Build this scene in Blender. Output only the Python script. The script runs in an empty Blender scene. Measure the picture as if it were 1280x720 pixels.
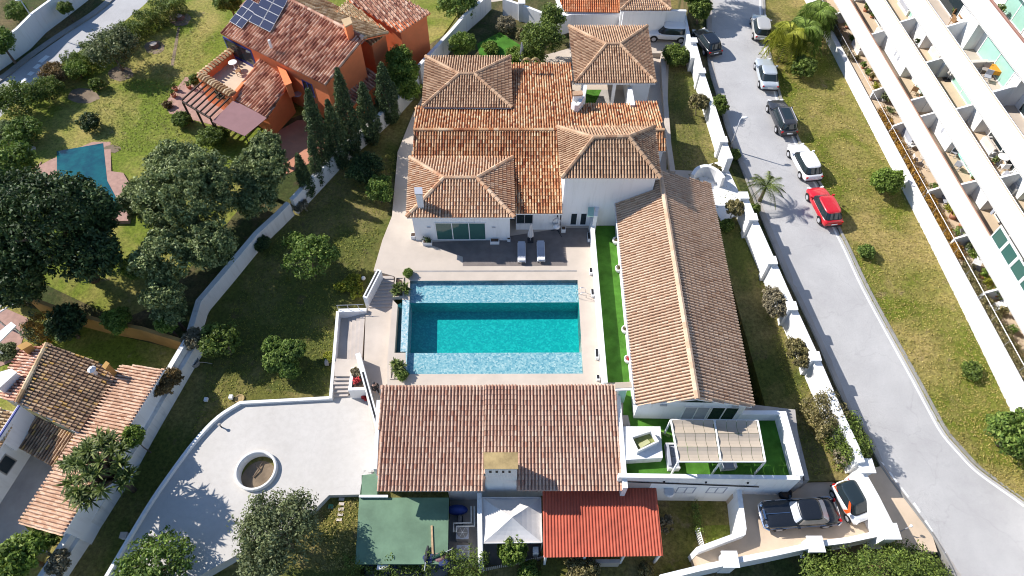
import bpy, bmesh, math, random
import numpy as np
from mathutils import Vector, Matrix
from mathutils.geometry import delaunay_2d_cdt
random.seed(7)
rng = np.random.default_rng(11)
C = bpy.context.scene.collection
SC = bpy.context.scene
# ---------------------------------------------------------------- camera
F_PX, TILT, CAM_H = 840.0, math.radians(55.2), 43.1
cd = bpy.data.cameras.new('camera')
cd.sensor_width = 36.0
cd.lens = F_PX / 1280 * 36.0
cd.clip_start, cd.clip_end = 0.5, 2000
cam = bpy.data.objects.new('camera', cd)
cam.location = (0, 0, CAM_H)
cam.rotation_euler = (math.pi / 2 - TILT, 0, 0)
C.objects.link(cam)
SC.camera = cam
# ---------------------------------------------------------------- light
SUN_AZ, SUN_EL = 294.0, 37.0          # compass bearing of the sun from +Y, elevation
w = bpy.data.worlds.new("World")
SC.world = w
w.use_nodes = True
nt = w.node_tree
bg = nt.nodes['Background']
sky = nt.nodes.new('ShaderNodeTexSky')
sky.sky_type = 'NISHITA'
sky.sun_disc = False
sky.sun_elevation = math.radians(SUN_EL)
sky.sun_rotation = math.radians(SUN_AZ)
sky.altitude = 100
sky.ozone_density = 5.0
sky.dust_density = .4
nt.links.new(sky.outputs[0], bg.inputs[0])
bg.inputs[1].default_value = 0.112
sl = bpy.data.lights.new('sun', 'SUN')
sl.energy = 4.6
sl.angle = math.radians(0.5)
sl.color = (1.0, 0.955, 0.9)
sun = bpy.data.objects.new('sun', sl)
az, el = math.radians(SUN_AZ), math.radians(SUN_EL)
sdir = Vector((math.sin(az) * math.cos(el), math.cos(az) * math.cos(el), math.sin(el)))
sun.rotation_euler = (-sdir).to_track_quat('-Z', 'Y').to_euler()
sun.location = sdir * 80
C.objects.link(sun)
SC.view_settings.view_transform = 'Standard'
SC.view_settings.look = 'None'
SC.view_settings.exposure = 0.7
SC.view_settings.gamma = 1
SC.cycles.filter_width = 1.05
# ---------------------------------------------------------------- where things stand
ST, CT = math.sin(TILT), math.cos(TILT)
CAM = Vector((0, 0, CAM_H))
def ray(px, py):
    x, y = (px - 640) / F_PX, -(py - 360) / F_PX
    return Vector((x, CT + y * ST, -ST + y * CT))
def W(px, py, z=0.0):
    """surveyed plan position (photo reading) at height z"""
    d = ray(px, py)
    return CAM + d * ((z - CAM_H) / d.z)
def proj(p):
    q = p - CAM
    zc = q.y * CT - q.z * ST
    return 640 + F_PX * q.x / zc, 360 - F_PX * (q.y * ST + q.z * CT) / zc
def on_plane(px, py, a, n):
    d = ray(px, py)
    return CAM + d * ((a - CAM).dot(n) / d.dot(n))
def interp(tab, v):
    if v <= tab[0][0]: return tab[0][1]
    for (a, b), (c, d) in zip(tab, tab[1:]):
        if v <= c: return b + (d - b) * (v - a) / (c - a)
    return tab[-1][1]
def ZR(px, py=None): return interp([(-120, 1.0), (0, .6), (200, .1), (300, -.3), (450, -1.1), (600, -1.9), (780, -2.7)], py)
def ZL(px, py=None): return interp([(-120, -.05), (0, -.12), (200, -.38), (300, -.85), (400, -1.8), (500, -2.25), (780, -3.3)], py)
# ---------------------------------------------------------------- object helpers
ORG = {}
def tag(o, label=None, cat=None, group=None, kind=None):
    if label: o['label'] = label
    if cat: o['category'] = cat
    if group: o['group'] = group
    if kind: o['kind'] = kind
    return o
def thing(name, label, cat, loc, rz=0.0, group=None):
    o = bpy.data.objects.new(name, None)
    o.empty_display_size = .3
    C.objects.link(o)
    o.location = loc
    o.rotation_euler = (0, 0, rz)
    ORG[o] = Vector(loc)
    return tag(o, label, cat, group)
class MB:
    def __init__(s): s.v, s.f = [], []
    def add(s, vs, fs):
        b = len(s.v)
        s.v += [tuple(p) for p in vs]
        s.f += [tuple(i + b for i in f) for f in fs]
        return s
    def poly(s, pts): return s.add(pts, [tuple(range(len(pts)))])
    def quad(s, a, b, c, d): return s.add([a, b, c, d], [(0, 1, 2, 3)])
    def box(s, c, sx, sy, sz, rz=0.0, rx=0.0):
        """box standing on c (centre of its base)"""
        R = Matrix.Rotation(rz, 3, 'Z') @ Matrix.Rotation(rx, 3, 'X')
        c = Vector(c)
        p = [c + R @ Vector((x * sx / 2, y * sy / 2, z * sz)) for z in (0, 1) for x, y in ((-1, -1), (1, -1), (1, 1), (-1, 1))]
        return s.add(p, [(3, 2, 1, 0), (4, 5, 6, 7), (0, 1, 5, 4), (1, 2, 6, 5), (2, 3, 7, 6), (3, 0, 4, 7)])
    def bar(s, a, b, wd, ht=None, up=Vector((0, 0, 1))):
        """square bar from a to b"""
        a, b = Vector(a), Vector(b)
        ht = ht or wd
        d = (b - a).normalized()
        sd = d.cross(up)
        if sd.length < 1e-4: sd = d.cross(Vector((0, 1, 0)))
        sd.normalize()
        u = sd.cross(d)
        p = [q + sd * x * wd / 2 + u * y * ht / 2 for q in (a, b) for x, y in ((-1, -1), (1, -1), (1, 1), (-1, 1))]
        return s.add(p, [(3, 2, 1, 0), (4, 5, 6, 7), (0, 1, 5, 4), (1, 2, 6, 5), (2, 3, 7, 6), (3, 0, 4, 7)])
    def prism(s, top, depth):
        """closed solid under a polygon of 3D points (top), going down by depth or to z given as ('z', v)"""
        n = len(top)
        bot = [Vector((p[0], p[1], depth[1])) for p in top] if isinstance(depth, tuple) else [Vector(p) - Vector((0, 0, depth)) for p in top]
        s.add(list(top) + bot, [tuple(range(n)), tuple(range(2 * n - 1, n - 1, -1))] + [(i, i + n, (i + 1) % n + n, (i + 1) % n) for i in range(n)])
        return s
    def tube(s, pts, rads, seg=8, cap=True):
        pts = [Vector(p) for p in pts]
        if not isinstance(rads, (list, tuple)): rads = [rads] * len(pts)
        b = len(s.v)
        ref = Vector((0.31, 0.17, .93))
        for i, p in enumerate(pts):
            d = (pts[min(i + 1, len(pts) - 1)] - pts[max(i - 1, 0)]).normalized()
            u = d.cross(ref if abs(d.dot(ref)) < .95 else Vector((1, 0, 0))).normalized()
            v = d.cross(u)
            for k in range(seg):
                t = 2 * math.pi * k / seg
                s.v.append(tuple(p + (u * math.cos(t) + v * math.sin(t)) * rads[i]))
        for i in range(len(pts) - 1):
            for k in range(seg):
                s.f.append((b + i * seg + k, b + i * seg + (k + 1) % seg, b + (i + 1) * seg + (k + 1) % seg, b + (i + 1) * seg + k))
        if cap:
            s.f.append(tuple(b + k for k in range(seg))[::-1])
            s.f.append(tuple(b + (len(pts) - 1) * seg + k for k in range(seg)))
        return s
    def lathe(s, c, prof, seg=16, cap=True):
        """prof: (radius, z) list, spun round the vertical through c"""
        b = len(s.v)
        c = Vector(c)
        for r, z in prof:
            for k in range(seg):
                t = 2 * math.pi * k / seg
                s.v.append((c.x + r * math.cos(t), c.y + r * math.sin(t), c.z + z))
        for i in range(len(prof) - 1):
            for k in range(seg):
                s.f.append((b + i * seg + k, b + i * seg + (k + 1) % seg, b + (i + 1) * seg + (k + 1) % seg, b + (i + 1) * seg + k))
        if not cap: return s
        s.f.append(tuple(b + k for k in range(seg))[::-1])
        s.f.append(tuple(b + (len(prof) - 1) * seg + k for k in range(seg)))
        return s
    def ball(s, c, r, seg=10, rings=6, sq=(1, 1, 1)):
        c = Vector(c)
        b = len(s.v)
        s.v.append(tuple(c + Vector((0, 0, r * sq[2]))))
        for i in range(1, rings):
            a = math.pi * i / rings
            for k in range(seg):
                t = 2 * math.pi * k / seg
                s.v.append((c.x + r * sq[0] * math.sin(a) * math.cos(t), c.y + r * sq[1] * math.sin(a) * math.sin(t), c.z + r * sq[2] * math.cos(a)))
        s.v.append(tuple(c - Vector((0, 0, r * sq[2]))))
        for k in range(seg):
            s.f.append((b, b + 1 + k, b + 1 + (k + 1) % seg))
            s.f.append((len(s.v) - 1, b + 1 + (rings - 2) * seg + (k + 1) % seg, b + 1 + (rings - 2) * seg + k))
        for i in range(rings - 2):
            for k in range(seg):
                s.f.append((b + 1 + i * seg + k, b + 1 + (i + 1) * seg + k, b + 1 + (i + 1) * seg + (k + 1) % seg, b + 1 + i * seg + (k + 1) % seg))
        return s
    def wall(s, pts, th, zt, zb):
        """mitred wall along pts (3D, z ignored); zt, zb: numbers or lists (top and bottom heights)"""
        n = len(pts)
        P2 = [Vector((p[0], p[1])) for p in pts]
        zt = [zt] * n if not isinstance(zt, (list, tuple)) else zt
        zb = [zb] * n if not isinstance(zb, (list, tuple)) else zb
        b = len(s.v)
        for i in range(n):
            d1 = (P2[i] - P2[i - 1]).normalized() if i > 0 else (P2[1] - P2[0]).normalized()
            d2 = (P2[i + 1] - P2[i]).normalized() if i < n - 1 else d1
            t = (d1 + d2).normalized()
            nn = Vector((-t.y, t.x)) * (th / 2 / max(.45, t.dot(d1)))
            for q, z in ((P2[i] + nn, zb[i]), (P2[i] - nn, zb[i]), (P2[i] - nn, zt[i]), (P2[i] + nn, zt[i])):
                s.v.append((q.x, q.y, z))
        for i in range(n - 1):
            for k in range(4):
                s.f.append((b + i * 4 + k, b + i * 4 + (k + 1) % 4, b + (i + 1) * 4 + (k + 1) % 4, b + (i + 1) * 4 + k))
        s.f.append((b + 3, b + 2, b + 1, b))
        s.f.append(tuple(b + (n - 1) * 4 + k for k in range(4)))
        return s
    def mesh(s, name, mat, smooth=False, org=None):
        me = bpy.data.meshes.new(name)
        o = org or Vector((0, 0, 0))
        me.from_pydata([(a - o.x, b - o.y, c - o.z) for a, b, c in s.v], [], s.f)
        for m in (mat if isinstance(mat, (list, tuple)) else [mat]): me.materials.append(m)
        if smooth: me.polygons.foreach_set('use_smooth', [True] * len(me.polygons))
        bm = bmesh.new()
        bm.from_mesh(me)
        bmesh.ops.recalc_face_normals(bm, faces=bm.faces)
        bm.to_mesh(me)
        bm.free()
        return me
    def build(s, name, mat, parent=None, smooth=False, local=False, kind=None, label=None):
        """local=True: vertices are already in the parent's space"""
        org = ORG.get(parent, Vector((0, 0, 0))) if parent and not local else None
        o = bpy.data.objects.new(name, s.mesh(name, mat, smooth, org))
        C.objects.link(o)
        if parent:
            o.parent = parent
            ORG[o] = ORG.get(parent, Vector((0, 0, 0)))
        if kind: o['kind'] = kind
        if label: o['label'] = label
        return o
def np_mesh(name, V, Fq, mat, parent=None, org=None, kind=None):
    """fast mesh from numpy arrays of vertices and quads"""
    me = bpy.data.meshes.new(name)
    if parent is not None: V = V - np.array(ORG[parent])
    n, m, k = len(V), len(Fq), Fq.shape[1]
    me.vertices.add(n)
    me.vertices.foreach_set('co', V.astype(np.float32).ravel())
    me.loops.add(m * k)
    me.loops.foreach_set('vertex_index', Fq.astype(np.int32).ravel())
    me.polygons.add(m)
    me.polygons.foreach_set('loop_start', np.arange(0, m * k, k, dtype=np.int32))
    me.update(calc_edges=True)
    me.materials.append(mat)
    o = bpy.data.objects.new(name, me)
    C.objects.link(o)
    if parent is not None:
        o.parent = parent
        ORG[o] = ORG[parent]
    if kind: o['kind'] = kind
    return o
def copy_tree(o, parent=None):
    c = o.copy()
    C.objects.link(c)
    if parent: c.parent = parent
    ORG[c] = ORG.get(o, Vector((0, 0, 0)))
    for ch in list(o.children): copy_tree(ch, c)
    return c
def inside(x, y, poly):
    r, j = False, len(poly) - 1
    for i in range(len(poly)):
        if (poly[i][1] > y) != (poly[j][1] > y) and x < (poly[j][0] - poly[i][0]) * (y - poly[i][1]) / (poly[j][1] - poly[i][1]) + poly[i][0]: r = not r
        j = i
    return r
def smooth_line(pts, per=5):
    """Catmull-Rom through pts"""
    out = []
    for i in range(len(pts) - 1):
        p0, p1, p2, p3 = [np.array(pts[max(0, min(len(pts) - 1, k))], float) for k in (i - 1, i, i + 1, i + 2)]
        for t in np.arange(per) / per:
            out.append(tuple(.5 * (2 * p1 + (p2 - p0) * t + (2 * p0 - 5 * p1 + 4 * p2 - p3) * t * t + (3 * p1 - p0 - 3 * p2 + p3) * t ** 3)))
    return out + [tuple(pts[-1])]
def sheet(name, poly, zf, mat, dz=0.0, skirt=5.0, grid=16, kind='structure', parent=None, hole=None):
    """a piece of ground: plan polygon, height function, solid down to its skirt"""
    zfun = zf if callable(zf) else (lambda x, y: zf)
    ring = []
    for i in range(len(poly)):
        a, b = np.array(poly[i], float), np.array(poly[(i + 1) % len(poly)], float)
        n = max(1, int(np.hypot(*(b - a)) / grid))
        ring += [tuple(a + (b - a) * k / n) for k in range(n)]
    xs, ys = [p[0] for p in poly], [p[1] for p in poly]
    pts = [Vector(p) for p in ring]
    if callable(zf):
        for gx in np.arange(min(xs) + grid / 2, max(xs), grid):
            for gy in np.arange(min(ys) + grid / 2, max(ys), grid):
                if inside(gx, gy, poly) and min(abs(gx - p[0]) + abs(gy - p[1]) for p in ring) > grid * .45: pts.append(Vector((gx, gy)))
    n = len(ring)
    ed = [(i, (i + 1) % n) for i in range(n)]
    if hole:
        b = len(pts); pts += [Vector(p) for p in hole]; ed += [(b + i, b + (i + 1) % len(hole)) for i in range(len(hole))]
    vs, es, fs, *_ = delaunay_2d_cdt(pts, ed, [], 1, 1e-4)
    if hole: fs = [f for f in fs if not inside(sum(vs[i].x for i in f) / len(f), sum(vs[i].y for i in f) / len(f), hole)]
    mb = MB()
    top = [W(v.x, v.y, zfun(v.x, v.y) + dz) for v in vs]
    mb.add(top, [tuple(f) for f in fs])
    if skirt:
        rim = [W(p[0], p[1], zfun(*p) + dz) for p in ring]
        low = [p - Vector((0, 0, skirt)) for p in rim]
        mb.add(rim + low, [(i, (i + 1) % n, (i + 1) % n + n, i + n) for i in range(n)])
    o = mb.build(name, mat, parent)
    # faces up
    me = o.data
    bm = bmesh.new(); bm.from_mesh(me)
    for f in bm.faces:
        if abs(f.normal.z) > .5 and f.normal.z < 0: f.normal_flip()
    bm.to_mesh(me); bm.free()
    if kind: o['kind'] = kind
    return o
# ---------------------------------------------------------------- materials
def lin(c):
    c = [x / 255 for x in c]
    return tuple((x / 12.92 if x <= .04045 else ((x + .055) / 1.055) ** 2.4) for x in c) + (1,)
class NT:
    def __init__(s, name):
        s.m = bpy.data.materials.new(name)
        s.m.use_nodes = True
        s.t = s.m.node_tree
        s.b = s.t.nodes['Principled BSDF']
        s.b.inputs['Specular IOR Level'].default_value = .3
    def n(s, ty, **kw):
        nd = s.t.nodes.new('ShaderNode' + ty)
        for k, v in kw.items():
            if k.startswith('i_'): nd.inputs[k[2:].replace('_', ' ')].default_value = v
            else: setattr(nd, k, v)
        return nd
    def l(s, a, b): s.t.links.new(a, b)
    def pos(s, obj=False):
        return s.n('TexCoord').outputs['Object'] if obj else s.n('NewGeometry').outputs['Position']
    def noise(s, scale, detail=4, rough=.6, vec=None, dist=0):
        nd = s.n('TexNoise')
        nd.inputs['Scale'].default_value = scale
        nd.inputs['Detail'].default_value = detail
        nd.inputs['Roughness'].default_value = rough
        nd.inputs['Distortion'].default_value = dist
        s.l(vec or s.pos(), nd.inputs['Vector'])
        return nd.outputs['Fac']
    def ramp(s, fac, stops, mode='LINEAR'):
        r = s.n('ValToRGB')
        r.color_ramp.interpolation = mode
        e = r.color_ramp.elements
        while len(e) < len(stops): e.new(.5)
        for q, (p, c) in zip(e, stops):
            q.position = p
            q.color = c if len(c) == 4 else tuple(c) + (1,)
        s.l(fac, r.inputs[0])
        return r.outputs[0]
    def mix(s, fac, a, b, mode='MIX'):
        m = s.n('Mix', data_type='RGBA', blend_type=mode)
        for sock, v in ((m.inputs[0], fac), (m.inputs[6], a), (m.inputs[7], b)):
            if isinstance(v, (int, float, tuple)): sock.default_value = v
            else: s.l(v, sock)
        return m.outputs[2]
    def col(s, c):
        if isinstance(c, tuple): s.b.inputs['Base Color'].default_value = c
        else: s.l(c, s.b.inputs['Base Color'])
        return s
    def bump(s, h, strength=.3, dist=.02):
        b = s.n('Bump')
        b.inputs['Strength'].default_value = strength
        b.inputs['Distance'].default_value = dist
        s.l(h, b.inputs['Height'])
        s.l(b.outputs[0], s.b.inputs['Normal'])
        return s
    def rough(s, r, spec=None, metal=None):
        s.b.inputs['Roughness'].default_value = r
        if spec is not None: s.b.inputs['Specular IOR Level'].default_value = spec
        if metal is not None: s.b.inputs['Metallic'].default_value = metal
        return s
def L3(r, g, b): return (r, g, b, 1)
def plain(name, c, rough=.6, var=.12, scale=1.3, bump=0, bscale=20, spec=.3, metal=0):
    """a slightly mottled surface"""
    k = NT(name)
    n = k.noise(scale, 5)
    hi = tuple(min(1, x * (1 + var)) for x in c[:3]) + (1,)
    lo = tuple(x * (1 - var) for x in c[:3]) + (1,)
    k.col(k.ramp(n, [(.32, lo), (.68, hi)])).rough(rough, spec, metal)
    if bump: k.bump(k.noise(bscale, 4), bump, .02)
    return k.m
def grass_mat(name, green, dry, soil, dryness=.5, soilness=.2):
    k = NT(name)
    p = k.pos()
    big = k.noise(.16, 5, .62, p, .4)
    mid = k.noise(.8, 4, .65, p)
    c = k.mix(k.ramp(big, [(.42 + .16 * (.5 - dryness), (0, 0, 0)), (.62 + .16 * (.5 - dryness), (1, 1, 1))]), green, dry)
    c = k.mix(k.ramp(mid, [(.66 - .2 * soilness, (0, 0, 0)), (.82 - .2 * soilness, (1, 1, 1))]), c, soil)
    c = k.mix(.75, c, k.ramp(k.noise(4.2, 4, .75, p), [(.32, (.42, .42, .42)), (.5, (1, 1, 1)), (.68, (1.6, 1.58, 1.5))]), 'MULTIPLY')
    k.col(c).rough(.9, .1)
    k.bump(k.noise(26, 3, .7, p), .9, .05)
    return k.m
def tile_mat(name, stops, patch=None, patch_amt=.35):
    """each clay tile has its own shade; slow staining over the roof"""
    k = NT(name)
    r = k.n('NewGeometry').outputs['Random Per Island']
    c = k.ramp(r, stops, 'LINEAR')
    p = k.pos()
    st = k.noise(.5, 5, .6, p)
    c = k.mix(k.ramp(st, [(.42, (0, 0, 0)), (.7, (min(.7, patch_amt * 1.6),) * 3)]), c, patch or L3(.12, .075, .05))
    sp = k.noise(13, 4, .7, p)
    c = k.mix(.55, c, k.ramp(sp, [(.3, (.62, .6, .58)), (.5, (1, 1, 1)), (.7, (1.2, 1.2, 1.15))]), 'MULTIPLY')
    k.col(c).rough(.85, .15)
    k.bump(k.noise(40, 2, .6, p), .3, .01)
    return k.m
def leaf_mat(name, dark, light, tip=None, trans=.25):
    k = NT(name)
    g = k.n('NewGeometry')
    r = g.outputs['Random Per Island']
    c = k.ramp(r, [(0, dark), (.6, light), (1, tip or light)])
    cl = k.noise(.9, 3, .6)
    c = k.mix(.7, c, k.ramp(cl, [(.3, (.52, .54, .52)), (.7, (1.42, 1.4, 1.2))]), 'MULTIPLY')
    k.col(c).rough(.6, .25)
    tr = k.n('BsdfTranslucent')
    k.l(c, tr.inputs[0])
    mx = k.n('MixShader')
    mx.inputs[0].default_value = trans
    k.l(k.b.outputs[0], mx.inputs[1])
    k.l(tr.outputs[0], mx.inputs[2])
    k.l(mx.outputs[0], k.t.nodes['Material Output'].inputs[0])
    return k.m
def water_mat(name, tint):
    k = NT(name)
    tr = k.n('BsdfTransparent'); tr.inputs[0].default_value = tint
    gl = k.n('BsdfGlossy'); gl.inputs['Roughness'].default_value = .06
    fr = k.n('Fresnel'); fr.inputs[0].default_value = 1.33
    bp = k.n('Bump'); bp.inputs['Strength'].default_value = .35; bp.inputs['Distance'].default_value = .05
    k.l(k.noise(3.2, 3, .6, None, .6), bp.inputs['Height'])
    k.l(bp.outputs[0], gl.inputs['Normal']); k.l(bp.outputs[0], fr.inputs['Normal'])
    mx = k.n('MixShader')
    k.l(fr.outputs[0], mx.inputs[0]); k.l(tr.outputs[0], mx.inputs[1]); k.l(gl.outputs[0], mx.inputs[2])
    k.l(mx.outputs[0], k.t.nodes['Material Output'].inputs[0])
    return k.m
def mosaic_mat(name, cols, scale=9, caustic=.0):
    k = NT(name)
    v = k.n('TexVoronoi', feature='F1')
    v.inputs['Scale'].default_value = scale
    k.l(k.pos(), v.inputs['Vector'])
    sep = k.n('SeparateColor'); k.l(v.outputs['Color'], sep.inputs[0])
    c = k.ramp(sep.outputs[0], cols)
    k.col(c).rough(.4)
    return k.m
M = {}
def render_wall(name, c, grime, amt):
    k = NT(name); p = k.pos()
    mp = k.n('Mapping'); mp.inputs['Scale'].default_value = (3.2, 3.2, .35); k.l(p, mp.inputs['Vector'])
    st = k.noise(1.0, 5, .65, mp.outputs[0])
    bl = k.noise(.45, 5, .6, p)
    f = k.mix(1.0, k.ramp(st, [(.5, (0, 0, 0)), (.78, (amt,) * 3)]), k.ramp(bl, [(.4, (.25,) * 3), (.7, (1, 1, 1))]), 'MULTIPLY')
    k.col(k.mix(f, c, grime)).rough(.85).bump(k.noise(16, 3, .6, p), .15, .015)
    return k.m
M['white'] = render_wall('white_render', L3(.75, .745, .73), L3(.4, .37, .32), .55)
M['white_old'] = render_wall('weathered_white_render', L3(.72, .7, .66), L3(.3, .27, .22), .8)
M['stain'] = plain('grey_render', L3(.4, .38, .36), .85, .12)
M['grey_wall'] = plain('grey_coping', L3(.3, .28, .26), .85, .12)
M['stone'] = plain('beige_paving', L3(.5, .425, .35), .75, .07, .7, .1, 12)
M['stone_mid'] = plain('pale_stone_paving', L3(.5, .43, .36), .75, .1, .6, .1, 12)
M['step'] = plain('stone_step', L3(.46, .4, .35), .75, .12, .9)
k = NT('cream_terrace_coating'); p = k.pos()
c = k.ramp(k.noise(.22, 6, .62, p), [(.3, L3(.48, .45, .41)), (.7, L3(.54, .51, .47))])
c = k.mix(.35, c, k.ramp(k.noise(2.6, 5, .7, p), [(.3, (.8, .79, .77)), (.6, (1.05, 1.05, 1.05))]), 'MULTIPLY')
v = k.n('TexVoronoi', feature='DISTANCE_TO_EDGE'); v.inputs['Scale'].default_value = .22; v.inputs['Randomness'].default_value = 1
wv = k.n('VectorMath', operation='ADD'); nz = k.n('TexNoise'); nz.inputs['Scale'].default_value = .8; k.l(p, nz.inputs['Vector']); k.l(p, wv.inputs[0]); k.l(nz.outputs['Color'], wv.inputs[1]); k.l(wv.outputs[0], v.inputs['Vector'])
c = k.mix(k.ramp(v.outputs['Distance'], [(0, (.15,) * 3), (.005, (0, 0, 0))]), c, L3(.3, .27, .24))
k.col(c).rough(.7)
M['terrace'] = k.m
M['wood_deck'] = plain('grey_brown_deck', L3(.17, .145, .13), .7, .15, 1.5, .15, 9)
M['drive'] = plain('sand_coloured_driveway', L3(.56, .44, .32), .8, .1, .6, .2, 10)
M['concrete'] = plain('grey_concrete', L3(.36, .33, .3), .85, .15, .6, .2, 10)
M['turf'] = plain('artificial_turf', L3(.06, .165, .022), .9, .3, 1.1, .5, 30, .1)
M['green_roof'] = plain('green_waterproof_coating', L3(.125, .205, .13), .75, .2, .6, .15, 6)
M['red_sheet'] = plain('red_roof_sheet', L3(.42, .088, .047), .55, .17, .8, 0, 10, .35)
M['fabric'] = plain('white_tent_fabric', L3(.6, .57, .54), .8, .06, 1.5)
M['canopy'] = plain('beige_canopy_fabric', L3(.43, .36, .28), .9, .06, 1.2)
M['dark'] = plain('dark_metal', L3(.03, .03, .035), .5)
M['black'] = plain('black_plastic', L3(.012, .012, .014), .5)
M['steel'] = plain('light_metal', L3(.5, .5, .52), .4, .05, 1, 0, 10, .5, .4)
M['chrome'] = plain('chrome', L3(.75, .75, .77), .15, .03, 1, 0, 10, .5, 1.0)
M['pot_white'] = plain('white_pot', L3(.75, .74, .72), .5)
M['soil'] = plain('planting_soil', L3(.075, .05, .035), .95, .25, 3, .4, 14)
M['dirt'] = plain('dry_dirt', L3(.2, .15, .1), .95, .3, .8, .5, 9)
M['orange'] = plain('orange_render', L3(.8, .225, .085), .85, .08, .8, .15, 10)
M['orange_in'] = plain('terracotta_floor', L3(.45, .2, .12), .8, .1, 1)
M['ochre'] = plain('ochre_render', L3(.42, .235, .07), .85, .15, .8, .2, 10)
M['brick_floor'] = plain('pink_paving', L3(.36, .215, .17), .85, .16, 2.2, .2, 12)
M['awning'] = plain('brown_awning_fabric', L3(.24, .13, .13), .85, .06)
M['timber'] = plain('dark_timber', L3(.06, .04, .032), .8, .2, 3)
M['wood'] = plain('light_wood', L3(.45, .3, .17), .7, .2, 4)
M['blue_trim'] = plain('blue_paint', L3(.05, .06, .25), .6)
M['lichen'] = plain('lichen_stained_concrete', L3(.33, .24, .11), .9, .3, 1.4, .3, 8)
M['bark'] = plain('bark', L3(.13, .095, .07), .95, .25, 3, .5, 12)
M['rubber'] = plain('tyre_rubber', L3(.018, .018, .018), .85)
M['beige_floor'] = plain('beige_floor_tiles', L3(.56, .44, .31), .7, .05, 1)
M['rail'] = plain('brown_handrail', L3(.24, .12, .09), .6)
M['glass_green'] = plain('pale_green_glass', L3(.3, .5, .42), .1, .05, 1, 0, 10, .5)
M['cushion_grey'] = plain('grey_cushion', L3(.35, .36, .4), .9, .08)
M['cushion_cream'] = plain('cream_cushion', L3(.62, .56, .5), .9, .08)
M['rattan'] = plain('tan_rattan', L3(.3, .17, .08), .8, .2, 5)
M['orange_cloth'] = plain('orange_tablecloth', L3(.62, .27, .03), .85, .08)
M['teal'] = plain('turquoise_tabletop', L3(.25, .6, .47), .5, .05)
M['red_plant'] = plain('red_petals', L3(.5, .05, .05), .7, .3, 6)
M['skin'] = plain('skin', L3(.5, .3, .22), .6)
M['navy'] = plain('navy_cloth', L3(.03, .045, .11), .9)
M['hair_grey'] = plain('grey_hair', L3(.5, .48, .45), .8)
k = NT('window_glass'); k.col(L3(.02, .03, .035)).rough(.05, .6); M['glass'] = k.m
k = NT('teal_window_glass'); k.col(L3(.045, .115, .1)).rough(.06, .6); M['glass_teal'] = k.m
k = NT('solar_cell'); k.col(L3(.03, .036, .07)).rough(.15, .4); M['solar'] = k.m
# asphalt: pale, worn, patched
k = NT('pale_asphalt')
p = k.pos()
c = k.ramp(k.noise(.35, 5, .6, p), [(.3, L3(.37, .36, .355)), (.7, L3(.45, .44, .43))])
c = k.mix(.5, c, k.ramp(k.noise(22, 3, .7, p), [(.35, (.72, .72, .72)), (.6, (1.12, 1.12, 1.12))]), 'MULTIPLY')
v = k.n('TexVoronoi', feature='DISTANCE_TO_EDGE'); v.inputs['Scale'].default_value = .17
wv = k.n('VectorMath', operation='ADD'); nz = k.n('TexNoise'); nz.inputs['Scale'].default_value = .5; nz.inputs['Detail'].default_value = 5; k.l(p, nz.inputs['Vector'])
sc = k.n('VectorMath', operation='SCALE'); sc.inputs['Scale'].default_value = 2.5; k.l(nz.outputs['Color'], sc.inputs[0])
k.l(p, wv.inputs[0]); k.l(sc.outputs[0], wv.inputs[1]); k.l(wv.outputs[0], v.inputs['Vector'])
c = k.mix(k.ramp(v.outputs['Distance'], [(0, (.22,) * 3), (.008, (0, 0, 0))]), c, L3(.2, .195, .19))
c = k.mix(k.ramp(k.noise(.7, 6, .7, p, 1.2), [(.58, (0, 0, 0)), (.74, (.4,) * 3)]), c, L3(.29, .285, .28))
k.col(c).rough(.85, .2).bump(k.noise(60, 2, .6, p), .3, .01)
M['asphalt'] = k.m
M['kerb'] = plain('kerb_concrete', L3(.26, .25, .23), .85, .12, 2)
M['paint'] = plain('road_paint', L3(.72, .72, .7), .7, .08, 4)
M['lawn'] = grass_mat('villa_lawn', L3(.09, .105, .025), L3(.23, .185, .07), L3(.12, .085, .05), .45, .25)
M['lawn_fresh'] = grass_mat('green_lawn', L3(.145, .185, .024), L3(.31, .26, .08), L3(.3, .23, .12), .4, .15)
M['verge'] = grass_mat('dry_verge_grass', L3(.122, .142, .02), L3(.3, .232, .085), L3(.25, .185, .1), .55, .3)
M['lawn_dry'] = grass_mat('dry_lawn', L3(.12, .12, .028), L3(.29, .22, .09), L3(.2, .15, .085), .6, .35)
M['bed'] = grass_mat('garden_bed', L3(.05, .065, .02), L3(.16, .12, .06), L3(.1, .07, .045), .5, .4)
# clay tiles
M['t_main'] = tile_mat('weathered_orange_tiles', [(0, L3(0.194, 0.0522, 0.0266)), (.12, L3(0.407, 0.157, 0.0684)), (.5, L3(0.543, 0.287, 0.144)), (.8, L3(0.621, 0.392, 0.22)), (1, L3(0.679, 0.505, 0.319))], L3(0.272, 0.0957, 0.0456), .35)
M['t_pav'] = tile_mat('brown_clay_tiles', [(0, L3(0.285, 0.153, 0.09)), (.15, L3(0.418, 0.255, 0.158)), (.65, L3(0.494, 0.323, 0.203)), (1, L3(0.57, 0.391, 0.255))], L3(0.266, 0.162, 0.0975), .3)
M['t_sw'] = tile_mat('red_brown_clay_tiles', [(0, L3(0.38, 0.172, 0.0924)), (.12, L3(0.513, 0.301, 0.177)), (.6, L3(0.58, 0.387, 0.246)), (1, L3(0.636, 0.464, 0.323))], L3(0.342, 0.172, 0.1), .25)
M['t_hall'] = tile_mat('pale_pink_tiles', [(0, L3(0.47, 0.297, 0.19)), (.15, L3(0.56, 0.387, 0.261)), (.6, L3(0.6, 0.423, 0.292)), (1, L3(0.65, 0.477, 0.34))], L3(0.4, 0.261, 0.174), .25)
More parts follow.
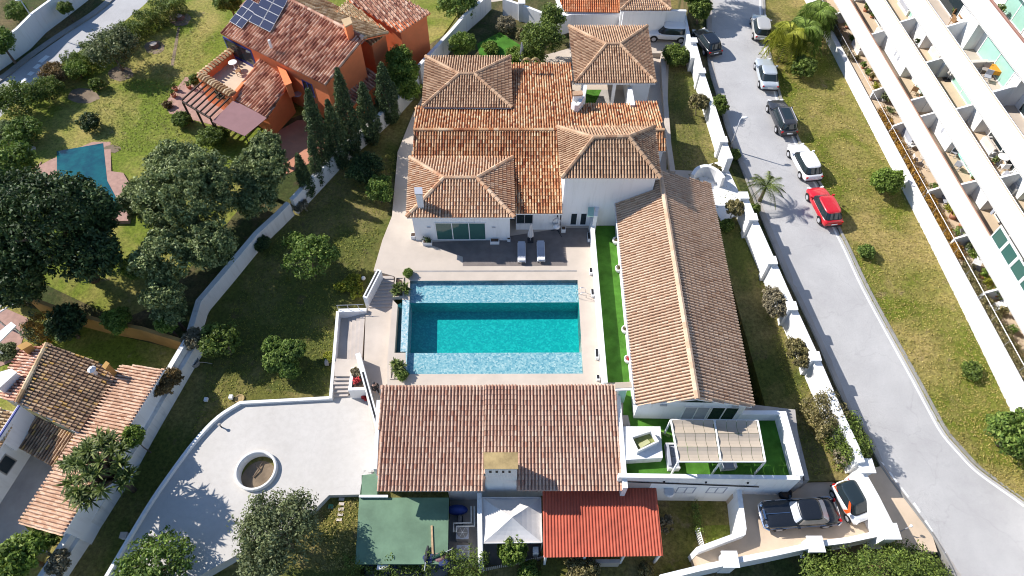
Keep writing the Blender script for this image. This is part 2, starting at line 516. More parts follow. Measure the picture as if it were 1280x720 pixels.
M['t_annex'] = tile_mat('pink_clay_tiles', [(0, L3(0.395, 0.196, 0.129)), (.12, L3(0.489, 0.297, 0.213)), (.6, L3(0.536, 0.357, 0.258)), (1, L3(0.592, 0.425, 0.319))], L3(0.357, 0.187, 0.122), .25)
M['t_orange'] = tile_mat('mixed_clay_tiles', [(0, L3(0.218, 0.0847, 0.0596)), (.3, L3(0.437, 0.207, 0.137)), (.65, L3(0.612, 0.357, 0.246)), (1, L3(0.765, 0.536, 0.4))], L3(0.218, 0.103, 0.0766), .35)
M['t_old'] = tile_mat('lichened_brown_tiles', [(0, L3(0.179, 0.104, 0.068)), (.3, L3(0.336, 0.218, 0.136)), (.6, L3(0.483, 0.323, 0.204)), (.85, L3(0.609, 0.418, 0.255)), (1, L3(0.609, 0.361, 0.085))], L3(0.168, 0.114, 0.0765), .4)
M['t_pink'] = tile_mat('light_pink_tiles', [(0, L3(0.44, 0.243, 0.152)), (.5, L3(0.6, 0.387, 0.264)), (1, L3(0.7, 0.495, 0.352))], L3(0.4, 0.252, 0.16), .3)
M['t_cream'] = tile_mat('yellowed_clay_tiles', [(0, L3(.3, .18, .09)), (.5, L3(.52, .36, .2)), (1, L3(.66, .52, .34))], L3(.26, .17, .09), .3)
M['t_bright'] = tile_mat('bright_orange_tiles', [(0, L3(.5, .15, .06)), (.5, L3(.62, .23, .1)), (1, L3(.66, .32, .17))], L3(.3, .14, .06), .35)
# foliage
M['lf_dark'] = leaf_mat('very_dark_leaves', L3(0.0195, 0.0371, 0.012), L3(0.052, 0.0878, 0.027), L3(0.0975, 0.144, 0.045), .15)
M['lf_grey'] = leaf_mat('grey_green_leaves', L3(0.066, 0.0998, 0.033), L3(0.192, 0.237, 0.0935), L3(0.36, 0.41, 0.187), .28)
M['lf_olive'] = leaf_mat('olive_leaves', L3(0.066, 0.0862, 0.035), L3(0.165, 0.196, 0.085), L3(0.297, 0.322, 0.17), .25)
M['lf_mid'] = leaf_mat('green_leaves', L3(0.055, 0.101, 0.0189), L3(0.143, 0.224, 0.042), L3(0.275, 0.347, 0.084), .3)
M['lf_lime'] = leaf_mat('lime_green_leaves', L3(0.081, 0.135, 0.0189), L3(0.1755, 0.2565, 0.0405), L3(0.2835, 0.3645, 0.081), .3)
M['lf_cyp'] = leaf_mat('cypress_leaves', L3(0.026, 0.0458, 0.0192), L3(0.076, 0.114, 0.048), L3(0.15, 0.198, 0.0768), .15)
M['lf_hedge'] = leaf_mat('hedge_leaves', L3(0.056, 0.0885, 0.0168), L3(0.129, 0.183, 0.0336), L3(0.246, 0.307, 0.0683), .25)
M['lf_red'] = leaf_mat('reddish_shrub_leaves', L3(0.084, 0.06, 0.024), L3(0.204, 0.132, 0.054), L3(0.336, 0.228, 0.096), .2)
M['lf_gold'] = leaf_mat('golden_leaves', L3(0.156, 0.176, 0.0144), L3(0.324, 0.338, 0.036), L3(0.432, 0.432, 0.072), .3)
M['lf_orange'] = leaf_mat('orange_flowering_leaves', L3(.2, .1, .02), L3(.38, .2, .03), L3(.5, .3, .07), .2)
M['lf_twig'] = leaf_mat('dry_twigs', L3(.14, .12, .075), L3(.26, .22, .14), L3(.36, .31, .22), .15)
M['lf_palm'] = leaf_mat('palm_leaves', L3(.045, .07, .015), L3(.11, .15, .03), L3(.22, .25, .07), .25)
M['lf_bougain'] = leaf_mat('brown_green_leaves', L3(.09, .085, .03), L3(.2, .17, .07), L3(.34, .28, .15), .2)
M['lf_straw'] = leaf_mat('straw_grass_blades', L3(0.17, 0.165, 0.028), L3(0.408, 0.33, 0.098), L3(0.578, 0.462, 0.182), .2)
M['lf_blade'] = leaf_mat('green_grass_blades', L3(0.112, 0.135, 0.0192), L3(0.24, 0.255, 0.042), L3(0.384, 0.345, 0.084), .2)
# ---------------------------------------------------------------- builders: roofs, walls, openings
def newell(pts):
    n = Vector((0, 0, 0))
    for i in range(len(pts)):
        a, b = pts[i], pts[(i + 1) % len(pts)]
        n += Vector(((a.y - b.y) * (a.z + b.z), (a.z - b.z) * (a.x + b.x), (a.x - b.x) * (a.y + b.y)))
    n.normalize()
    return n if n.z > 0 else -n
def tile_roof(parent, pts, ea, eb, pitch, L, mat, name='roof_tiles', slab=.12, slab_mat=None, rr=.3, over=.06, hs=1.0):
    """barrel tiles over the polygon pts; the eave runs from pts[ea] to pts[eb]"""
    pts = [Vector(p) for p in pts]
    n = newell(pts)
    o = sum(pts, Vector()) / len(pts)
    s = (pts[eb] - pts[ea]).normalized()
    s = (s - n * s.dot(n)).normalized()
    d = n.cross(s).normalized()
    if d.z > 0 or (abs(d.z) < 1e-3 and (pts[ea] - o).dot(d) < 0): d = -d
    loc = [((p - o).dot(s), (p - o).dot(d)) for p in pts]
    smin, smax = min(q[0] for q in loc), max(q[0] for q in loc)
    cols = max(1, round((smax - smin) / pitch))
    pitch = (smax - smin) / cols
    mb = MB()
    R = lambda: random.uniform(-1, 1)
    def span(x):
        hits = []
        for i in range(len(loc)):
            (x0, y0), (x1, y1) = loc[i], loc[(i + 1) % len(loc)]
            if (x0 > x) != (x1 > x): hits.append(y0 + (y1 - y0) * (x - x0) / (x1 - x0))
        return (min(hits), max(hits)) if len(hits) > 1 else None
    arc = [(-1, -1.2), (-.95, .02), (-.6, .5), (0, .68), (.6, .5), (.95, .02), (1, -1.2)]
    for ci in range(cols * 2 + 1):
        x = smin + ci * pitch / 2
        pan = ci % 2 == 0
        sp = span(min(max(x, smin + .01), smax - .01))
        if not sp: continue
        d0, d1 = sp
        if d1 - d0 < .12: continue
        b = d1 + (over if not pan else over * .5)
        while b > d0 + .05:
            a = max(d0, b - L)
            jx, jh = x + R() * .009, R() * .006
            if pan:
                wd = pitch * .3
                h0, h1 = -.44 * pitch + jh * .5, -.44 * pitch + .025 + jh * .5
                P = [o + s * (jx + q * wd) + d * t + n * h for t, h in ((a, h0), (b, h1)) for q in (-1, 0, 1)]
                P[1] -= n * .02; P[4] -= n * .02
                mb.add(P, [(0, 1, 4, 3), (1, 2, 5, 4)])
            else:
                vs = []
                for t, sc, h in ((a, .86, .0), (b, 1.03, .025)):
                    r = pitch * rr * sc
                    vs += [o + s * (jx + r * qx) + d * t + n * (r * (qz * hs if qz > 0 else qz) + h + jh) for qx, qz in arc]
                mb.add(vs, [(i, i + 1, i + 8, i + 7) for i in range(6)] + [(7, 8, 9, 10, 11, 12, 13)])
            b -= L
    ob = mb.build(name, mat, parent, kind='stuff')
    if slab:
        MB().prism([p - n * .15 for p in pts], slab).build('roof_slab', slab_mat or M['white'], parent)
    return ob
def ridge_tiles(parent, runs, r, L, mat, name='ridge_tiles'):
    mb = MB()
    for a, b in runs:
        a, b = Vector(a), Vector(b)
        ln = (b - a).length
        d = (b - a) / ln
        sd = d.cross(Vector((0, 0, 1))).normalized()
        u = sd.cross(d)
        k = max(1, int(ln / L))
        for i in range(k):
            vs = []
            for t, sc in ((i / k, 1.08), ((i + 1.08) / k, .9)):
                vs += [a + d * ln * t + sd * r * sc * math.cos(q) + u * (r * sc * math.sin(q) - .02) for q in [math.radians(z) for z in (-10, 40, 90, 140, 190)]]
            mb.add(vs, [(j, j + 1, j + 6, j + 5) for j in range(4)] + [(0, 1, 2, 3, 4)])
    return mb.build(name, mat, parent, kind='stuff')
def rise(c, py):
    """height above plan point c at which the photo row py is reached"""
    lo, hi = 0.0, 6.0
    for _ in range(40):
        m = (lo + hi) / 2
        if proj(c + Vector((0, 0, m)))[1] > py: lo = m
        else: hi = m
    return lo
def hip_roof(parent, TL, TR, BR, BL, r0, r1, ze, pitch, L, mat, rmat=None, sides=('N', 'W', 'S', 'E')):
    """hipped roof: four eave corners at height ze and the two ridge ends"""
    c = [W(p[0], p[1], ze) for p in (TL, TR, BR, BL)]
    mid = sum(c, Vector()) / 4
    zr = ze + rise(mid, (r0[1] + r1[1]) / 2)
    a, b = W(r0[0], r0[1], zr), W(r1[0], r1[1], zr)
    S = {'N': ([c[0], c[1], b, a], 0, 1), 'E': ([c[1], c[2], b], 0, 1), 'S': ([c[2], c[3], a, b], 0, 1), 'W': ([c[3], c[0], a], 0, 1)}
    for q in sides: tile_roof(parent, S[q][0], S[q][1], S[q][2], pitch, L, mat)
    ridge_tiles(parent, [(c[0], a), (c[1], b), (c[2], b), (c[3], a), (a, b)], .17, .42, rmat or mat)
    return c, zr
def inset(pts, d):
    c = sum((Vector(p) for p in pts), Vector()) / len(pts)
    out = []
    n = len(pts)
    for i in range(n):
        p, a, b = Vector(pts[i]), Vector(pts[i - 1]), Vector(pts[(i + 1) % n])
        e1, e2 = (a - p).normalized(), (b - p).normalized()
        out.append(p + (e1 + e2) * d)
    return out
class Face:
    """a vertical wall face between two plan points; o: outward side (towards the camera)"""
    def __init__(s, a, b):
        s.a, s.b = Vector(a), Vector(b)
        s.u = Vector((b[0] - a[0], b[1] - a[1], 0)).normalized()
        s.n = Vector((s.u.y, -s.u.x, 0))
        if (CAM - s.a).dot(s.n) < 0: s.n = -s.n
    def at(s, px, py, off=0.0):
        return on_plane(px, py, s.a + s.n * off, s.n)
    def rect(s, x0, y0, x1, y1):
        """(u0, z0, u1, z1) of a photo rectangle on this face"""
        p, q = s.at(x0, y0), s.at(x1, y1)
        if x1 > x0 and (q - p).dot(s.u) < 0: p, q = Vector((q.x, q.y, p.z)), Vector((p.x, p.y, q.z))
        return (p - s.a).dot(s.u), p.z, (q - s.a).dot(s.u), q.z
    def P(s, u, z, off=0.0):
        q = s.a + s.u * u + s.n * off
        return Vector((q.x, q.y, z))
    def block(s, mb, u0, z0, u1, z1, o0, o1):
        p = [s.P(u, z, o) for o in (o0, o1) for u, z in ((u0, z0), (u1, z0), (u1, z1), (u0, z1))]
        mb.add(p, [(3, 2, 1, 0), (4, 5, 6, 7), (0, 1, 5, 4), (1, 2, 6, 5), (2, 3, 7, 6), (3, 0, 4, 7)])
        return mb
    def window(s, parent, u0, z0, u1, z1, frame, glass, panes=1, name='window', fr=.07, depth=.05, sub=True):
        mb = MB()
        s.block(mb, u0, z0, u1, z0 + fr, .003, depth); s.block(mb, u0, z1 - fr, u1, z1, .003, depth)
        s.block(mb, u0, z0 + fr, u0 + fr, z1 - fr, .003, depth); s.block(mb, u1 - fr, z0 + fr, u1, z1 - fr, .003, depth)
        for k in range(1, panes):
            x = u0 + (u1 - u0) * k / panes
            s.block(mb, x - fr / 2, z0 + fr, x + fr / 2, z1 - fr, .003, depth)
        f = mb.build(name, frame, parent)
        for k in range(panes):
            a, b = u0 + (u1 - u0) * k / panes + fr * .55, u0 + (u1 - u0) * (k + 1) / panes - fr * .55
            g = MB(); s.block(g, a, z0 + fr, b, z1 - fr, .004, .02); g.build('pane', glass, f)
        return f
def boundary_wall(label, top_px, h, zf, th=.3, mat=None, dig=2.5, cap=None, name='boundary_wall', pillars=(), group=None, off=0, pil=.55, cat='wall'):
    """rendered garden wall; top_px: photo line of its top, h above the ground there"""
    pts, zt, zb = [], [], []
    for p in top_px:
        z = zf(*p) if callable(zf) else zf
        pts.append(W(p[0], p[1], z + h)); zt.append(z + h); zb.append(z - dig)
    t = thing(name, label, cat, (pts[0].x, pts[0].y, zt[0] - h), 0, group)
    MB().wall(pts, th, zt, zb).build('wall_body', mat or M['white'], t)
    if cap: MB().wall(pts, th + .12, [z + .07 for z in zt], [z + .003 for z in zt]).build('coping', cap, t)
    for p in pillars:
        z = zf(*p) if callable(zf) else zf
        q = W(p[0], p[1], z + h + .3)
        m = MB(); m.box((q.x, q.y, z - dig), pil, pil, h + .22 + dig); m.box((q.x, q.y, z + h + .223), pil + .2, pil + .2, .1)
        m.build('pillar', mat or M['white'], t)
    return t
# ================================================================ THE SETTING
gm = MB(); gm.quad((-500, -300, -5.6), (500, -300, -5.6), (500, 600, -5.6), (-500, 600, -5.6))
gm.build('ground', M['lawn_dry'], kind='structure')
road_l = [(1235, 800), (1205, 745), (1188, 706), (1165, 667), (1135, 627), (1102, 582), (1080, 535), (1055, 500), (1022, 425), (991, 360), (984, 347), (955, 277), (938, 235), (916, 180), (906, 151), (897, 118), (887, 82), (885, 40), (886, 0), (890, -60), (896, -110)]
road_r = [(1420, 745), (1340, 674), (1279, 626), (1255, 609), (1222, 585), (1200, 562), (1182, 541), (1167, 515), (1145, 474), (1115, 420), (1082, 359), (1060, 312), (1045, 282), (1027, 237), (1017, 220), (1000, 183), (985, 150), (974, 122), (964, 82), (959, 58), (954, 14), (952, -60), (950, -110)]
def xr(y): return interp(sorted([(p[1], p[0]) for p in road_r]), y)
def xw(y): return 1027 + (y - 47) * .5585
def ZV(px, py): 
    t = min(1, max(0, (px - xr(py)) / max(20, xw(py) - xr(py))))
    return ZR(px, py) * (1 - t * .7)
rl, rr_ = smooth_line(road_l, 3), smooth_line(road_r, 3)
sheet('road', rl + rr_[::-1], ZR, M['asphalt'])
def strip(name, line, off0, off1, zf, mat, dz, skirt=0, kind='structure', parent=None):
    """ribbon beside a photo line, off0..off1 metres to its right-hand side"""
    P = [W(p[0], p[1], zf(*p)) for p in line]
    mb = MB(); top = []
    for i, p in enumerate(P):
        t = (P[min(i + 1, len(P) - 1)] - P[max(0, i - 1)]); t.z = 0; t.normalize()
        nn = Vector((t.y, -t.x, 0))
        top += [p + nn * off0 + Vector((0, 0, dz)), p + nn * off1 + Vector((0, 0, dz))]
    n = len(P)
    fs = [(2 * i, 2 * i + 1, 2 * i + 3, 2 * i + 2) for i in range(n - 1)]
    mb.add(top, fs)
    if skirt:
        lo = [q - Vector((0, 0, skirt)) for q in top]
        mb.add(top + lo, [(2 * i, 2 * i + 2, 2 * i + 2 + 2 * n, 2 * i + 2 * n) for i in range(n - 1)] + [(2 * i + 1, 2 * i + 3, 2 * i + 3 + 2 * n, 2 * i + 1 + 2 * n) for i in range(n - 1)])
    return mb.build(name, mat, parent, kind=kind)
# right edge: painted line on the road, then a low kerb (lines run from near to far)
strip('edge_line', rr_, -.4, -.24, ZR, M['paint'], .006)
strip('kerb', rr_, 0, .22, ZR, M['kerb'], .12, .6)
strip('kerb', rl, -.16, -.02, ZR, M['kerb'], .12, .6)
strip('gutter', rl, .004, .42, ZR, M['concrete'], .005)
for (a, b) in [((1094, 571), (1103, 583)), ((1109, 591), (1118, 604)), ((1124, 611), (1133, 623)), ((1139, 630), (1147, 642)), ((1153, 652), (1162, 666)), ((1176, 691), (1185, 708))]:
    strip('lane_dash', [b, a], .12, .32, ZR, M['paint'], .009)
# dry verge between road and apartments, carried on under the block
vp = rr_ + [(1000, -112), (1500, -112), (1900, 740), (1500, 780)]
sheet('verge_lawn', vp, ZV, M['verge'], dz=.03, grid=22)
# dark planted strip between the villa's street wall and the road, and the villa's own east lawn
wall_line = [(1082, 590), (1070, 562), (1050, 517), (1019, 447), (990, 384), (965, 327), (941, 274), (930, 248), (904, 182), (878, 94), (868, 54), (861, 20), (858, -40), (858, -110)]
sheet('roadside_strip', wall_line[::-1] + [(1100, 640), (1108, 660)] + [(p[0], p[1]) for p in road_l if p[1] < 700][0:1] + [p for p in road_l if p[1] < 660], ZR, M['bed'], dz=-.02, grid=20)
def ZE(px, py): return interp([(250, -.03), (300, -.15), (450, -.95), (600, -1.75), (700, -2.0)], py)
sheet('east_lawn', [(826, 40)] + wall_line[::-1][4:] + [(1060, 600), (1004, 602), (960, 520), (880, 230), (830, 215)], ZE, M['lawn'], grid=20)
sheet('pavement', [(1078, 588), (1104, 582), (1135, 627), (1165, 668), (1172, 690), (1120, 690), (1108, 660)], ZR, M['drive'], dz=.1, grid=20)
# villa lawn on the left, down the slope
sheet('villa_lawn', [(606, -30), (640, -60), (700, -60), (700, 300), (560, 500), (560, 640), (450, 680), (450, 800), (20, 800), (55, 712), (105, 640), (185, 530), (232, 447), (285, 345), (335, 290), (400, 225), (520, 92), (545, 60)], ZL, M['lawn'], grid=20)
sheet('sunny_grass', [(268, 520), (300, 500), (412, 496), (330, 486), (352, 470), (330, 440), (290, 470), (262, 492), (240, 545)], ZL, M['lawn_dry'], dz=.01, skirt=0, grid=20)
# neighbour's garden and road on the far left
def ZN(px, py): return ZL(px, py) - .1
lane = [(-140, 190), (-60, 140), (0, 103), (40, 72), (80, 44), (120, 18), (150, -8), (200, -60)]
lane_r = [(-90, 240), (-30, 180), (26, 118), (70, 84), (110, 57), (150, 31), (178, 8), (250, -60)]
sheet('lane', lane + lane_r[::-1], ZN, M['asphalt'], dz=-.05, grid=20)
strip('kerb', smooth_line(lane, 3), -.7, -.0, ZN, M['kerb'], .1, .6)
for (a, b) in [((8, 104), (20, 94)), ((24, 90), (29, 86)), ((31, 82), (37, 77)), ((38, 74), (48, 66))]:
    strip('lane_dash', [a, b], .95, 1.5, ZN, M['paint'], -.035)
sheet('garden_beyond_lane', [(-140, 188)] + lane[1:] + [(60, -112), (-300, -112), (-400, 188)], ZN, M['bed'], grid=26)
gl = lane_r[::-1] + [(-200, 420), (-300, 900), (20, 800), (55, 712), (105, 640), (185, 530), (232, 447), (285, 345), (335, 290), (400, 225), (520, 92), (606, -30), (640, -112), (300, -112)]
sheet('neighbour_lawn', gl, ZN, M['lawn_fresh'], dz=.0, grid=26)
for c, rx, ry in (((193, 59), 13, 9), ((225, 24), 14, 9), ((150, 92), 17, 9), ((105, 120), 20, 10), ((140, 186), 12, 5)):
    sheet('bare_soil_ring', [(c[0] + rx * math.cos(a) * random.uniform(.85, 1.1), c[1] + ry * math.sin(a) * random.uniform(.85, 1.1)) for a in np.arange(0, 6.2, .4)], ZN, M['dirt'], dz=.012, skirt=0)
sheet('worn_track', [(222, 34), (225, 34), (222, 55), (217, 82), (213, 82), (218, 55)], ZN, M['dirt'], dz=.013, skirt=0)
# bed round the orange and old houses; dark colour also paints in tree shade
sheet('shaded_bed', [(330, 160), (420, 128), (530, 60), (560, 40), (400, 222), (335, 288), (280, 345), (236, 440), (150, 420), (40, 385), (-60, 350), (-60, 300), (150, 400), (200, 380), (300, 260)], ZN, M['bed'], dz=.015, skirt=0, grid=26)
# villa plateau (deck level) and what is laid on it
plateau = [(600, -20), (700, -40), (862, 20), (868, 60), (905, 190), (930, 250), (960, 330), (1000, 520), (1000, 604), (776, 604), (776, 486), (484, 482), (484, 450), (497, 447), (502, 420), (504, 377), (491, 375), (492, 345), (467, 338), (478, 300), (490, 270), (497, 190), (517, 140), (545, 90)]
pool_out = [(512.5, 351), (722, 350), (729, 467), (508, 467.5)]
# the plateau is laid in pieces round the pool so that the basin can be real
sheet('villa_paving', [(517, 140), (545, 90), (600, -20), (700, -40), (858, 20), (866, 60), (836, 66), (833, 212), (880, 214), (930, 250), (742, 258), (750, 350.0), (722, 350), (512.5, 351), (503, 351), (492, 345), (467, 338), (478, 300), (490, 270), (497, 190)], 0, M['stone'], skirt=5.4)
sheet('pool_surround', [(722, 350), (750, 350.0), (759, 484), (484, 482), (484, 470), (508, 467.5), (729, 467)], 0, M['stone'], skirt=5.4)
sheet('entrance_paving', [(905, 200), (931, 256), (905, 282), (868, 212), (884, 206)], 0, M['white'], dz=.02, skirt=1)
sheet('plateau_base', [(742, 258), (886, 240), (936, 505), (994, 512), (1004, 604), (776, 604), (776, 486), (759, 484)], -.02, M['concrete'], skirt=5.4)
sheet('garden_soil', [(556, 76), (600, 4), (690, -6), (712, 30), (712, 60), (640, 80), (556, 80)], 0, M['bed'], dz=.01, skirt=0)
sheet('small_lawn', [(596, 55), (625, 40), (650, 56), (668, 64), (660, 80), (620, 80), (600, 72)], 0, M['turf'], dz=.02, skirt=0)
# wooden deck by the house, in boards too narrow to see; its edge steps over the paving
sheet('wood_deck', [(604, 300), (704, 285), (735, 285), (741, 309), (707, 309), (709, 332), (578.5, 332.5), (578.5, 321), (530, 303)], 0, M['wood_deck'], dz=.012, skirt=0)
mb = MB()
for y0 in (339.2,):
    a, b = W(516, y0, 0), W(721, y0 - .6, 0)
    mb.bar(a + Vector((0, 0, .004)), b + Vector((0, 0, .004)), .14, .02)
mb.build('drain_slot', M['grey_wall'], kind='structure')
# ---------------------------------------------------------------- villa pool
basin = []
PZ = -.06
cA, cB, cC, cD = [W(p[0], p[1], 0) for p in pool_out]
M['mosaic'] = mosaic_mat('light_blue_mosaic', [(0, L3(.13, .3, .36)), (.4, L3(.28, .43, .46)), (.8, L3(.4, .5, .5)), (1, L3(.58, .6, .57))], 9)
M['deep'] = mosaic_mat('turquoise_mosaic', [(0, L3(.0, .3, .3)), (.5, L3(.0, .34, .31)), (1, L3(.01, .45, .4))], 8)
M['water'] = water_mat('pool_water', L3(.8, .93, .95))
def lerp(a, b, t): return a + (b - a) * t
# shelves at both ends, deep part between
n0, n1 = lerp(cA, cD, .225), lerp(cB, cC, .225)
s0, s1 = lerp(cA, cD, .765), lerp(cB, cC, .765)
SH, DP = Vector((0, 0, -.38)), Vector((0, 0, -1.7))
mb = MB()
mb.quad(cA + SH, cB + SH, n1 + SH, n0 + SH); mb.quad(s0 + SH, s1 + SH, cC + SH, cD + SH)
for a, b in ((cA, cB), (cC, cD), (cB, n1), (n0, cA), (s1, cC), (cD, s0)):
    mb.quad(a, b, b + SH, a + SH)
mb.build('pool_shelf', M['mosaic'], kind='structure')
mb = MB()
mb.quad(n0 + DP, n1 + DP, s1 + DP, s0 + DP)
mb.quad(n0 + SH, n1 + SH, n1 + DP, n0 + DP); mb.quad(s0 + SH, s1 + SH, s1 + DP, s0 + DP)
mb.quad(n1, s1, s1 + DP, n1 + DP); mb.quad(n0, s0, s0 + DP, n0 + DP)
mb.build('pool_basin', M['deep'], kind='structure')
mb = MB(); zz = Vector((0, 0, PZ)); mb.quad(cA + zz, cB + zz, cC + zz, cD + zz)
mb.build('pool_water', M['water'], kind='structure')
# left side: tiled overflow lip, dark channel, stone edge
sheet('overflow_lip', [(503, 375), (512, 375), (508, 467), (507.5, 467.5), (507, 439.5), (500.5, 439.5)], 0, M['mosaic'], dz=-.01, skirt=5)
sheet('pool_edge', [(503, 351), (512.5, 351), (512, 375), (503, 375)], 0, M['stone'], dz=.0, skirt=5)
sheet('overflow_channel', [(497, 381), (504, 377), (500.5, 441), (493, 441)], -.75, plain('channel_water', L3(.02, .09, .11), .1), skirt=4)
sheet('pool_edge', [(491, 375), (497, 381), (493, 441), (500.5, 441), (507, 441), (508, 467.5), (484, 472), (484, 450)], -.02, M['stone'], skirt=5)
# middle platform and cream terrace
sheet('middle_platform', [(457, 392), (461, 385), (493, 384), (488, 442), (484, 480), (478, 484), (474, 540), (468, 540), (452, 470), (418, 470), (418, 448), (455, 450)], -1.0, M['stone_mid'], skirt=4)
arc = smooth_line([(118, 745), (146, 697), (166, 663), (190, 624), (215, 588), (243, 551), (272, 521), (300, 503)], 4)
rc_ = W(321, 589, -2)
ring_hole = [proj(rc_ + Vector((1.3 * math.cos(a), 1.3 * math.sin(a), 0))) for a in np.linspace(0, 6.283, 33)[:-1]]
sheet('cream_terrace', arc + [(414, 496), (436, 494), (470, 500), (472, 560), (468, 592), (452, 594), (452, 618), (411, 619), (392, 638), (350, 664), (310, 686), (240, 725)], -2.0, M['terrace'], skirt=3, hole=ring_hole)
tw = boundary_wall('low white parapet curving along the outer edge of the cream terrace', arc + [(412, 497)], .28, -2.0, .22, dig=1.5, name='terrace_parapet', cat='parapet')
# service yards behind the annexe and the sunken garden
sheet('service_yard', [(440, 590), (684, 590), (684, 800), (430, 800)], -4.4, M['concrete'], skirt=1)
def ZY(px, py): return interp([(600, -3.5), (780, -3.9)], py)
sheet('sunken_garden', [(676, 590), (935, 590), (935, 668), (875, 688), (872, 712), (820, 724), (800, 790), (676, 790)], ZY, M['lawn_dry'], grid=20, skirt=1)
sheet('bright_grass_patch', [(880, 657), (912, 656), (913, 672), (882, 683)], ZY, M['lawn_fresh'], dz=.02, skirt=0)
sheet('driveway', [(905, 590), (1010, 590), (1045, 604), (1078, 590), (1106, 655), (1116, 668), (1060, 678), (1000, 686), (905, 706), (880, 716), (868, 690), (932, 664)], -2.0, M['drive'], skirt=3)
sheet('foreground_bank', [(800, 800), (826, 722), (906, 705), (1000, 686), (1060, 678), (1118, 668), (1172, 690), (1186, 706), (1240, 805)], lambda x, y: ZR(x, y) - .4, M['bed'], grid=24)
sheet('foreground_bank', [(560, 800), (560, 712), (684, 700), (826, 724), (800, 800)], -4.0, M['lawn_dry'], skirt=1)
sheet('lower_lawn', [(245, 722), (310, 686), (350, 664), (392, 638), (411, 619), (452, 618), (446, 720), (470, 800), (200, 800)], lambda x, y: -2.5 - (y - 618) * .006, M['lawn_dry'], dz=.02, skirt=2)

# short grass tufts standing out of the lawns
TUFTS = [('dry grass tufts scattered over the verge lawn', rr_[::-1][8:-6] + [(1279, 500), (1200, 350), (1110, 200), (1040, 70)], ZV, .03, 'verge', 9000), ('green grass tufts scattered over the neighbour lawn', [(150, 100), (235, 10), (275, 45), (215, 130), (260, 190), (150, 190), (90, 150)], ZN, 0, 'fresh', 3500), ('grass tufts scattered over the villa lawn', [(500, 190), (470, 300), (420, 380), (410, 490), (300, 495), (240, 540), (270, 420), (350, 290), (440, 200)], ZL, 0, 'lawn', 5000), ('grass tufts on the east lawn', [(840, 90), (862, 90), (900, 200), (990, 420), (1050, 590), (1015, 595), (930, 300), (845, 200)], ZE, 0, 'lawn', 1800), ('grass tufts on the dry lawn below the terrace', [(400, 640), (450, 620), (444, 710), (390, 716)], lambda x, y: -2.5 - (y - 618) * .006, .02, 'verge', 700)]
# ================================================================ MAIN VILLA
V = thing('villa', 'large white villa with orange tiled roofs and hipped pavilions above the pool', 'villa', W(600, 200, 0))
def block_walls(c, z0, parent, d=.35, top=None, name='wall', mat=None):
    q = inset(c, d)
    return MB().prism([Vector((p.x, p.y, (top or p.z) - .1)) for p in q], ('z', z0)).build(name, mat or M['white'], parent), q
PIT, TL_ = .225, .34
# south-west pavilion (living room)
c_sw, z_ = hip_roof(V, (512, 196), (641, 196), (643, 271), (508, 271), (555, 222), (596, 222), 3.35, PIT, TL_, M['t_sw'])
_, q_sw = block_walls(c_sw, 0, V)
f = Face(q_sw[3], q_sw[2])
u0, z0, u1, z1 = f.rect(546, 299, 607, 278)
wn = f.window(V, u0, .1, u1, z1, M['white'], M['glass_teal'], 3, fr=.07)
for (x, y) in ((536, 284), (617, 284)):
    m = MB(); a = f.at(x, y); m.box(a + f.n * .05, .3, .1, .07); m.build('wall_lamp', M['steel'], V)
# main roof: ridge along y=162 in the photo
ZRG, ZS, ZNN = 4.25, 2.55, 3.0
rg0, rg1 = W(517, 162, ZRG), W(830, 162, ZRG)
s_l, s_r = W(516, 197, 3.3), W(702, 265, ZS)
south = [W(517, 162, ZRG), W(700, 162, ZRG), W(702, 265, ZS), W(645, 265, ZS), W(641, 197, 3.28), W(515, 197, 3.28)]
tile_roof(V, [W(517, 162, ZRG), W(700, 162, ZRG), W(701, 198, 3.28), W(515, 197, 3.28)], 2, 3, PIT, TL_, M['t_main'])
tile_roof(V, [W(640, 196.5, 3.31), W(701, 196.5, 3.31), W(703, 266, ZS), W(645, 266, ZS)], 2, 3, PIT, TL_, M['t_main'])
zn = 2.75
tile_roof(V, [W(519, 133, 3.62), W(641, 133, 3.62), W(641, 162, ZRG), W(517, 162, ZRG)], 0, 1, PIT, TL_, M['t_main'])
tile_roof(V, [W(638, 79, zn), W(714, 79, zn), W(718, 162, ZRG), W(641, 162, ZRG)], 0, 1, PIT, TL_, M['t_main'])
tile_roof(V, [W(716, 129, 3.5), W(795, 130, 3.5), W(796, 162, ZRG), W(717.5, 162, ZRG)], 0, 1, PIT, TL_, M['t_main'], over=.02)
tile_roof(V, [W(795.5, 127, 3.5), W(822, 127, 3.5), W(830, 162, ZRG), W(796, 162, ZRG)], 0, 1, PIT, TL_, M['t_main'])
tile_roof(V, [W(816, 162, ZRG), W(830, 162, ZRG), W(833, 188, 3.28), W(818, 188, 3.28)], 2, 3, PIT, TL_, M['t_main'])
ridge_tiles(V, [(rg0, rg1)], .16, .42, M['t_main'])
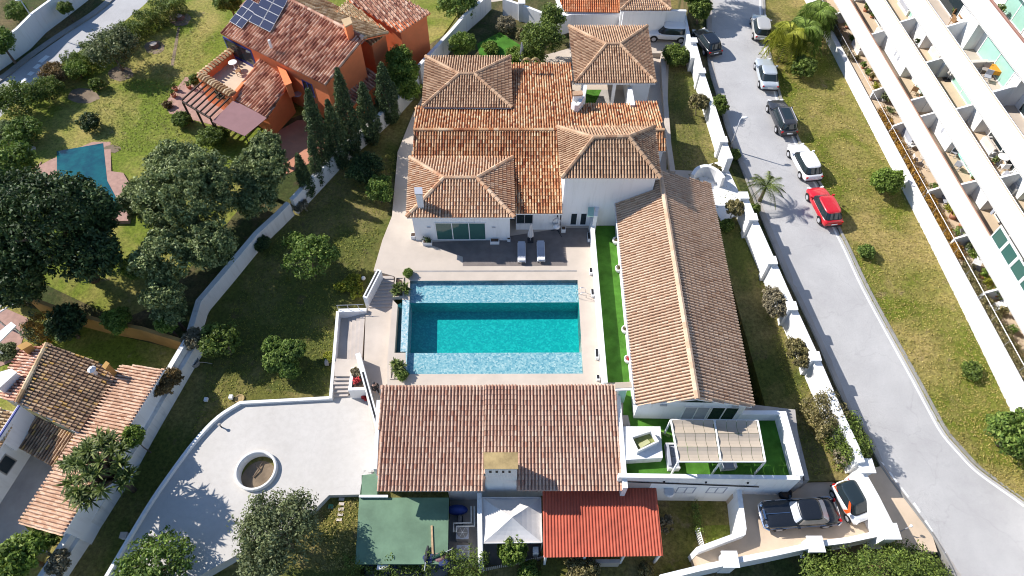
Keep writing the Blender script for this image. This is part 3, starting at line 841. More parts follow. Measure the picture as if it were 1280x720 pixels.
# walls under the main roof
MB().prism([W(645, 263, ZS - .15), W(701, 263, ZS - .15), W(698, 170, ZS - .15), W(645, 170, ZS - .15)], ('z', 0)).build('wall', M['white'], V)
MB().prism([W(519, 195, 3.1), W(690, 195, 3.1), W(690, 166, 3.1), W(519, 166, 3.1)], ('z', 0)).build('wall', M['white'], V)
MB().prism([W(521, 160, 3.4), W(716, 160, 3.4), W(712, 84, 2.5), W(640, 84, 2.5), W(636, 138, 3.3), W(522, 138, 3.3)], ('z', 0)).build('wall', M['white'], V)
MB().prism([W(716, 160, 3.3), W(827, 160, 3.3), W(820, 130, 3.3), W(716, 132, 3.3)], ('z', 0)).build('wall', M['white'], V)
MB().prism([W(790, 188, 3.1), W(829, 188, 3.1), W(826, 160, 3.1), W(790, 160, 3.1)], ('z', 0)).build('wall', M['white'], V)
fm = Face(W(645, 263, ZS - .15), W(701, 263, ZS - .15))
u0, z0, u1, z1 = fm.rect(643, 279, 666.5, 267.5)
fm.window(V, max(u0, .02), z0, u1, z1, M['steel'], M['glass'], 2, fr=.05)
# north-west pavilion and tall east pavilion
c_nw, _z = hip_roof(V, (532, 70), (638, 70), (640, 134), (528, 133), (574, 92), (593, 92), 3.95, PIT, TL_, M['t_pav'])
block_walls(c_nw, 0, V)
c_e, _z = hip_roof(V, (697, 158), (818, 158), (826, 222), (702, 222), (742, 171.5), (786, 170.5), 6.0, PIT, TL_, M['t_pav'])
_, q_e = block_walls(c_e, 0, V, .3)
fe = Face(q_e[3], q_e[2])
for x0, x1 in ((712, 722.5), (724, 734.5)):
    u0, z0, u1, z1 = fe.rect(x0, 281, x1, 266)
    fe.window(V, u0, z0, u1, z1, M['white'], M['glass'], 1, fr=.06)
# glazed link and red end panel beside the hall
m = MB(); a, b = W(735, 268, 1.2), W(741, 252, 2.6)
pa, pb = W(735, 286, 0), W(744, 286, 0)
m.prism([W(734, 270, 2.3), W(742, 270, 2.3), W(743, 254, 2.3), W(736, 254, 2.3)], .12); m.build('glass_canopy', M['glass_green'], V)
m = MB(); m.prism([W(775, 224, 4.9), W(800, 224, 4.9), W(800, 220, 4.9), W(775, 220, 4.9)], 1.2); m.build('end_panel', plain('dark_red_panel', L3(.3, .03, .02)), V)
# chimneys
def chimney(parent, tl, tr, br, bl, z, zb, mat, capmat=None, cap=.12, name='chimney'):
    c = [W(p[0], p[1], z) for p in (tl, tr, br, bl)]
    m = MB(); m.prism(c, ('z', zb)); o = m.build(name, mat, parent)
    q = inset(c, -.06)
    MB().prism([p + Vector((0, 0, cap)) for p in q], cap - .003).build('chimney_cap', capmat or mat, o)
    return o
chimney(V, (519, 236), (527, 236), (527.5, 243), (519.5, 243), 5.1, 3.4, M['white'], M['steel'])
ch = chimney(V, (716.5, 116), (727, 115), (728, 119), (717, 120), 4.9, 3.0, M['white'], M['t_pav'])
# roof vents by the north edge
for x in (658.5, 669):
    m = MB(); a = W(x, 79, 3.85)
    pts = [a + Vector((.42 * math.cos(t), 0, .5 * math.sin(t))) for t in np.linspace(0, math.pi, 9)]
    m.tube(pts, .11, 6); m.build('roof_vent', M['lichen'], V)
# ---------------------------------------------------------------- carport pavilion
K = thing('carport_pavilion', 'hipped tile pavilion roofing the carport beside the street wall', 'carport', W(765, 100, 0))
c_k, _z = hip_roof(K, (711, 32), (809, 32), (820, 103), (719, 103), (758, 55), (775, 55), 3.3, PIT, TL_, M['t_pav'])
qk = inset(c_k, .4)
m = MB(); ek = (qk[2] - qk[3]).normalized()
m.prism([Vector((p.x, p.y, 3.15)) for p in (qk[0], qk[1], qk[1] - Vector((0, .3, 0)), qk[0] - Vector((0, .3, 0)))], ('z', 0)); m.build('wall', M['white'], K)
m = MB(); b_ = lerp(qk[3], qk[2], .72); m.prism([Vector((p.x, p.y, 3.15)) for p in (b_, qk[2], qk[2] + Vector((0, 3, 0)), b_ + Vector((0, 3, 0)))], ('z', 0)); m.build('wall', M['white'], K)
for t in (.06, .5):
    p_ = lerp(qk[3], qk[2], t); m = MB(); m.box((p_.x, p_.y, 0), .3, .3, 3.1); m.build('post', M['white'], K)
sheet('courtyard_slab', [(744, 112), (788, 112), (790, 131), (738, 131)], 0, M['concrete'], dz=.016, skirt=0)
sheet('courtyard_turf', [(731, 112), (752, 112), (744, 129), (731, 129)], 0, M['turf'], dz=.024, skirt=0)
t = thing('courtyard_wall', 'white wall end between the carport courtyard and the tile roof', 'wall', W(791, 128, 0))
MB().wall([W(787, 108, 2.6), W(791, 131, 3.8)], .4, [2.6, 3.8], 0).build('wall_body', M['white'], t)
t = thing('courtyard_wall', 'curved white chimney wall at the left of the carport courtyard', 'wall', W(722, 122, 0))
MB().wall(smooth_line([W(716, 126, 4.6), W(722, 128, 4.7), W(729, 120, 4.4), W(731, 113, 3.9)], 3), .3, 4.5, 0).build('wall_body', M['white'], t)
# ================================================================ HALL WITH LONG GABLE ROOF
Hh = thing('gabled_hall', 'long white hall with a pale tiled gable roof along the turf strip', 'hall', W(850, 380, 0))
ze = 2.75
eNW, eSW = W(768, 235, ze), W(795, 505.5, ze)
eNE, eSE = W(888, 228, ze), W(942, 508, ze)
zrF = ze + rise((eSW + eSE) / 2, 497.5); zrB = ze + rise((eNW + eNE) / 2, 213)
zr = ze + 2.0
rF, rB = W(872, 498, zr), W(825, 214, zr)
tile_roof(Hh, [rB, rF, eSW, eNW], 2, 3, .235, .42, M['t_hall'], slab=.1)
tile_roof(Hh, [rF, rB, eNE, eSE], 2, 3, .235, .42, M['t_hall'], slab=.1)
ridge_tiles(Hh, [(rB, rF)], .19, .5, M['t_hall'])
qh = inset([eNW, eNE, eSE, eSW], .25)
din = [(p.x, p.y) for p in qh]
wb = MB()
g0, g1 = Vector((*din[3], 0)), Vector((*din[2], 0)); gm_ = lerp(g0, g1, .53)
b0, b1 = Vector((*din[0], 0)), Vector((*din[1], 0)); bm_ = lerp(b0, b1, .48)
zw, zp = ze - .16, zr - .22
ring_f = [g0, g1, g1 + Vector((0, 0, zw)), gm_ + Vector((0, 0, zp)), g0 + Vector((0, 0, zw))]
ring_b = [b0, b1, b1 + Vector((0, 0, zw)), bm_ + Vector((0, 0, zp)), b0 + Vector((0, 0, zw))]
wb.add(ring_f + ring_b, [(0, 1, 2, 3, 4), (9, 8, 7, 6, 5), (0, 4, 9, 5), (1, 6, 7, 2)])
wb.build('wall', M['white'], Hh)
fh = Face(g0, g1)
ln = (g1 - g0).length
for (a, b_, z0, z1, gl) in ((.44, .68, .05, 2.05, M['cushion_grey']), (.69, .95, .05, 2.05, M['glass'])):
    fh.window(Hh, ln * a, z0, ln * b_, z1, M['white'], gl, 2, name='glazed_door')
def gable_pane(ts):
    m = MB()
    for o in (.012,):
        m.poly([fh.P(ln * t, z, o) for t, z in ts])
    m.build('gable_pane', M['glass'], Hh)
gable_pane([(.33, zw + .1), (.76, zw + .1), (.55, zp - .2)])
gable_pane([(.1, zw - .02), (.26, zw - .02), (.26, zw + .32)])
gable_pane([(.82, zw - .02), (.97, zw - .02), (.82, zw + .3)])
for t in (.2, .86):
    m = MB(); fh.block(m, ln * t, 2.2, ln * t + .45, 2.32, .003, .1); m.build('wall_lamp', M['steel'], Hh)
m = MB(); m.tube([eNW + Vector((-.08, 0, -.02)), eSW + Vector((-.08, 0, -.02))], .07, 6); m.tube([eSW + Vector((-.08, 0, 0)), eSW + Vector((.2, .2, -.5))], .05, 6); m.build('gutter', M['steel'], Hh)
# ================================================================ ANNEXE WITH CHIMNEY
A = thing('annexe', 'low annexe under one wide pink tiled roof below the pool', 'outbuilding', W(620, 560, -3.5))
zt, zb = 1.5, .1
a0, a1, a2, a3 = W(476, 481, zt), W(770, 480, zt), W(779, 612.5, zb), W(471, 613, zb)
def an(px, py):
    n_ = newell([a0, a1, a2, a3]); return on_plane(px, py, a0, n_)
an_up, an_dn = an(605.5, 480.7), an(646.5, 480.5)
tile_roof(A, [a0, an_up, an(605, 612.8), a3], 2, 3, .228, .35, M['t_annex'], slab=.14)
tile_roof(A, [an_up, an_dn, an(646.5, 592), an(605.5, 592)], 2, 3, .228, .35, M['t_annex'], slab=.14, over=0)
tile_roof(A, [an_dn, a1, a2, an(647, 612.6)], 2, 3, .228, .35, M['t_annex'], slab=.14)
m = MB(); m.prism([a0 + Vector((.25, -.1, -.22)), a1 + Vector((-.25, -.1, -.22)), Vector((a2.x - .35, a2.y + .8, zb - .2)), Vector((a3.x + .35, a3.y + .8, zb - .2))], ('z', -5)); m.build('wall', M['white'], A)
m = MB(); m.wall([W(771.5, 481, 1.06), W(781, 612, zb + .2)], .3, [1.12, zb + .55], -3); m.build('parapet', M['white'], A)
m = MB(); m.wall([W(473, 500, 1.2), W(469, 586, .3)], .25, [1.2, .3], -3); m.build('parapet', M['white'], A)
ch = chimney(A, (605.5, 567), (646, 567), (646.5, 585.5), (606, 585.5), 2.25, -4.4, M['white'], M['lichen'], .07)
fc = Face(W(606, 585.5, 2.25), W(646.5, 585.5, 2.25))
m = MB()
for x in (613, 621, 629, 637):
    u0, z0, u1, z1 = fc.rect(x - 1.4, 591, x + 1.4, 588.3); fc.block(m, u0, z0, u1, z1, -.02, .012)
m.build('vent_slots', M['black'], ch)
# ---------------------------------------------------------------- red sheet roof
Rr = thing('red_sheet_shelter', 'shelter under a bright red corrugated sheet roof below the annexe', 'shelter', W(750, 660, -3.5))
r0, r1, r2, r3 = W(678, 606, -.95), W(820, 606, -.95), W(829, 695, -1.35), W(679.5, 697, -1.35)
def corrugated(parent, q, pitch, amp, mat, name='roof_sheet'):
    n = max(2, int((q[1] - q[0]).length / pitch)) * 4
    mb = MB()
    rows = 2
    for j in range(rows):
        for i in range(n + 1):
            t = i / n
            p = lerp(lerp(q[0], q[1], t), lerp(q[3], q[2], t), j / (rows - 1))
            mb.v.append(tuple(p + Vector((0, 0, amp * (1 if i % 4 in (1, 2) else 0)))))
    for j in range(rows - 1):
        for i in range(n): mb.f.append((j * (n + 1) + i, j * (n + 1) + i + 1, (j + 1) * (n + 1) + i + 1, (j + 1) * (n + 1) + i))
    return mb.build(name, mat, parent)
corrugated(Rr, (r0, r1, r2, r3), .2, .05, M['red_sheet'])
m = MB(); m.bar(r3 + Vector((0, .1, -.12)), r2 + Vector((0, .1, -.12)), .1, .14); m.build('front_beam', M['white'], Rr)
for t in (.02, .35, .68, .98):
    p = lerp(r3, r2, t); m = MB(); m.box((p.x, p.y + .15, -4), .14, .14, 2.5); m.build('post', M['white'], Rr)
m = MB(); p = W(750, 703, -3.6); m.prism([W(722, 699, -2.6), W(775, 699, -2.6), W(775, 704, -2.6), W(722, 704, -2.6)], 1.0); m.build('bench_wall', M['stone_mid'], Rr)
# ---------------------------------------------------------------- green flat roof
G = thing('flat_roof_store', 'low store with a green painted flat roof next to the cream terrace', 'outbuilding', W(500, 660, -4.4))
m = MB(); m.prism([W(449, 622, -2.1), W(561, 622, -2.1), W(559.5, 705, -2.1), W(444, 705, -2.1)], .25); m.build('roof', M['green_roof'], G)
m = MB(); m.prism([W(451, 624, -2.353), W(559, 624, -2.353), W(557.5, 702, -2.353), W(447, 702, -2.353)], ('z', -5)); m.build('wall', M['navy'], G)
m = MB(); m.prism([W(454, 588, -2.0), W(472, 588, -2.0), W(471.5, 620, -2.0), W(449.5, 620, -2.0)], .6); m.build('upper_roof', M['green_roof'], G)
m = MB(); m.bar(W(449, 620.5, -1.95), W(485, 620.5, -1.95), .16, .16); m.build('trim', M['white'], G)
m = MB(); m.bar(W(539.5, 657, -2.06), W(541, 695, -2.06), .12, .08); m.build('timber_batten', M['wood'], G)
# ---------------------------------------------------------------- patio walls by the hall
def pw(label, pts, h, th, zb, mat=None, name='patio_wall'):
    t = thing(name, label, 'wall', W(pts[0][0], pts[0][1], h))
    MB().wall([W(p[0], p[1], h) for p in pts], th, h, zb).build('wall_body', mat or M['white'], t)
    return t
pwt = pw('long white patio wall whose tall front face drops to the sunken garden', [(773, 594), (806, 594.5), (841, 595), (1000, 597)], 1.0, .28, -4.2)
fp = Face(*[W(p[0], p[1], 1.0) for p in ((773, 596), (1000, 599))])
for x0, x1 in ((843, 871), (881, 910)):
    u0, z0, u1, z1 = fp.rect(x0, 615.5, x1, 608.5); fp.window(pwt, u0, z0, u1, z1, M['cushion_grey'], M['glass'], 2, fr=.09)
m = MB(); u0, z0, u1, z1 = fp.rect(776, 604.5, 952, 602.5); m.tube([fp.P(u0, z1, .1), fp.P(u1, z0, .1)], .045, 6)
for t in (.3, .6, .9): m.box(fp.P(u0 + (u1 - u0) * t, z1 - .08, .06), .1, .12, .16)
m.build('drain_pipe', M['black'], pwt)
m = MB(); q = fp.at(836, 610); m.lathe(q + fp.n * .25, [(.36, -.04), (.38, 0), (.3, .12)], 12); m.build('wall_dish', M['steel'], pwt)
pw('white patio wall on the street side with a sunlit top', [(978, 514), (1000, 594.5)], 1.0, .5, -2.5)
pw('short white patio wall running from the hall to the corner', [(925, 515.5), (974, 515.5)], 1.0, .3, -1)
pw('low grey coping wall outside the patio wall', [(988, 512), (1009, 600)], -.3, .3, -2.5, M['grey_wall'], 'coping_wall')
t = pw('white stair wall sloping down beside the driveway', [(923, 606), (930, 660), (929, 666), (872, 687)], -1.1, .32, -4.2, None, 'stair_wall')
sheet('patio_turf', [(779, 484), (800, 484), (800, 520), (930, 518), (978, 518), (996, 598), (779, 598)], 0, M['turf'], dz=.01, skirt=0)
sheet('turf_strip', [(741, 262), (772, 258), (799, 478), (759, 478)], 0, M['turf'], dz=.012, skirt=0)
t = thing('turf_strip_wall', 'thin white wall dividing the pool deck from the bright turf strip', 'wall', W(747, 370, 0))
MB().wall([W(739, 262, 1.05), W(757, 478, 1.05)], .3, 1.05, -.5).build('wall_body', M['white'], t)
t = thing('screen_wall', 'tall white screen wall between villa and hall at the top of the turf strip', 'wall', W(752, 260, 0))
MB().wall([W(744.5, 270, 2.3), W(751, 236, 2.3)], .3, 2.3, 0).build('wall_body', M['white'], t)
t = thing('screen_wall', 'white back wall closing the far end of the turf strip under a tiled coping', 'wall', W(760, 238, 0))
MB().wall([W(751, 237, 2.4), W(774, 236, 2.4)], .3, 2.4, 0).build('wall_body', M['white'], t)
MB().wall([W(748, 236, 2.45), W(772, 235, 2.45)], .8, 2.5, 2.403).build('coping', M['t_pav'], t)
# ================================================================ ORANGE HOUSE
OH = thing('orange_house', 'orange house with mixed clay tile roofs and solar panels', 'house', W(370, 110, -.4))
ze, zr = 4.6, 6.3
oA, oB, oC, oD = W(275, 40, ze), W(407, 106, ze), W(455, 47, zr), W(325, -20, zr)
MB().prism([p - Vector((0, 0, .2)) for p in inset([oA, oB, oC, oD], .3)], ('z', -1.5)).build('wall', M['orange'], OH)
tile_roof(OH, [oA, oB, oC, oD], 0, 1, .33, .42, M['t_orange'], slab_mat=M['orange'], hs=1.6, rr=.28)
bk = (oC - oB); bk.z = 0
oE, oF = oC + bk * .55 + Vector((0, 0, -1.1)), oD + bk * .55 + Vector((0, 0, -1.1))
tile_roof(OH, [oC, oD, oF, oE], 2, 3, .3, .4, M['t_cream'], slab_mat=M['orange'], hs=1.5)
ridge_tiles(OH, [(oD, oC)], .16, .42, M['t_orange'])
# lower yellowed roof and the north-east wing
p = [W(412, 20, 5.6), W(434, 0, 6.1), W(486, 39, 5.0), W(464, 56, 4.5)]
tile_roof(OH, p, 2, 3, .3, .4, M['t_cream'], slab_mat=M['orange'], hs=1.5)
MB().prism([q - Vector((0, 0, .2)) for q in inset(p, .25)], ('z', -1.5)).build('wall', M['orange'], OH)
p = [W(432, -14, 6.2), W(452, -30, 6.6), W(538, 15, 5.2), W(500, 39, 4.6), W(436, 1, 5.6)]
tile_roof(OH, p, 2, 3, .33, .42, M['t_orange'], slab_mat=M['orange'], hs=1.6, rr=.28)
MB().prism([q - Vector((0, 0, .2)) for q in inset(p, .25)], ('z', -1.5)).build('wall', M['orange'], OH)
# lean-to at the south-east foot of the wall
p = [W(459, 84, 2.3), W(478, 98, 1.7), W(432, 140, 1.7), W(413, 123, 2.3)]
tile_roof(OH, p, 1, 2, .33, .42, M['t_orange'], slab_mat=M['orange'], hs=1.6, rr=.28)
MB().prism([q - Vector((0, 0, .25)) for q in inset(p, .2)], ('z', -1.5)).build('wall', M['orange'], OH)
# lower front roof
p = [W(325, 73, 3.2), W(358, 90, 3.2), W(363, 108, 2.9), W(334, 147, 2.1), W(290, 121, 2.1)]
lo = [W(325, 73, 3.25), W(361, 101, 3.25), W(334, 147, 2.1), W(290, 121, 2.1)]
tile_roof(OH, lo, 2, 3, .33, .42, M['t_orange'], slab_mat=M['orange'], hs=1.6, rr=.28)
MB().prism([q - Vector((0, 0, .25)) for q in inset(lo, .25)], ('z', -1.5)).build('wall', M['orange'], OH)
# roof terrace with tiled parapets
tp = [W(248, 93, 2.7), W(292, 58, 2.7), W(325, 76, 2.7), W(290, 118, 2.7)]
MB().prism([Vector((q.x, q.y, 1.7)) for q in tp], ('z', -1.5)).build('terrace_floor', M['beige_floor'], OH)
MB().wall([tp[2], tp[3], tp[0], tp[1]], .3, 2.6, -1.4).build('parapet', M['orange'], OH)
cm = MB()
for a, b in ((tp[0], tp[1]), (tp[3], tp[0])):
    n = int((b - a).length / .36); d = (b - a).normalized(); sd = Vector((-d.y, d.x, 0))
    for i in range(n):
        c = a + (b - a) * ((i + .5) / n) + Vector((0, 0, .0))
        cm.tube([c - sd * .5 - Vector((0, 0, .12)), c + Vector((0, 0, .03)), c + sd * .3 - Vector((0, 0, .1))], .13, 6)
cm.build('coping_tiles', M['t_cream'], OH, kind='stuff')
# blue double door behind the terrace
fo = Face(inset([oA, oB, oC, oD], .3)[0], inset([oA, oB, oC, oD], .3)[1])
for x0, x1 in ((292, 299), (302, 310)):
    u0, z0, u1, z1 = fo.rect(x0, 78, x1, 52)
    m = MB(); fo.block(m, u0, 1.72, u1, 3.9, .004, .06); d = m.build('door', M['blue_trim'], OH)
    m = MB(); fo.block(m, u0 + .15, 2.1, u1 - .15, 3.7, .062, .075); m.build('pane', M['glass'], d)
u0, z0, u1, z1 = fo.rect(385, 117, 400, 103)
fo.window(OH, u0 - .3, 1.9, u0 + 1.0, 3.4, M['blue_trim'], M['glass'], 2)
chimney(OH, (347, 82), (352, 79), (364, 104), (357, 107), 3.6, 2.2, M['orange'], M['orange'], .06)
chimney(OH, (428, 26), (437, 23), (440, 30), (432, 34), 7.4, 5.0, M['orange'], M['t_cream'])
m = MB(); q0, q1 = W(357, 4, 6.1), W(412, 28, 6.1); m.tube([q0, q1], .05, 6); m.build('roof_pipe', M['white'], OH)
m = MB(); q = W(338, 56, 5.5); m.tube([q - Vector((0, 0, .3)), q + Vector((0, 0, .5))], .12, 8); m.build('roof_vent', M['pot_white'], OH)
# satellite-dish like lamp on the south wall
m = MB(); fw = Face(inset(lo, .25)[1], inset(lo, .25)[2]); q = W(372, 119, 1.4); m.lathe(q, [(.05, 0), (.42, .12), (.4, .15)], 12); m.tube([q, q - Vector((.6, -.3, .1))], .03, 5); m.build('dish_antenna', M['steel'], OH)
# solar panels: two blocks following the roof slope
sn = newell([oA, oB, oC, oD])
def on_roof(px, py, off=0.0): return on_plane(px, py, oA + sn * .16, sn) + sn * off
def panel_grid(tl, tr, bl, cols, rows):
    a, b, c = on_roof(*tl), on_roof(*tr), on_roof(*bl)
    for i in range(cols):
        for j in range(rows):
            P = [a + (b - a) * (i + x) / cols + (c - a) * (j + y) / rows for x, y in ((.02, .02), (.98, .02), (.98, .98), (.02, .98))]
            m = MB(); m.prism([q + sn * .06 for q in P], .05); o = m.build('solar_panel', M['steel'], OH)
            P2 = inset([q + sn * .064 for q in P], .016)
            m = MB(); m.poly(P2); m.build('cells', M['solar'], o)
panel_grid((310.5, -2), (326, 7), (287, 27), 2, 3)
panel_grid((326, 7), (345, 17), (304, 37), 2, 3) if False else None
panel_grid((333, -12), (360, 1), (311, 27), 2, 4)
# pergola over the front patio
PG = thing('pergola', 'dark timber pergola over the pink patio in front of the orange house', 'pergola', W(250, 130, -.5))
zb_ = 2.0
f0, f1, k0, k1 = W(228, 127, zb_), W(263, 148, zb_), W(256, 102, zb_), W(291, 121, zb_)
for a, b in ((f0, f1), (k0, k1)):
    m = MB(); m.bar(a, b, .14, .16); m.build('beam', M['timber'], PG)
for i in range(7):
    t = i / 6
    m = MB(); up_ = Vector((0, 0, .16)); m.bar(lerp(f0, f1, t) + up_, lerp(k0, k1, t) + up_, .1, .13); m.build('rafter', M['timber'], PG)
for q in (f0, f1, lerp(f0, f1, .5)):
    m = MB(); m.box((q.x, q.y, -1), .14, .14, zb_ + .92); m.build('post', M['timber'], PG)
sheet('pink_patio', [(205, 130), (232, 96), (262, 104), (300, 125), (292, 160), (265, 156), (212, 142)], ZN, M['brick_floor'], dz=.03, skirt=0)
sheet('terracotta_patio', [(340, 168), (372, 150), (410, 150), (420, 176), (395, 200), (350, 222), (335, 205)], ZN, M['orange_in'], dz=.04, skirt=0)
AW = thing('awning', 'flat brown fabric awning beside the pergola', 'awning', W(300, 150, 0))
m = MB(); m.prism([W(292, 125, 2.1), W(334, 147, 2.1), W(306, 170, 1.9), W(265, 152, 1.9)], .06); m.build('canopy', M['awning'], AW)
for x, y in ((306, 168), (267, 151)):
    q = W(x, y, 1.85); m = MB(); m.box((q.x, q.y, -1), .08, .08, 2.8); m.build('post', M['dark'], AW)
# ================================================================ OLD HOUSE, lower left
B = thing('old_house', 'old low house with brown and pink tiled roofs by the boundary wall', 'house', W(90, 520, -2.4))
zv = .35
b1, b2, b3, b4 = W(59, 429, 1.7), W(149, 463, zv), W(97, 541, zv), W(21, 503, 1.7)
tile_roof(B, [b1, b2, b3, b4], 1, 2, .23, .34, M['t_old'], hs=1.4)
MB().prism([q - Vector((0, 0, .2)) for q in inset([b1, b2, b3, b4], .25)], ('z', -3.5)).build('wall', M['white'], B)
l2, l3 = W(28, 438, .9), W(-14, 492, .9)
tile_roof(B, [b1, b4, l3, l2], 2, 3, .23, .36, M['t_orange'])
MB().prism([q - Vector((0, 0, .2)) for q in inset([b1, b4, l3, l2], .25)], ('z', -3.5)).build('wall', M['white'], B)
ridge_tiles(B, [(b1, b4)], .17, .42, M['t_cream'])
p = [W(152, 455, zv - .1), W(204, 461, .95), W(77, 668, .75), W(23, 653, zv - .3)]
tile_roof(B, p, 0, 3, .23, .36, M['t_pink'])
MB().prism([q - Vector((0, 0, .2)) for q in inset(p, .25)], ('z', -3.5)).build('wall', M['white'], B)
p = [W(20, 508, -.2), W(97, 545, -.2), W(80, 590, -.75), W(8, 550, -.75)]
tile_roof(B, p, 2, 3, .23, .36, M['t_old'])
p2 = [W(-60, 470, 1.0), W(20, 515, 1.0), W(-10, 600, 1.0), W(-90, 600, 1.0)]
tile_roof(B, [W(-50, 500, 1.6), W(24, 515, 1.1), W(-2, 562, 1.0), W(-60, 545, 1.6)], 1, 2, .23, .36, M['t_cream'])
wq = [W(5, 541, .8), W(-122, 714, .8), W(-190, 640, .8), W(-53, 497, .8)]  # white block stretched on out of view so that it shades the courtyard
MB().prism(wq, ('z', -3.5)).build('wall', M['white'], B)
fb = Face(wq[0], wq[1])
fb.window(B, 1.0, -1.7, 2.1, -.4, M['grey_wall'], M['glass'], 1, fr=.08)
m = MB(); m.wall([W(24, 507, 1.5), W(-6, 548, 1.5)], .25, [1.5, 1.3], -.6); m.build('gable_wall', M['white'], B)
m = MB(); m.wall([W(24, 506.5, 1.56), W(-6, 547.5, 1.56)], .1, [1.58, 1.38], [1.503, 1.303]); m.build('coping', M['blue_trim'], B)
chimney(B, (23, 433), (33, 428), (39, 431), (28, 437), 2.0, .4, M['ochre'], M['ochre'], .06)
chimney(B, (129, 458), (133, 453), (136, 455), (132, 461), 1.6, .2, M['ochre'], M['ochre'], .06)
m = MB(); q = W(115, 462, 1.3); m.tube([q - Vector((0, 0, .6)), q], .13, 8); m.lathe(q, [(.3, 0), (.3, .05), (.1, .25)], 8); m.build('roof_vent', M['pot_white'], B)
chimney(B, (-6, 468), (14, 462), (20, 466), (-2, 486), 2.0, .2, M['white'], M['white'], .05, 'roof_box')
sheet('old_courtyard', [(-60, 640), (8, 552), (60, 560), (70, 590), (24, 650), (60, 690), (20, 700), (-60, 680)], ZN, M['concrete'], dz=.03, skirt=0)
# pale slab roof and white pergola rails at the left edge
t = thing('sunshade_roof', 'white flat sunshade roof over the pink terrace at the left edge', 'canopy', W(0, 425, -2))
m = MB(); m.prism([W(-20, 430, .2), W(14, 402, .2), W(20, 407, .2), W(-14, 440, .2)], .1); m.build('panel', M['white'], t)
for q in (W(12, 405, .2), W(-12, 430, .2)):
    m = MB(); m.box((q.x, q.y, -3), .1, .1, 3.0); m.build('post', M['white'], t)
t = thing('pergola', 'open white metal pergola rails at the left edge above the old house', 'pergola', W(10, 385, -2))
for i in range(4):
    m = MB(); m.bar(W(-16 + i * 2, 402 + i * 4 - 18, .3), W(14 + i * 4, 356 + i * 6, .3), .09, .09); m.build('rail', M['white'], t)
for q in (W(15, 360, .3), W(-14, 390, .3)):
    m = MB(); m.box((q.x, q.y, -3), .1, .1, 3.2); m.build('post', M['white'], t)
sheet('pink_terrace', [(-30, 470), (-30, 400), (6, 385), (36, 398), (28, 425), (20, 450)], ZN, M['brick_floor'], dz=.03, skirt=0)
boundary_wall('ochre garden wall running behind the old house', [(36, 372), (80, 388), (128, 401), (176, 410), (228, 426)], 1.7, ZN, .3, M['ochre'], name='garden_wall')
# ================================================================ BOUNDARY WALLS
lw = [(30, 752), (42, 732), (105, 638), (142, 580), (176, 520), (214, 455), (235, 420)]
boundary_wall('long white boundary wall between the old house and the villa lawn', lw, 1.9, ZL, .35, M['white_old'], 2.5)
boundary_wall('lower white wall ledge along the foot of the boundary wall', [(x + 11, y + 6) for x, y in lw], 1.25, ZL, .35, M['white_old'], 2.5, name='wall_ledge')
boundary_wall('white boundary wall passing under the big grey-green tree', [(237, 413), (248, 376), (283, 335), (320, 291), (345, 268), (360, 253)], 1.4, ZL, .45, M['white_old'])
boundary_wall('white boundary wall behind the row of cypresses', [(364, 249), (398, 213), (425, 185), (455, 160), (495, 124), (517, 100), (520, 90)], 1.7, ZL, .4, M['white_old'])
boundary_wall('weathered white wall between the orange house and the villa back garden', [(523, 82), (545, 58), (562, 40), (580, 19), (601, 1), (612, -10)], 2.1, ZL, .35, M['white_old'])
boundary_wall('sunlit white back garden wall with two bays', [(629, -2), (656, 7), (681, 17), (697, 22)], 1.9, 0, .3, M['white'], pillars=[(652, 2)])
boundary_wall('lower white back wall under the bright orange tile roof', [(698, 22), (714, 17), (775, 17)], 2.1, 0, .3, M['white'])
boundary_wall('tall white back wall behind the parked white car', [(776, 12), (858, 13)], 2.9, 0, .3, M['white'])
boundary_wall('narrow white side wall between the parked white car and the street', [(855, 14), (858, 30), (866, 72)], 1.6, 0, .35, M['white'], name='side_wall')
sw = [(867, 52), (877, 90), (890, 130), (904, 174), (913, 198)]
def ZS_(px, py): return ZR(px, py)
boundary_wall('white street wall with square pillars north of the villa entrance', sw, 1.7, lambda x, y: min(0, ZR(x, y)), .5, M['white'], pillars=[(867, 50), (877, 88), (904, 174)])
boundary_wall('white street wall with square pillars south of the villa entrance', [(930, 244), (941, 271), (965, 325), (990, 382), (1019, 445), (1050, 517), (1070, 560), (1077, 578)], 2.1, lambda x, y: ZR(x, y), .5, M['white'], pillars=[(930, 244), (941, 271), (965, 325), (990, 382), (1019, 445)])
boundary_wall('wide white wall with end pillars between the driveway and the road', [(1073, 588), (1092, 622), (1112, 662)], 1.7, -2.0, .8, M['white'], pillars=[(1083, 582), (1114, 664)], pil=.8)
boundary_wall('white wall with pillars along the front edge of the driveway', [(826, 722), (871, 711), (912, 702), (964, 692), (1020, 680), (1060, 675), (1110, 664)], 1.0, -2.1, .35, M['white'], pillars=[(913, 699), (1020, 680)], pil=.8)
boundary_wall('tall white wall across the lane with letter boxes', [(-30, 70), (6, 46), (20, 36), (40, 16), (62, 0), (100, -28)], 2.3, ZN, .3, M['white'])
t = thing('yard_wall', 'thin white wall between the machine yard and the tent', 'wall', W(600, 665, -4.4))
MB().wall([W(599, 616, -1.6), W(600.5, 704, -1.6)], .3, -1.6, -5).build('wall_body', M['white'], t)
t = boundary_wall('low curved pale kerb wall beside the east lawn', [(829, 66), (830, 100), (833, 140), (836, 180), (841, 214)], .5, 0, .45, M['stone_mid'], name='lawn_edging')
boundary_wall('low white cross wall by the parked car', [(815, 65), (832, 65)], .5, 0, .4, M['stone'], name='lawn_edging')
t = thing('arch_wall', 'rounded white wall by the villa entrance path', 'wall', W(875, 218, 0))
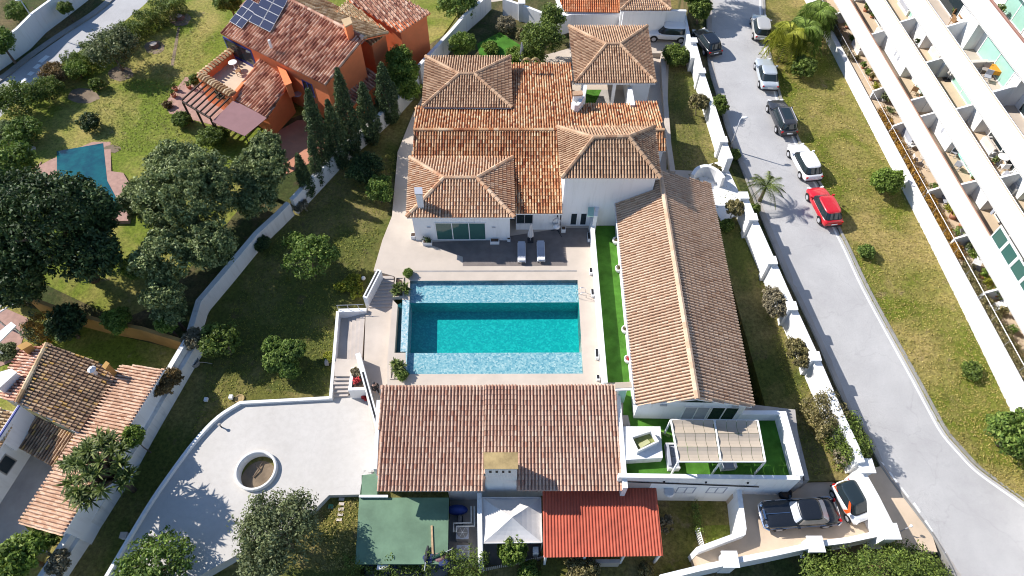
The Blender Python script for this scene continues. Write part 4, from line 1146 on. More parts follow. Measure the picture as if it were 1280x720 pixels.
MB().wall(smooth_line([W(866, 218, 1.2), W(872, 210, 1.2), W(884, 207, 1.2), W(897, 213, 1.2), W(905, 222, 1.2)], 4), .3, 1.2, -.3).build('wall_body', M['white'], t)
t = thing('ring_planter', 'round white ring planter of dry soil on the cream terrace', 'planter', W(321, 588, -2))
q = W(321, 589, -2)
m = MB(); m.lathe(q, [(1.42, -.02), (1.42, .26), (1.24, .26), (1.24, -.6)], 48, False); m.build('ring_wall', M['white_old'], t, True)
m = MB(); m.lathe(q, [(1.25, -.62), (.8, -.5), (.3, -.46)], 24); m.build('soil', M['dirt'], t)
# neighbours at the top
t = thing('neighbour_roof', 'bright orange lean-to tile roof behind the back wall', 'roof', W(735, 5, 0))
tile_roof(t, [W(690, -22, 3.1), W(779, -22, 3.1), W(774, 15, 2.3), W(706, 14, 2.3)], 2, 3, .225, .36, M['t_bright'])
MB().prism([W(696, -16, 2.2), W(775, -16, 2.2), W(772, 11, 2.1), W(708, 11, 2.1)], ('z', -.5)).build('wall', M['white'], t)
t = thing('neighbour_house', 'neighbouring house with a brown hipped roof cut by the top edge', 'house', W(808, -5, 0))
cn, _z = hip_roof(t, (774, -34), (832, -34), (839, 12), (776, 12), (797, -8), (815, -8), 3.6, .225, .36, M['t_pav'])
block_walls(cn, 0, t)
# ================================================================ APARTMENT BLOCK
AP = thing('apartment_block', 'long white apartment block with stacked balcony terraces', 'apartment block', W(1200, 200, 0))
AO = W(1045, 40, 0); AD = (W(1280, 470, 0) - AO).normalized(); AN = Vector((-AD.y, AD.x, 0))
def ap(u, n, z): q = AO + AD * u + AN * n; return Vector((q.x, q.y, z))
def au(px, py, z): q = W(px, py, z) - AO; return q.dot(AD), q.dot(AN)
def ablock(mb, u0, u1, n0, n1, z0, z1):
    return mb.prism([ap(u0, n0, z1), ap(u1, n0, z1), ap(u1, n1, z1), ap(u0, n1, z1)], ('z', z0))
U0, U1 = -9.0, 64.0
NF = {1: -1.08, 2: -.82, 3: -.5, 4: .85}
ablock(MB(), U0 - 2, U1, 2.8, 16, -4, 14.9).build('core_wall', M['white'], AP)
ablock(MB(), U0 - 2, U1, 1.3, 16, 15.2, 15.5).build('roof_slab', M['white'], AP)
ablock(MB(), U0 - 2, U1, 2.79, 4.0, 12.5, 15.2).build('wall', M['white'], AP)
ablock(MB(), U0, U1, -1.75, -1.25, -4, 1.15).build('garden_wall', M['white'], AP)
ablock(MB(), U0, U1, -1.246, 2.79, -4, .8).build('terrace_floor', M['beige_floor'], AP)
# recessed balconies per floor, as photo spans (start, end) on the balcony floor
REC = {1: [((1072, 2), (1108, 56)), ((1132, 96), (1158, 138)), ((1158, 140), (1172, 158)), ((1180, 190), (1228, 242)), ((1236, 262), (1300, 350))],
       2: [((1102, -20), (1140, 42)), ((1160, 60), (1185, 92)), ((1186, 96), (1215, 150)), ((1222, 165), (1262, 235)), ((1270, 250), (1330, 330))],
       3: [((1160, -30), (1230, 48)), ((1200, 62), (1262, 130)), ((1262, 132), (1330, 250))]}
doors = 0
for k in (1, 2, 3, 4):
    zb_ = 3.2 + 3 * (k - 1); zf = zb_ + .3; nf = NF[k]
    sl_ = ablock(MB(), U0, U1, nf, 2.79, zb_, zf).build('balcony_slab', M['beige_floor'] if k != 3 else M['stone'], AP)
    m = MB(); ablock(m, U0, U1, nf - .16, nf - .003, zb_ - .05, zb_ + 1.58); m.build('parapet', M['white'], AP)
    m = MB(); m.tube([ap(U0, nf - .02, zb_ + 1.68), ap(U1, nf - .02, zb_ + 1.68)], .035 if k != 4 else .09, 6)
    for i in range(30): 
        uu = U0 + (U1 - U0) * i / 29; m.tube([ap(uu, nf - .02, zb_ + 1.57), ap(uu, nf - .02, zb_ + 1.68)], .02, 5)
    m.build('handrail', M['rail'] if k in (1, 4) else M['steel'], AP)
    ablock(MB(), U0, U1, nf - .06, nf + .05, zb_ + 1.583, zb_ + 1.61).build('coping', M['beige_floor'] if k < 4 else M['rail'], AP)
    ablock(MB(), U0, U1, nf - .19, nf - .163, zb_ + .0, zb_ + .06).build('drip_edge', M['stain'], AP)
    if k == 4: continue
    sp = sorted((au(a[0], a[1], zf)[0], au(b[0], b[1], zf)[0]) for a, b in REC[k])
    nb = nf + 1.6
    cur = U0
    for a, b in sp + [(U1, U1)]:
        if a > cur + .1: ablock(MB(), cur, a, nb, 2.78, zf + .003, zb_ + 2.95).build('wall', M['white'], AP)
        ablock(MB(), max(cur, a), b, nb + .95, 2.78, zf + .004, zb_ + 2.94).build('wall', M['white'], AP) if b > a else None
        cur = max(cur, b)
    for a, b in sp:
        # partition with a sloping, clipped top and a glazed door at the back of each recess
        m = MB(); P = [ap(b, nf + .1, zf), ap(b, nb + .9, zf), ap(b, nb + .9, zf + 1.75), ap(b, nf + 1.25, zf + 1.7), ap(b, nf + .1, zf + 1.3)]
        Q = [q + AD * .16 for q in P]
        n = len(P); m.add(P + Q, [tuple(range(n)), tuple(range(2 * n - 1, n - 1, -1))] + [(i, (i + 1) % n, (i + 1) % n + n, i + n) for i in range(n)])
        m.build('partition', M['white'], AP)
        f = Face(ap(a, nb + .95, zf), ap(b, nb + .95, zf)); ln = (b - a)
        if ln > 2.4: f.window(AP, min(.5, ln * .1), zf + .02, ln * .75, zf + 2.2, M['white'], M['glass_green'] if doors % 2 else M['glass'], 2, name='balcony_door', fr=.08)
        doors += 1
# ground floor: partitions and glazed doors behind the terrace gardens
for (x, y) in ((1050, 28), (1100, 122), (1140, 165), (1172, 246), (1204, 305), (1240, 372)):
    u, n = au(x, y, .8)
    m = MB(); P = [ap(u, -1.0, .8), ap(u, 2.7, .8), ap(u, 2.7, 2.5), ap(u, .2, 2.3), ap(u, -1.0, 1.7)]; Q = [q + AD * .16 for q in P]; n_ = 5
    m.add(P + Q, [tuple(range(n_)), tuple(range(2 * n_ - 1, n_ - 1, -1))] + [(i, (i + 1) % n_, (i + 1) % n_ + n_, i + n_) for i in range(n_)])
    m.build('partition', M['white'], AP)
    f = Face(ap(u + .8, 2.79, .8), ap(u + 5, 2.79, .8)); f.window(AP, 0, .82, 3.4, 3.0, M['white'], M['glass'], 2, name='terrace_door', fr=.08)
m = MB(); m.tube([ap(U0, -1.3, 1.95), ap(U1, -1.3, 1.95)], .018, 6)
for i in range(36):
    uu = U0 + (U1 - U0) * i / 35; m.tube([ap(uu, -1.3, 1.1), ap(uu, -1.3, 1.95)], .012, 5)
m.build('garden_rail', M['steel'], AP)
# narrow window slits in the white bays
for (x, y, k) in ((1113, 64, 1), (1121, 70, 1), (1149, 32, 2), (1244, 262, 1), (1177, 160, 1)):
    zf = 3.5 + 3 * (k - 1); nb = NF[k] + 1.6
    u, n = au(x, y, zf + 1.2)
    f = Face(ap(u, nb, zf), ap(u + 1, nb, zf)); m = MB(); f.block(m, -.12, zf + .7, .12, zf + 1.9, -.01, .012); m.build('slit_window', M['cushion_grey'], AP)
# glazed bay on the first balcony floor at the right edge
f4 = Face(ap(0, 2.78, 12.5), ap(1, 2.78, 12.5))
for (x, y) in ((1250, 5), (1275, 40)):
    u, n = au(x, y, 13); f4.window(AP, u, 12.55, u + 3.2, 14.6, M['white'], M['glass_green'], 2, name='balcony_door', fr=.08)

# glazed balcony front at the right edge: white mullions and pale green panes
ug0, ug1 = au(1243, 292, 5.2)[0], au(1290, 372, 5.2)[0]
fg1 = Face(ap(0, NF[1] - .05, 3), ap(1, NF[1] - .05, 3))
for i in range(4):
    a, b = ug0 + (ug1 - ug0) * i / 4, ug0 + (ug1 - ug0) * (i + 1) / 4
    fg1.window(AP, a, 4.84, b - .02, 6.12, M['white'], M['glass_teal'], 1, name='glazed_front', fr=.1)
# ================================================================ VEGETATION
def leaves(cl, crad, per, size, out=None, asp=.5, upb=.35):
    """diamond leaves round clump centres cl (N,3); crad clump radius"""
    N = len(cl)
    n = N * per
    dirs = rng.normal(size=(n, 3)); dirs /= np.linalg.norm(dirs, axis=1)[:, None]
    rad = np.repeat(crad, per) * rng.uniform(.25, 1, n) ** .6
    pos = np.repeat(cl, per, axis=0) + dirs * rad[:, None]
    nn = dirs * .8 + rng.normal(size=(n, 3)) * .55 + np.array([0, 0, upb])
    nn /= np.linalg.norm(nn, axis=1)[:, None]
    a = np.cross(nn, rng.normal(size=(n, 3))); a /= np.linalg.norm(a, axis=1)[:, None]
    b = np.cross(nn, a)
    ln = size * rng.uniform(.6, 1.35, n)[:, None]
    V = np.empty((n, 4, 3))
    V[:, 0] = pos - a * ln / 2; V[:, 1] = pos + b * ln * asp / 2 + nn * ln * .1
    V[:, 2] = pos + a * ln / 2; V[:, 3] = pos - b * ln * asp / 2 + nn * ln * .1
    return V.reshape(-1, 3), np.arange(n * 4).reshape(-1, 4)
def clumps(blobs, dens, cr, hollow=.55, bottom=-.6):
    """clump centres in lumpy ellipsoids; blobs: (centre, (rx,ry,rz))"""
    out, rad = [], []
    for c, r in blobs:
        n = max(8, int(1.9 * dens * (r[0] * r[1] * r[2]) ** (2 / 3) / cr ** 2))
        d = rng.normal(size=(n * 2, 3)); d /= np.linalg.norm(d, axis=1)[:, None]
        d = d[d[:, 2] > bottom][:n]
        lob = rng.normal(size=(7, 3)); lob /= np.linalg.norm(lob, axis=1)[:, None]
        bulge = 1 + .22 * np.clip(d @ lob.T - .45, 0, 1).max(axis=1) * 1.8 - .12
        s = (hollow + (1 - hollow) * rng.uniform(0, 1, len(d)) ** .55) * bulge
        out.append(np.array(c) + d * s[:, None] * np.array(r)); rad.append(cr * rng.uniform(.65, 1.25, len(d)))
    return np.vstack(out), np.concatenate(rad)
def m_per_px(z, px, py):
    q = W(px, py, z) - CAM
    return (q.y * CT - q.z * ST) / F_PX
def limbs(mb, base, top, r, tips, seg=7):
    mid = lerp(base, top, .5) + Vector((random.uniform(-.1, .1), random.uniform(-.1, .1), 0))
    mb.tube([base - Vector((0, 0, .3)), base + Vector((0, 0, .15)), mid, top], [r * 1.35, r, r * .8, r * .55], seg)
    for t in tips:
        k = lerp(top, t, .5) + Vector((random.uniform(-.15, .15), random.uniform(-.15, .15), .12))
        mb.tube([lerp(mid, top, random.uniform(.3, 1)), k, t], [r * .5, r * .33, r * .12], 5)
def tree(name, label, cat, cx, cy, rpx, hc, mat, zf=0, rv=.8, leaf=.22, dens=5.5, per=30, cr=None, extra=(), trunk=.14, hollow=.42, group=None, ry=None, bottom=-.6, asp=.5):
    zg = zf(cx, cy) if callable(zf) else zf
    zc = zg + hc
    c = W(cx, cy, zc); k = m_per_px(zc, cx, cy); r = rpx * k
    base = Vector((c.x, c.y, zg))
    t = thing(name, label, cat, base, 0, group)
    bl = [(tuple(c), (r, (ry or rpx) * k, max(.25, min(r * rv, hc * .98))))]
    for ex, ey, er, eh in extra:
        q = W(ex, ey, zg + eh); kk = m_per_px(zg + eh, ex, ey); bl.append((tuple(q), (er * kk, er * kk, er * kk * rv)))
    for (bc, br) in list(bl):
        for _ in range(4 if r > .9 else 3):
            a_, e_ = random.uniform(0, 6.28), random.uniform(-.15, .6); f_ = random.uniform(.5, .72)
            bl.append(((bc[0] + br[0] * f_ * math.cos(a_), bc[1] + br[1] * f_ * math.sin(a_), bc[2] + br[2] * .6 * math.sin(e_)), tuple(q * random.uniform(.36, .58) for q in br)))
    bl = [(bc, tuple(q * .9 for q in br)) for bc, br in bl]
    cl, rad = clumps(bl, dens * .72, cr or max(.16, min(.55, r * .2)), hollow, bottom)
    Vv, Ff = leaves(cl, rad, per, leaf, asp=asp)
    Vv[:, 2] = np.maximum(Vv[:, 2], zg + .02)
    np_mesh('crown' if trunk > .08 else 'foliage', Vv, Ff, mat, t)
    mb = MB()
    tips = [Vector(cl[i]) for i in rng.integers(0, len(cl), 7 if trunk > .1 else 4)]
    limbs(mb, base, base + Vector((0, 0, hc * .72)), trunk, tips)
    mb.build('trunk' if trunk > .08 else 'stem', M['bark'], t, True)
    return t
def bush(label, cx, cy, rpx, mat, zf=0, h=None, **kw):
    zg = zf(cx, cy) if callable(zf) else zf
    k = m_per_px(zg + .6, cx, cy)
    hc = h or max(.3, rpx * k * .75)
    kw.setdefault('leaf', .17); kw.setdefault('trunk', .05); kw.setdefault('rv', .85)
    nm = kw.pop('name', 'shrub'); ct = kw.pop('cat', 'shrub')
    return tree(nm, label, ct, cx, cy, rpx, hc, mat, zf, **kw)
def hedge(label, pts, zf, wd, ht, mat, leaf=.16, name='hedge', cat='hedge', top0=0.0, dens=1.0, cr=.28, per=22):
    P = []
    for p in pts:
        z = (zf(*p) if callable(zf) else zf)
        P.append(W(p[0], p[1], z + ht) - Vector((0, 0, ht)))
    t = thing(name, label, cat, P[0])
    cl = []
    for a, b in zip(P, P[1:]):
        ln = (b - a).length; d = (b - a) / max(ln, .01); sd = Vector((-d.y, d.x, 0)).normalized()
        n = int(ln * (wd + ht * 1.3) * 9 * dens) + 4
        for _ in range(n):
            x, y, z = random.random() * ln, random.uniform(-1, 1), random.uniform(top0, 1)
            if random.random() < .75:
                if random.random() < .5: z = random.uniform(.85, 1.0)
                else: y = random.choice((-1, 1)) * random.uniform(.8, 1)
            wob = 1 + .16 * math.sin(x * 2.1 + y) + random.uniform(-.1, .1)
            cl.append(a + d * x + sd * (y * wd / 2 * wob) + Vector((0, 0, max(.1, z * ht * wob - .15))))
    cl = np.array([tuple(q) for q in cl])
    Vv, Ff = leaves(cl, np.full(len(cl), cr), per, leaf)
    np_mesh('foliage', Vv, Ff, mat, t)
    mb = MB()
    for a, b in zip(P, P[1:]):
        for i in range(max(1, int((b - a).length / 1.2))):
            q = lerp(a, b, random.random()); mb = MB(); mb.tube([q - Vector((0, 0, .1)), q + Vector((random.uniform(-.1, .1), random.uniform(-.1, .1), ht * .75))], [.05, .02], 5); mb.build('stem', M['bark'], t)
    return t
def cypress(label, bx, by, tx, ty, rad, zf):
    zg = zf(bx, by); b = W(bx, by, zg)
    lo, hi = 1.0, 20.0
    for _ in range(30):
        h = (lo + hi) / 2
        if proj(b + Vector((0, 0, h)))[1] > ty: lo = h
        else: hi = h
    t = thing('cypress', label, 'tree', b, 0, 'cypresses along the boundary wall')
    n = int(1500 * rad * h / 6)
    z = rng.uniform(0, 1, n) ** 1.15
    prof = rad * np.minimum(1, (1 - z) * 1.9) ** .75 * (.72 + .28 * np.minimum(1, z * 6))
    th = rng.uniform(0, 2 * np.pi, n)
    tw = 1 + .16 * np.sin(th * 3 + z * 9 + rng.uniform(0, 6)) + rng.normal(size=n) * .1
    r = prof * tw * rng.uniform(.7, 1, n)
    lean = (W(tx, ty, zg + h) - b) - Vector((0, 0, h))
    pos = np.stack([b.x + r * np.cos(th) + lean.x * z, b.y + r * np.sin(th) + lean.y * z, zg + .25 + z * (h - .25)], 1)
    Vv, Ff = leaves(pos, np.full(n, .17), 9, .17, upb=.1, asp=.45)
    np_mesh('crown', Vv, Ff, M['lf_cyp'], t)
    MB().tube([b - Vector((0, 0, .2)), b + Vector((lean.x * .9, lean.y * .9, h * .9))], [.16, .03], 7).build('trunk', M['bark'], t, True)
def frond_mesh(ln, drop, wd, nl=18, mat=None, lift=.35, lw=.48):
    """one pinnate leaf growing along +x from the origin"""
    mb = MB()
    pts = []
    for i in range(nl + 1):
        s = i / nl
        pts.append(Vector((ln * (s - .12 * s * s), 0, ln * (lift * s * 1.6 - drop * s * s))))
    mb.tube(pts[::3] + [pts[-1]], [.03 - .022 * i / len(pts[::3]) for i in range(len(pts[::3]) + 1)], 4)
    for i in range(2, nl + 1):
        w_ = wd * math.sin(math.pi * (.15 + .8 * i / nl)) ** .7
        for sgn in (-1, 1):
            p = pts[i]; q = p + Vector((ln * .1, sgn * w_, -w_ * .45 - .03 * random.random()))
            e = Vector((ln / nl * lw, 0, .02))
            mb.add([p - e * .6, q, p + e * .6], [(0, 1, 2)])
    return mb.mesh('frond', mat)
def palm(label, bx, by, zf, ht, nf, ln, drop, wd, mat, name='palm_tree', tr=.14, lean=(0, 0), lift=.35, cat='palm', trunk_mat=None, lw=.48):
    zg = zf(bx, by) if callable(zf) else zf
    b = W(bx, by, zg)
    t = thing(name, label, cat, b)
    top = Vector((lean[0], lean[1], ht))
    MB().tube([Vector((0, 0, -.2)), lerp(Vector(), top, .5) + Vector((.03, .02, 0)), top], [tr * 1.3, tr, tr * .9], 8).build('trunk', trunk_mat or M['bark'], t, True, local=True)
    ms = [frond_mesh(ln * s, drop * s2, wd, 18, mat, lift * l2, lw) for s, s2, l2 in ((1, 1, 1), (.85, .7, 1.5), (1.05, 1.25, .6))]
    for i in range(nf):
        o = bpy.data.objects.new('frond', ms[i % 3]); C.objects.link(o); o.parent = t
        o.location = top + Vector((0, 0, .05))
        o.rotation_euler = (random.uniform(-.12, .12), random.uniform(-.2, .15), 2 * math.pi * i / nf + random.uniform(-.25, .25))
    return t
def rosette_plant(name, label, cat, cx, cy, zf, hc, rpx, heads, mat, bl=.55, bw=.05, nb=26, trunk=.12, group=None, flat=.6):
    """yucca-like: bunches of sword leaves on forked stems"""
    zg = zf(cx, cy) if callable(zf) else zf
    c = W(cx, cy, zg + hc); r = rpx * m_per_px(zg + hc, cx, cy)
    base = Vector((c.x, c.y, zg))
    t = thing(name, label, cat, base, 0, group)
    mb, st = MB(), MB()
    if trunk: st.tube([base - Vector((0, 0, .2)), base + Vector((0, 0, hc * .5))], [trunk * 1.3, trunk], 7)
    for i in range(heads):
        a, s = random.uniform(0, 6.28), math.sqrt(random.random()) * (1 if heads > 1 else 0)
        h = c + Vector((math.cos(a) * s * r * .82, math.sin(a) * s * r * .82, (.5 - s) * r * flat + random.uniform(-.2, .2)))
        if trunk: st.tube([base + Vector((0, 0, hc * .45)), lerp(base + Vector((0, 0, hc * .5)), h, .5) + Vector((0, 0, .1)), h], [trunk * .8, trunk * .6, trunk * .4], 5)
        for k in range(nb):
            d = Vector((random.gauss(0, 1), random.gauss(0, 1), random.gauss(.45, .7))).normalized()
            sd = d.cross(Vector((0, 0, 1)))
            sd = sd.normalized() if sd.length > .05 else Vector((1, 0, 0))
            L_ = bl * random.uniform(.7, 1.2)
            m_ = h + d * L_ * .55; e = h + d * L_ - Vector((0, 0, L_ * .18))
            mb.add([h - sd * bw * .4, h + sd * bw * .4, m_ + sd * bw, m_ - sd * bw, e], [(0, 1, 2, 3), (3, 2, 4)])
    mb.build('foliage', mat, t)
    if trunk: st.build('stem', M['bark'], t, True)
    return t
# ---- garden of the orange house and the lane
tree('olive_tree', 'round grey-green tree with bare trunk on the sunny lawn by the lane', 'tree', 138, 61, 30, 2.5, M['lf_olive'], ZN, .75, .24, trunk=.16)
bush('lime green bush at the foot of the grey-green lawn tree', 96, 87, 16, M['lf_lime'], ZN)
bush('reddish brown bush beside the lane hedge', 68, 92, 17, M['lf_red'], ZN)
bush('leafy green bush by the lane, lower of the two big ones at the left edge', 30, 164, 22, M['lf_mid'], ZN, leaf=.22)
bush('spreading green bush at the left edge above the small one', 22, 124, 28, M['lf_hedge'], ZN, leaf=.22)
bush('dark green bush between the lane hedge and the red-brown bush', 58, 112, 20, M['lf_hedge'], ZN)
bush('grey-green bush at the left edge next to the neighbour pool path', 2, 168, 20, M['lf_grey'], ZN)
bush('sparse dark bush on the bare soil patch of the lawn', 110, 152, 14, M['lf_dark'], ZN, dens=3)  # sparse plant whose dark leaves also stand in for a shadow on the lawn
bush('low dark bush with thin branches on the sunny lawn', 122, 106, 10, M['lf_hedge'], ZN, dens=2.4)
hedge('long clipped hedge along the lane beside the sunny lawn', [(84, 76), (105, 62), (128, 50), (150, 37), (172, 22), (195, 9), (222, -8)], ZN, 2.0, 1.7, M['lf_hedge'], dens=2.2)
tree('tree', 'dark leafy tree at the top edge left of the solar panels', 'tree', 286, 2, 17, 2.5, M['lf_mid'], ZN)
tree('tree', 'leafy tree overhanging the white wall across the lane', 'tree', 0, 52, 20, 2.6, M['lf_mid'], ZN)
bush('ivy bush growing over the white wall across the lane', 81, 10, 9, M['lf_hedge'], ZN, h=1.6)
bush('flowering bush behind the white wall across the lane', 22, 14, 14, M['lf_mid'], ZN)
bush('clipped round bush at the pergola corner of the orange house', 227, 149, 11.5, M['lf_hedge'], ZN, dens=8)
bush('large clipped round bush below the brown awning', 265, 172, 18, M['lf_hedge'], ZN, dens=8)
bush('small bushy plant at the left end of the pink patio', 209, 131, 5, M['lf_red'], ZN)
bush('climbing plant at the top of the timber pergola', 244, 100, 8, M['lf_hedge'], ZN, h=1.0)
bush('vine foliage over the inner end of the pergola rafters', 279, 116, 11, M['lf_twig'], ZN, h=2.2, rv=.35, dens=2.5)
# ---- big dark trees, left
tree('tree', 'huge very dark evergreen tree beside the neighbour pool', 'tree', 62, 285, 82, 6.2, M['lf_dark'], ZN, .85, .3, dens=6, per=30, cr=.5, extra=[(18, 330, 48, 5.5), (108, 262, 40, 6.2), (10, 250, 45, 6.2), (112, 320, 36, 5.4)], trunk=.35, ry=66)
tree('tree', 'dark evergreen tree at the left edge above the old house', 'tree', 22, 352, 34, 3.2, M['lf_dark'], ZN, .7, .28)
tree('tree', 'mottled dark tree at the left edge beside the neighbour pool', 'tree', 8, 205, 36, 3.6, M['lf_mid'], ZN, .7, .3)
tree('tree', 'big grey-green tree in front of the boundary wall', 'tree', 232, 250, 64, 4.8, M['lf_grey'], ZN, .8, .25, dens=6, per=28, cr=.36, extra=[(180, 248, 30, 4.2), (205, 318, 38, 4.4), (262, 305, 34, 4.2), (205, 365, 24, 3.2), (220, 205, 34, 5.0)], trunk=.3)
tree('tree', 'dark grey-green tree between the big tree and the cypresses', 'tree', 328, 212, 34, 3.5, M['lf_grey'], ZN, .75, .24, cr=.32, extra=[(318, 250, 26, 2.8), (330, 182, 20, 3.4)], trunk=.2)
bush('yellow-green spreading bush at the foot of the big grey-green tree', 168, 332, 19, M['lf_lime'], ZN, dens=4)
tree('tree', 'small grey tree over the ochre wall end', 'tree', 212, 388, 20, 2.6, M['lf_grey'], ZN, .8, .26)
# ---- cypresses
for lb, bx, by, tx, ty, r in (('tallest cypress in front of the orange gable wall', 442, 192, 421, 86, .85),
                              ('second cypress from the left with a bent narrow tip', 408, 216, 384, 112, .8),
                              ('shorter cypress just right of the bent one', 428, 208, 409, 126, .75),
                              ('broad cypress beside the lime green tree', 488, 152, 476, 79, .95),
                              ('stubby cypress between the tallest and the broad one', 466, 178, 452, 104, .85),
                              ('narrow cypress standing alone over the terracotta patio', 388, 246, 371, 193, .55),
                              ('very thin cypress left of the bent one', 400, 232, 387, 171, .42)):
    cypress(lb, bx, by, tx, ty, r, ZL)
bush('round grey-green bush behind the bent cypress', 390, 146, 12, M['lf_grey'], ZN, h=1.6)
bush('dark ivy mass at the foot of the cypresses', 458, 212, 24, M['lf_dark'], ZL, leaf=.2)
bush('dark ivy at the wall left of the cypress shadows', 327, 303, 12, M['lf_dark'], ZL)
bush('dry brown shrub on the wall beside the lone cypress', 374, 255, 12, M['lf_twig'], ZL, dens=3)
# ---- villa lawn
tree('tree', 'bright lime green tree between orange house and villa', 'tree', 503, 90, 20, 2.6, M['lf_lime'], ZL, 1.1, .22, extra=[(510, 112, 15, 1.8), (500, 73, 16, 3.2)])
tree('tree', 'small bushy green tree beside the villa path', 'tree', 474, 237, 17, 1.5, M['lf_mid'], ZL, .85, .2, trunk=.09)
tree('tree', 'young open tree with thin branches on the shaded lawn', 'tree', 385, 322, 30, 2.2, M['lf_mid'], ZL, .7, .24, dens=2.6, extra=[(410, 318, 12, 2.0), (368, 305, 14, 2.3)], trunk=.1)
tree('tree', 'bushy small tree with several round heads by the cream terrace', 'tree', 354, 448, 16, 1.5, M['lf_mid'], ZL, .8, .22, dens=7, extra=[(341, 432, 12, 1.5), (368, 436, 13, 1.6), (343, 452, 13, 1.3), (362, 460, 13, 1.1)], trunk=.1)
tree('tree', 'dark leafy tree in the wall shade on the villa lawn', 'tree', 277, 425, 26, 1.9, M['lf_hedge'], ZL, .7, .26, dens=3.2)
for x, y, r, lb in ((440, 352, 13, 'widest of the yellowed low grass clumps on the shaded lawn by the stairs'), (428, 358, 9, 'yellowed low grass clump furthest from the stairs parapet'), (446, 366, 8, 'lowest yellowed grass clump just left of the stairs parapet')):
    bush(lb, x, y, r, M['lf_gold'], ZL, h=.3, dens=2.5, name='grass_clump', cat='plant', group='yellow grass clumps by the stairs')
bush('yellowed grass clump against the white stair parapet', 411, 446, 7, M['lf_gold'], ZL, h=.3, name='grass_clump', cat='plant')
# ---- along the left boundary wall and in the old house garden
bush('dry red-brown shrub draped over the white wall by the pink roof', 207, 477, 18, M['lf_red'], ZL, h=1.7, dens=5)
bush('grey dried shrub at the corner where the ochre wall meets the white wall', 243, 425, 14, M['lf_twig'], ZL, h=1.6)
bush('thin dry shrub over the white wall below the yucca tree', 108, 622, 12, M['lf_twig'], ZL, h=1.7)
bush('bare brown shrub over the white wall at the bottom edge', 72, 702, 15, M['lf_twig'], ZL, h=1.7, dens=4)
tree('tree', 'bright green tree with long leaves beside the ochre wall', 'tree', 146, 400, 17, 2.2, M['lf_lime'], ZN, .8, .3, asp=.3)
tree('tree', 'yellow-green small tree at the white wall corner', 'tree', 207, 404, 13, 2.4, M['lf_lime'], ZN, .8, .26)
tree('tree', 'dark leafy tree in the old house garden', 'tree', 80, 404, 24, 2.0, M['lf_dark'], ZN, .7, .24)
hedge('orange flowering hedge beside the white sunshade', [(34, 418), (44, 404), (54, 388)], ZN, 1.0, 1.9, M['lf_orange'])
hedge('grey clipped hedge next to the orange flowering hedge', [(26, 420), (34, 405), (40, 392)], ZN, .6, 1.9, M['lf_olive'])
bush('grey leafy shrub at the left edge by the ochre chimney', 8, 440, 12, M['lf_olive'], ZN)
bush('pale grey shrub at the left edge above the pergola rails', 24, 374, 13, M['lf_olive'], ZN)
rosette_plant('yucca_tree', 'large yucca tree with spiky heads over the pink roof', 'tree', 118, 578, ZL, 5.2, 56, 46, M['lf_palm'], .75, .06, 30, .16)
bush('lime green leafy shrub at the upper right of the yucca tree', 165, 546, 15, M['lf_lime'], ZL, h=2.8)
tree('tree', 'yellow-green tree in the bottom left corner', 'tree', 24, 694, 30, 2.4, M['lf_lime'], ZN, .7, .26)
bush('small shrub with pale leaves by the white wall in the bottom left corner', 62, 676, 9, M['lf_mid'], ZN, h=1.2)
tree('tree', 'leafy green tree growing over the terrace edge at the bottom', 'tree', 192, 712, 48, 2.6, M['lf_mid'], lambda x, y: -3.1, .6, .24, dens=8, trunk=.15)
tree('olive_tree', 'big rounded olive tree below the ring planter', 'tree', 347, 668, 52, 3.0, M['lf_olive'], lambda x, y: -2.9, .8, .2, dens=7, per=34, extra=[(330, 700, 30, 2.2), (372, 640, 26, 3.2)], trunk=.25)
hedge('clipped hedge in front of the green roofed store', [(430, 716), (470, 714), (545, 714)], -4.4, 1.6, 2.2, M['lf_hedge'])
hedge('higher clipped hedge in front of the machine yard', [(556, 712), (584, 706), (608, 708)], -4.4, 1.8, 2.8, M['lf_hedge'])
tree('tree', 'bright green small tree in front of the white tent', 'tree', 640, 686, 20, 2.0, M['lf_lime'], -4.4, .9, .18, dens=7)
bush('pinkish brown shrub at the bottom edge below the red roof', 730, 716, 22, M['lf_bougain'], -3.8, h=1.0)
bush('small yellow-green shrub on the slope beside the white pillar', 806, 714, 10, M['lf_bougain'], -3.8)
bush('low green shrub at the bottom edge below the white tent', 660, 716, 14, M['lf_mid'], -4.0)
bush('bare shrub in the shaded sunken garden beside the red roof', 832, 656, 11, M['lf_twig'], ZY, dens=1.6)
hedge('thin ivy hedge dividing the sunken garden', [(869, 627), (872, 645), (876, 664)], ZY, .3, .9, M['lf_hedge'], .12)
tree('tree', 'wide dense hedge-like tree at the bottom beside the driveway wall', 'tree', 1100, 732, 84, 2.1, M['lf_hedge'], lambda x, y: -3.2, .5, .17, dens=11, per=34, ry=44, extra=[(1042, 728, 42, 1.5), (1145, 716, 40, 1.6)], trunk=.2, bottom=-.2)
palm('banana-like plant with upright yellow fronds in front of the driveway wall', 1074, 738, -3.0, 1.6, 9, 2.0, .5, .22, M['lf_lime'], 'banana_plant', .1, lift=.9, cat='plant')
# ---- pots and planters round the pool
def ball_plant(label, x, y, r, z=0):
    return bush(label, x, y, r, M['lf_mid'], z, leaf=.09, dens=9, name='ball_plant', cat='plant', cr=.12)
ball_plant('clipped ball plant at the upper left corner of the pool', 510, 341, 6.4)
ball_plant('clipped ball plant at the lower left corner of the pool', 502, 469, 7.2)
rosette_plant('palm_shrub', 'spiky palm shrub in the planter above the pool channel', 'plant', 500, 361, 0, .5, 9, 5, M['lf_palm'], .5, .05, 34, 0)
rosette_plant('palm_shrub', 'spiky palm shrub beside the lower left pool corner', 'plant', 495, 458, 0, .5, 9, 5, M['lf_palm'], .5, .05, 34, 0)
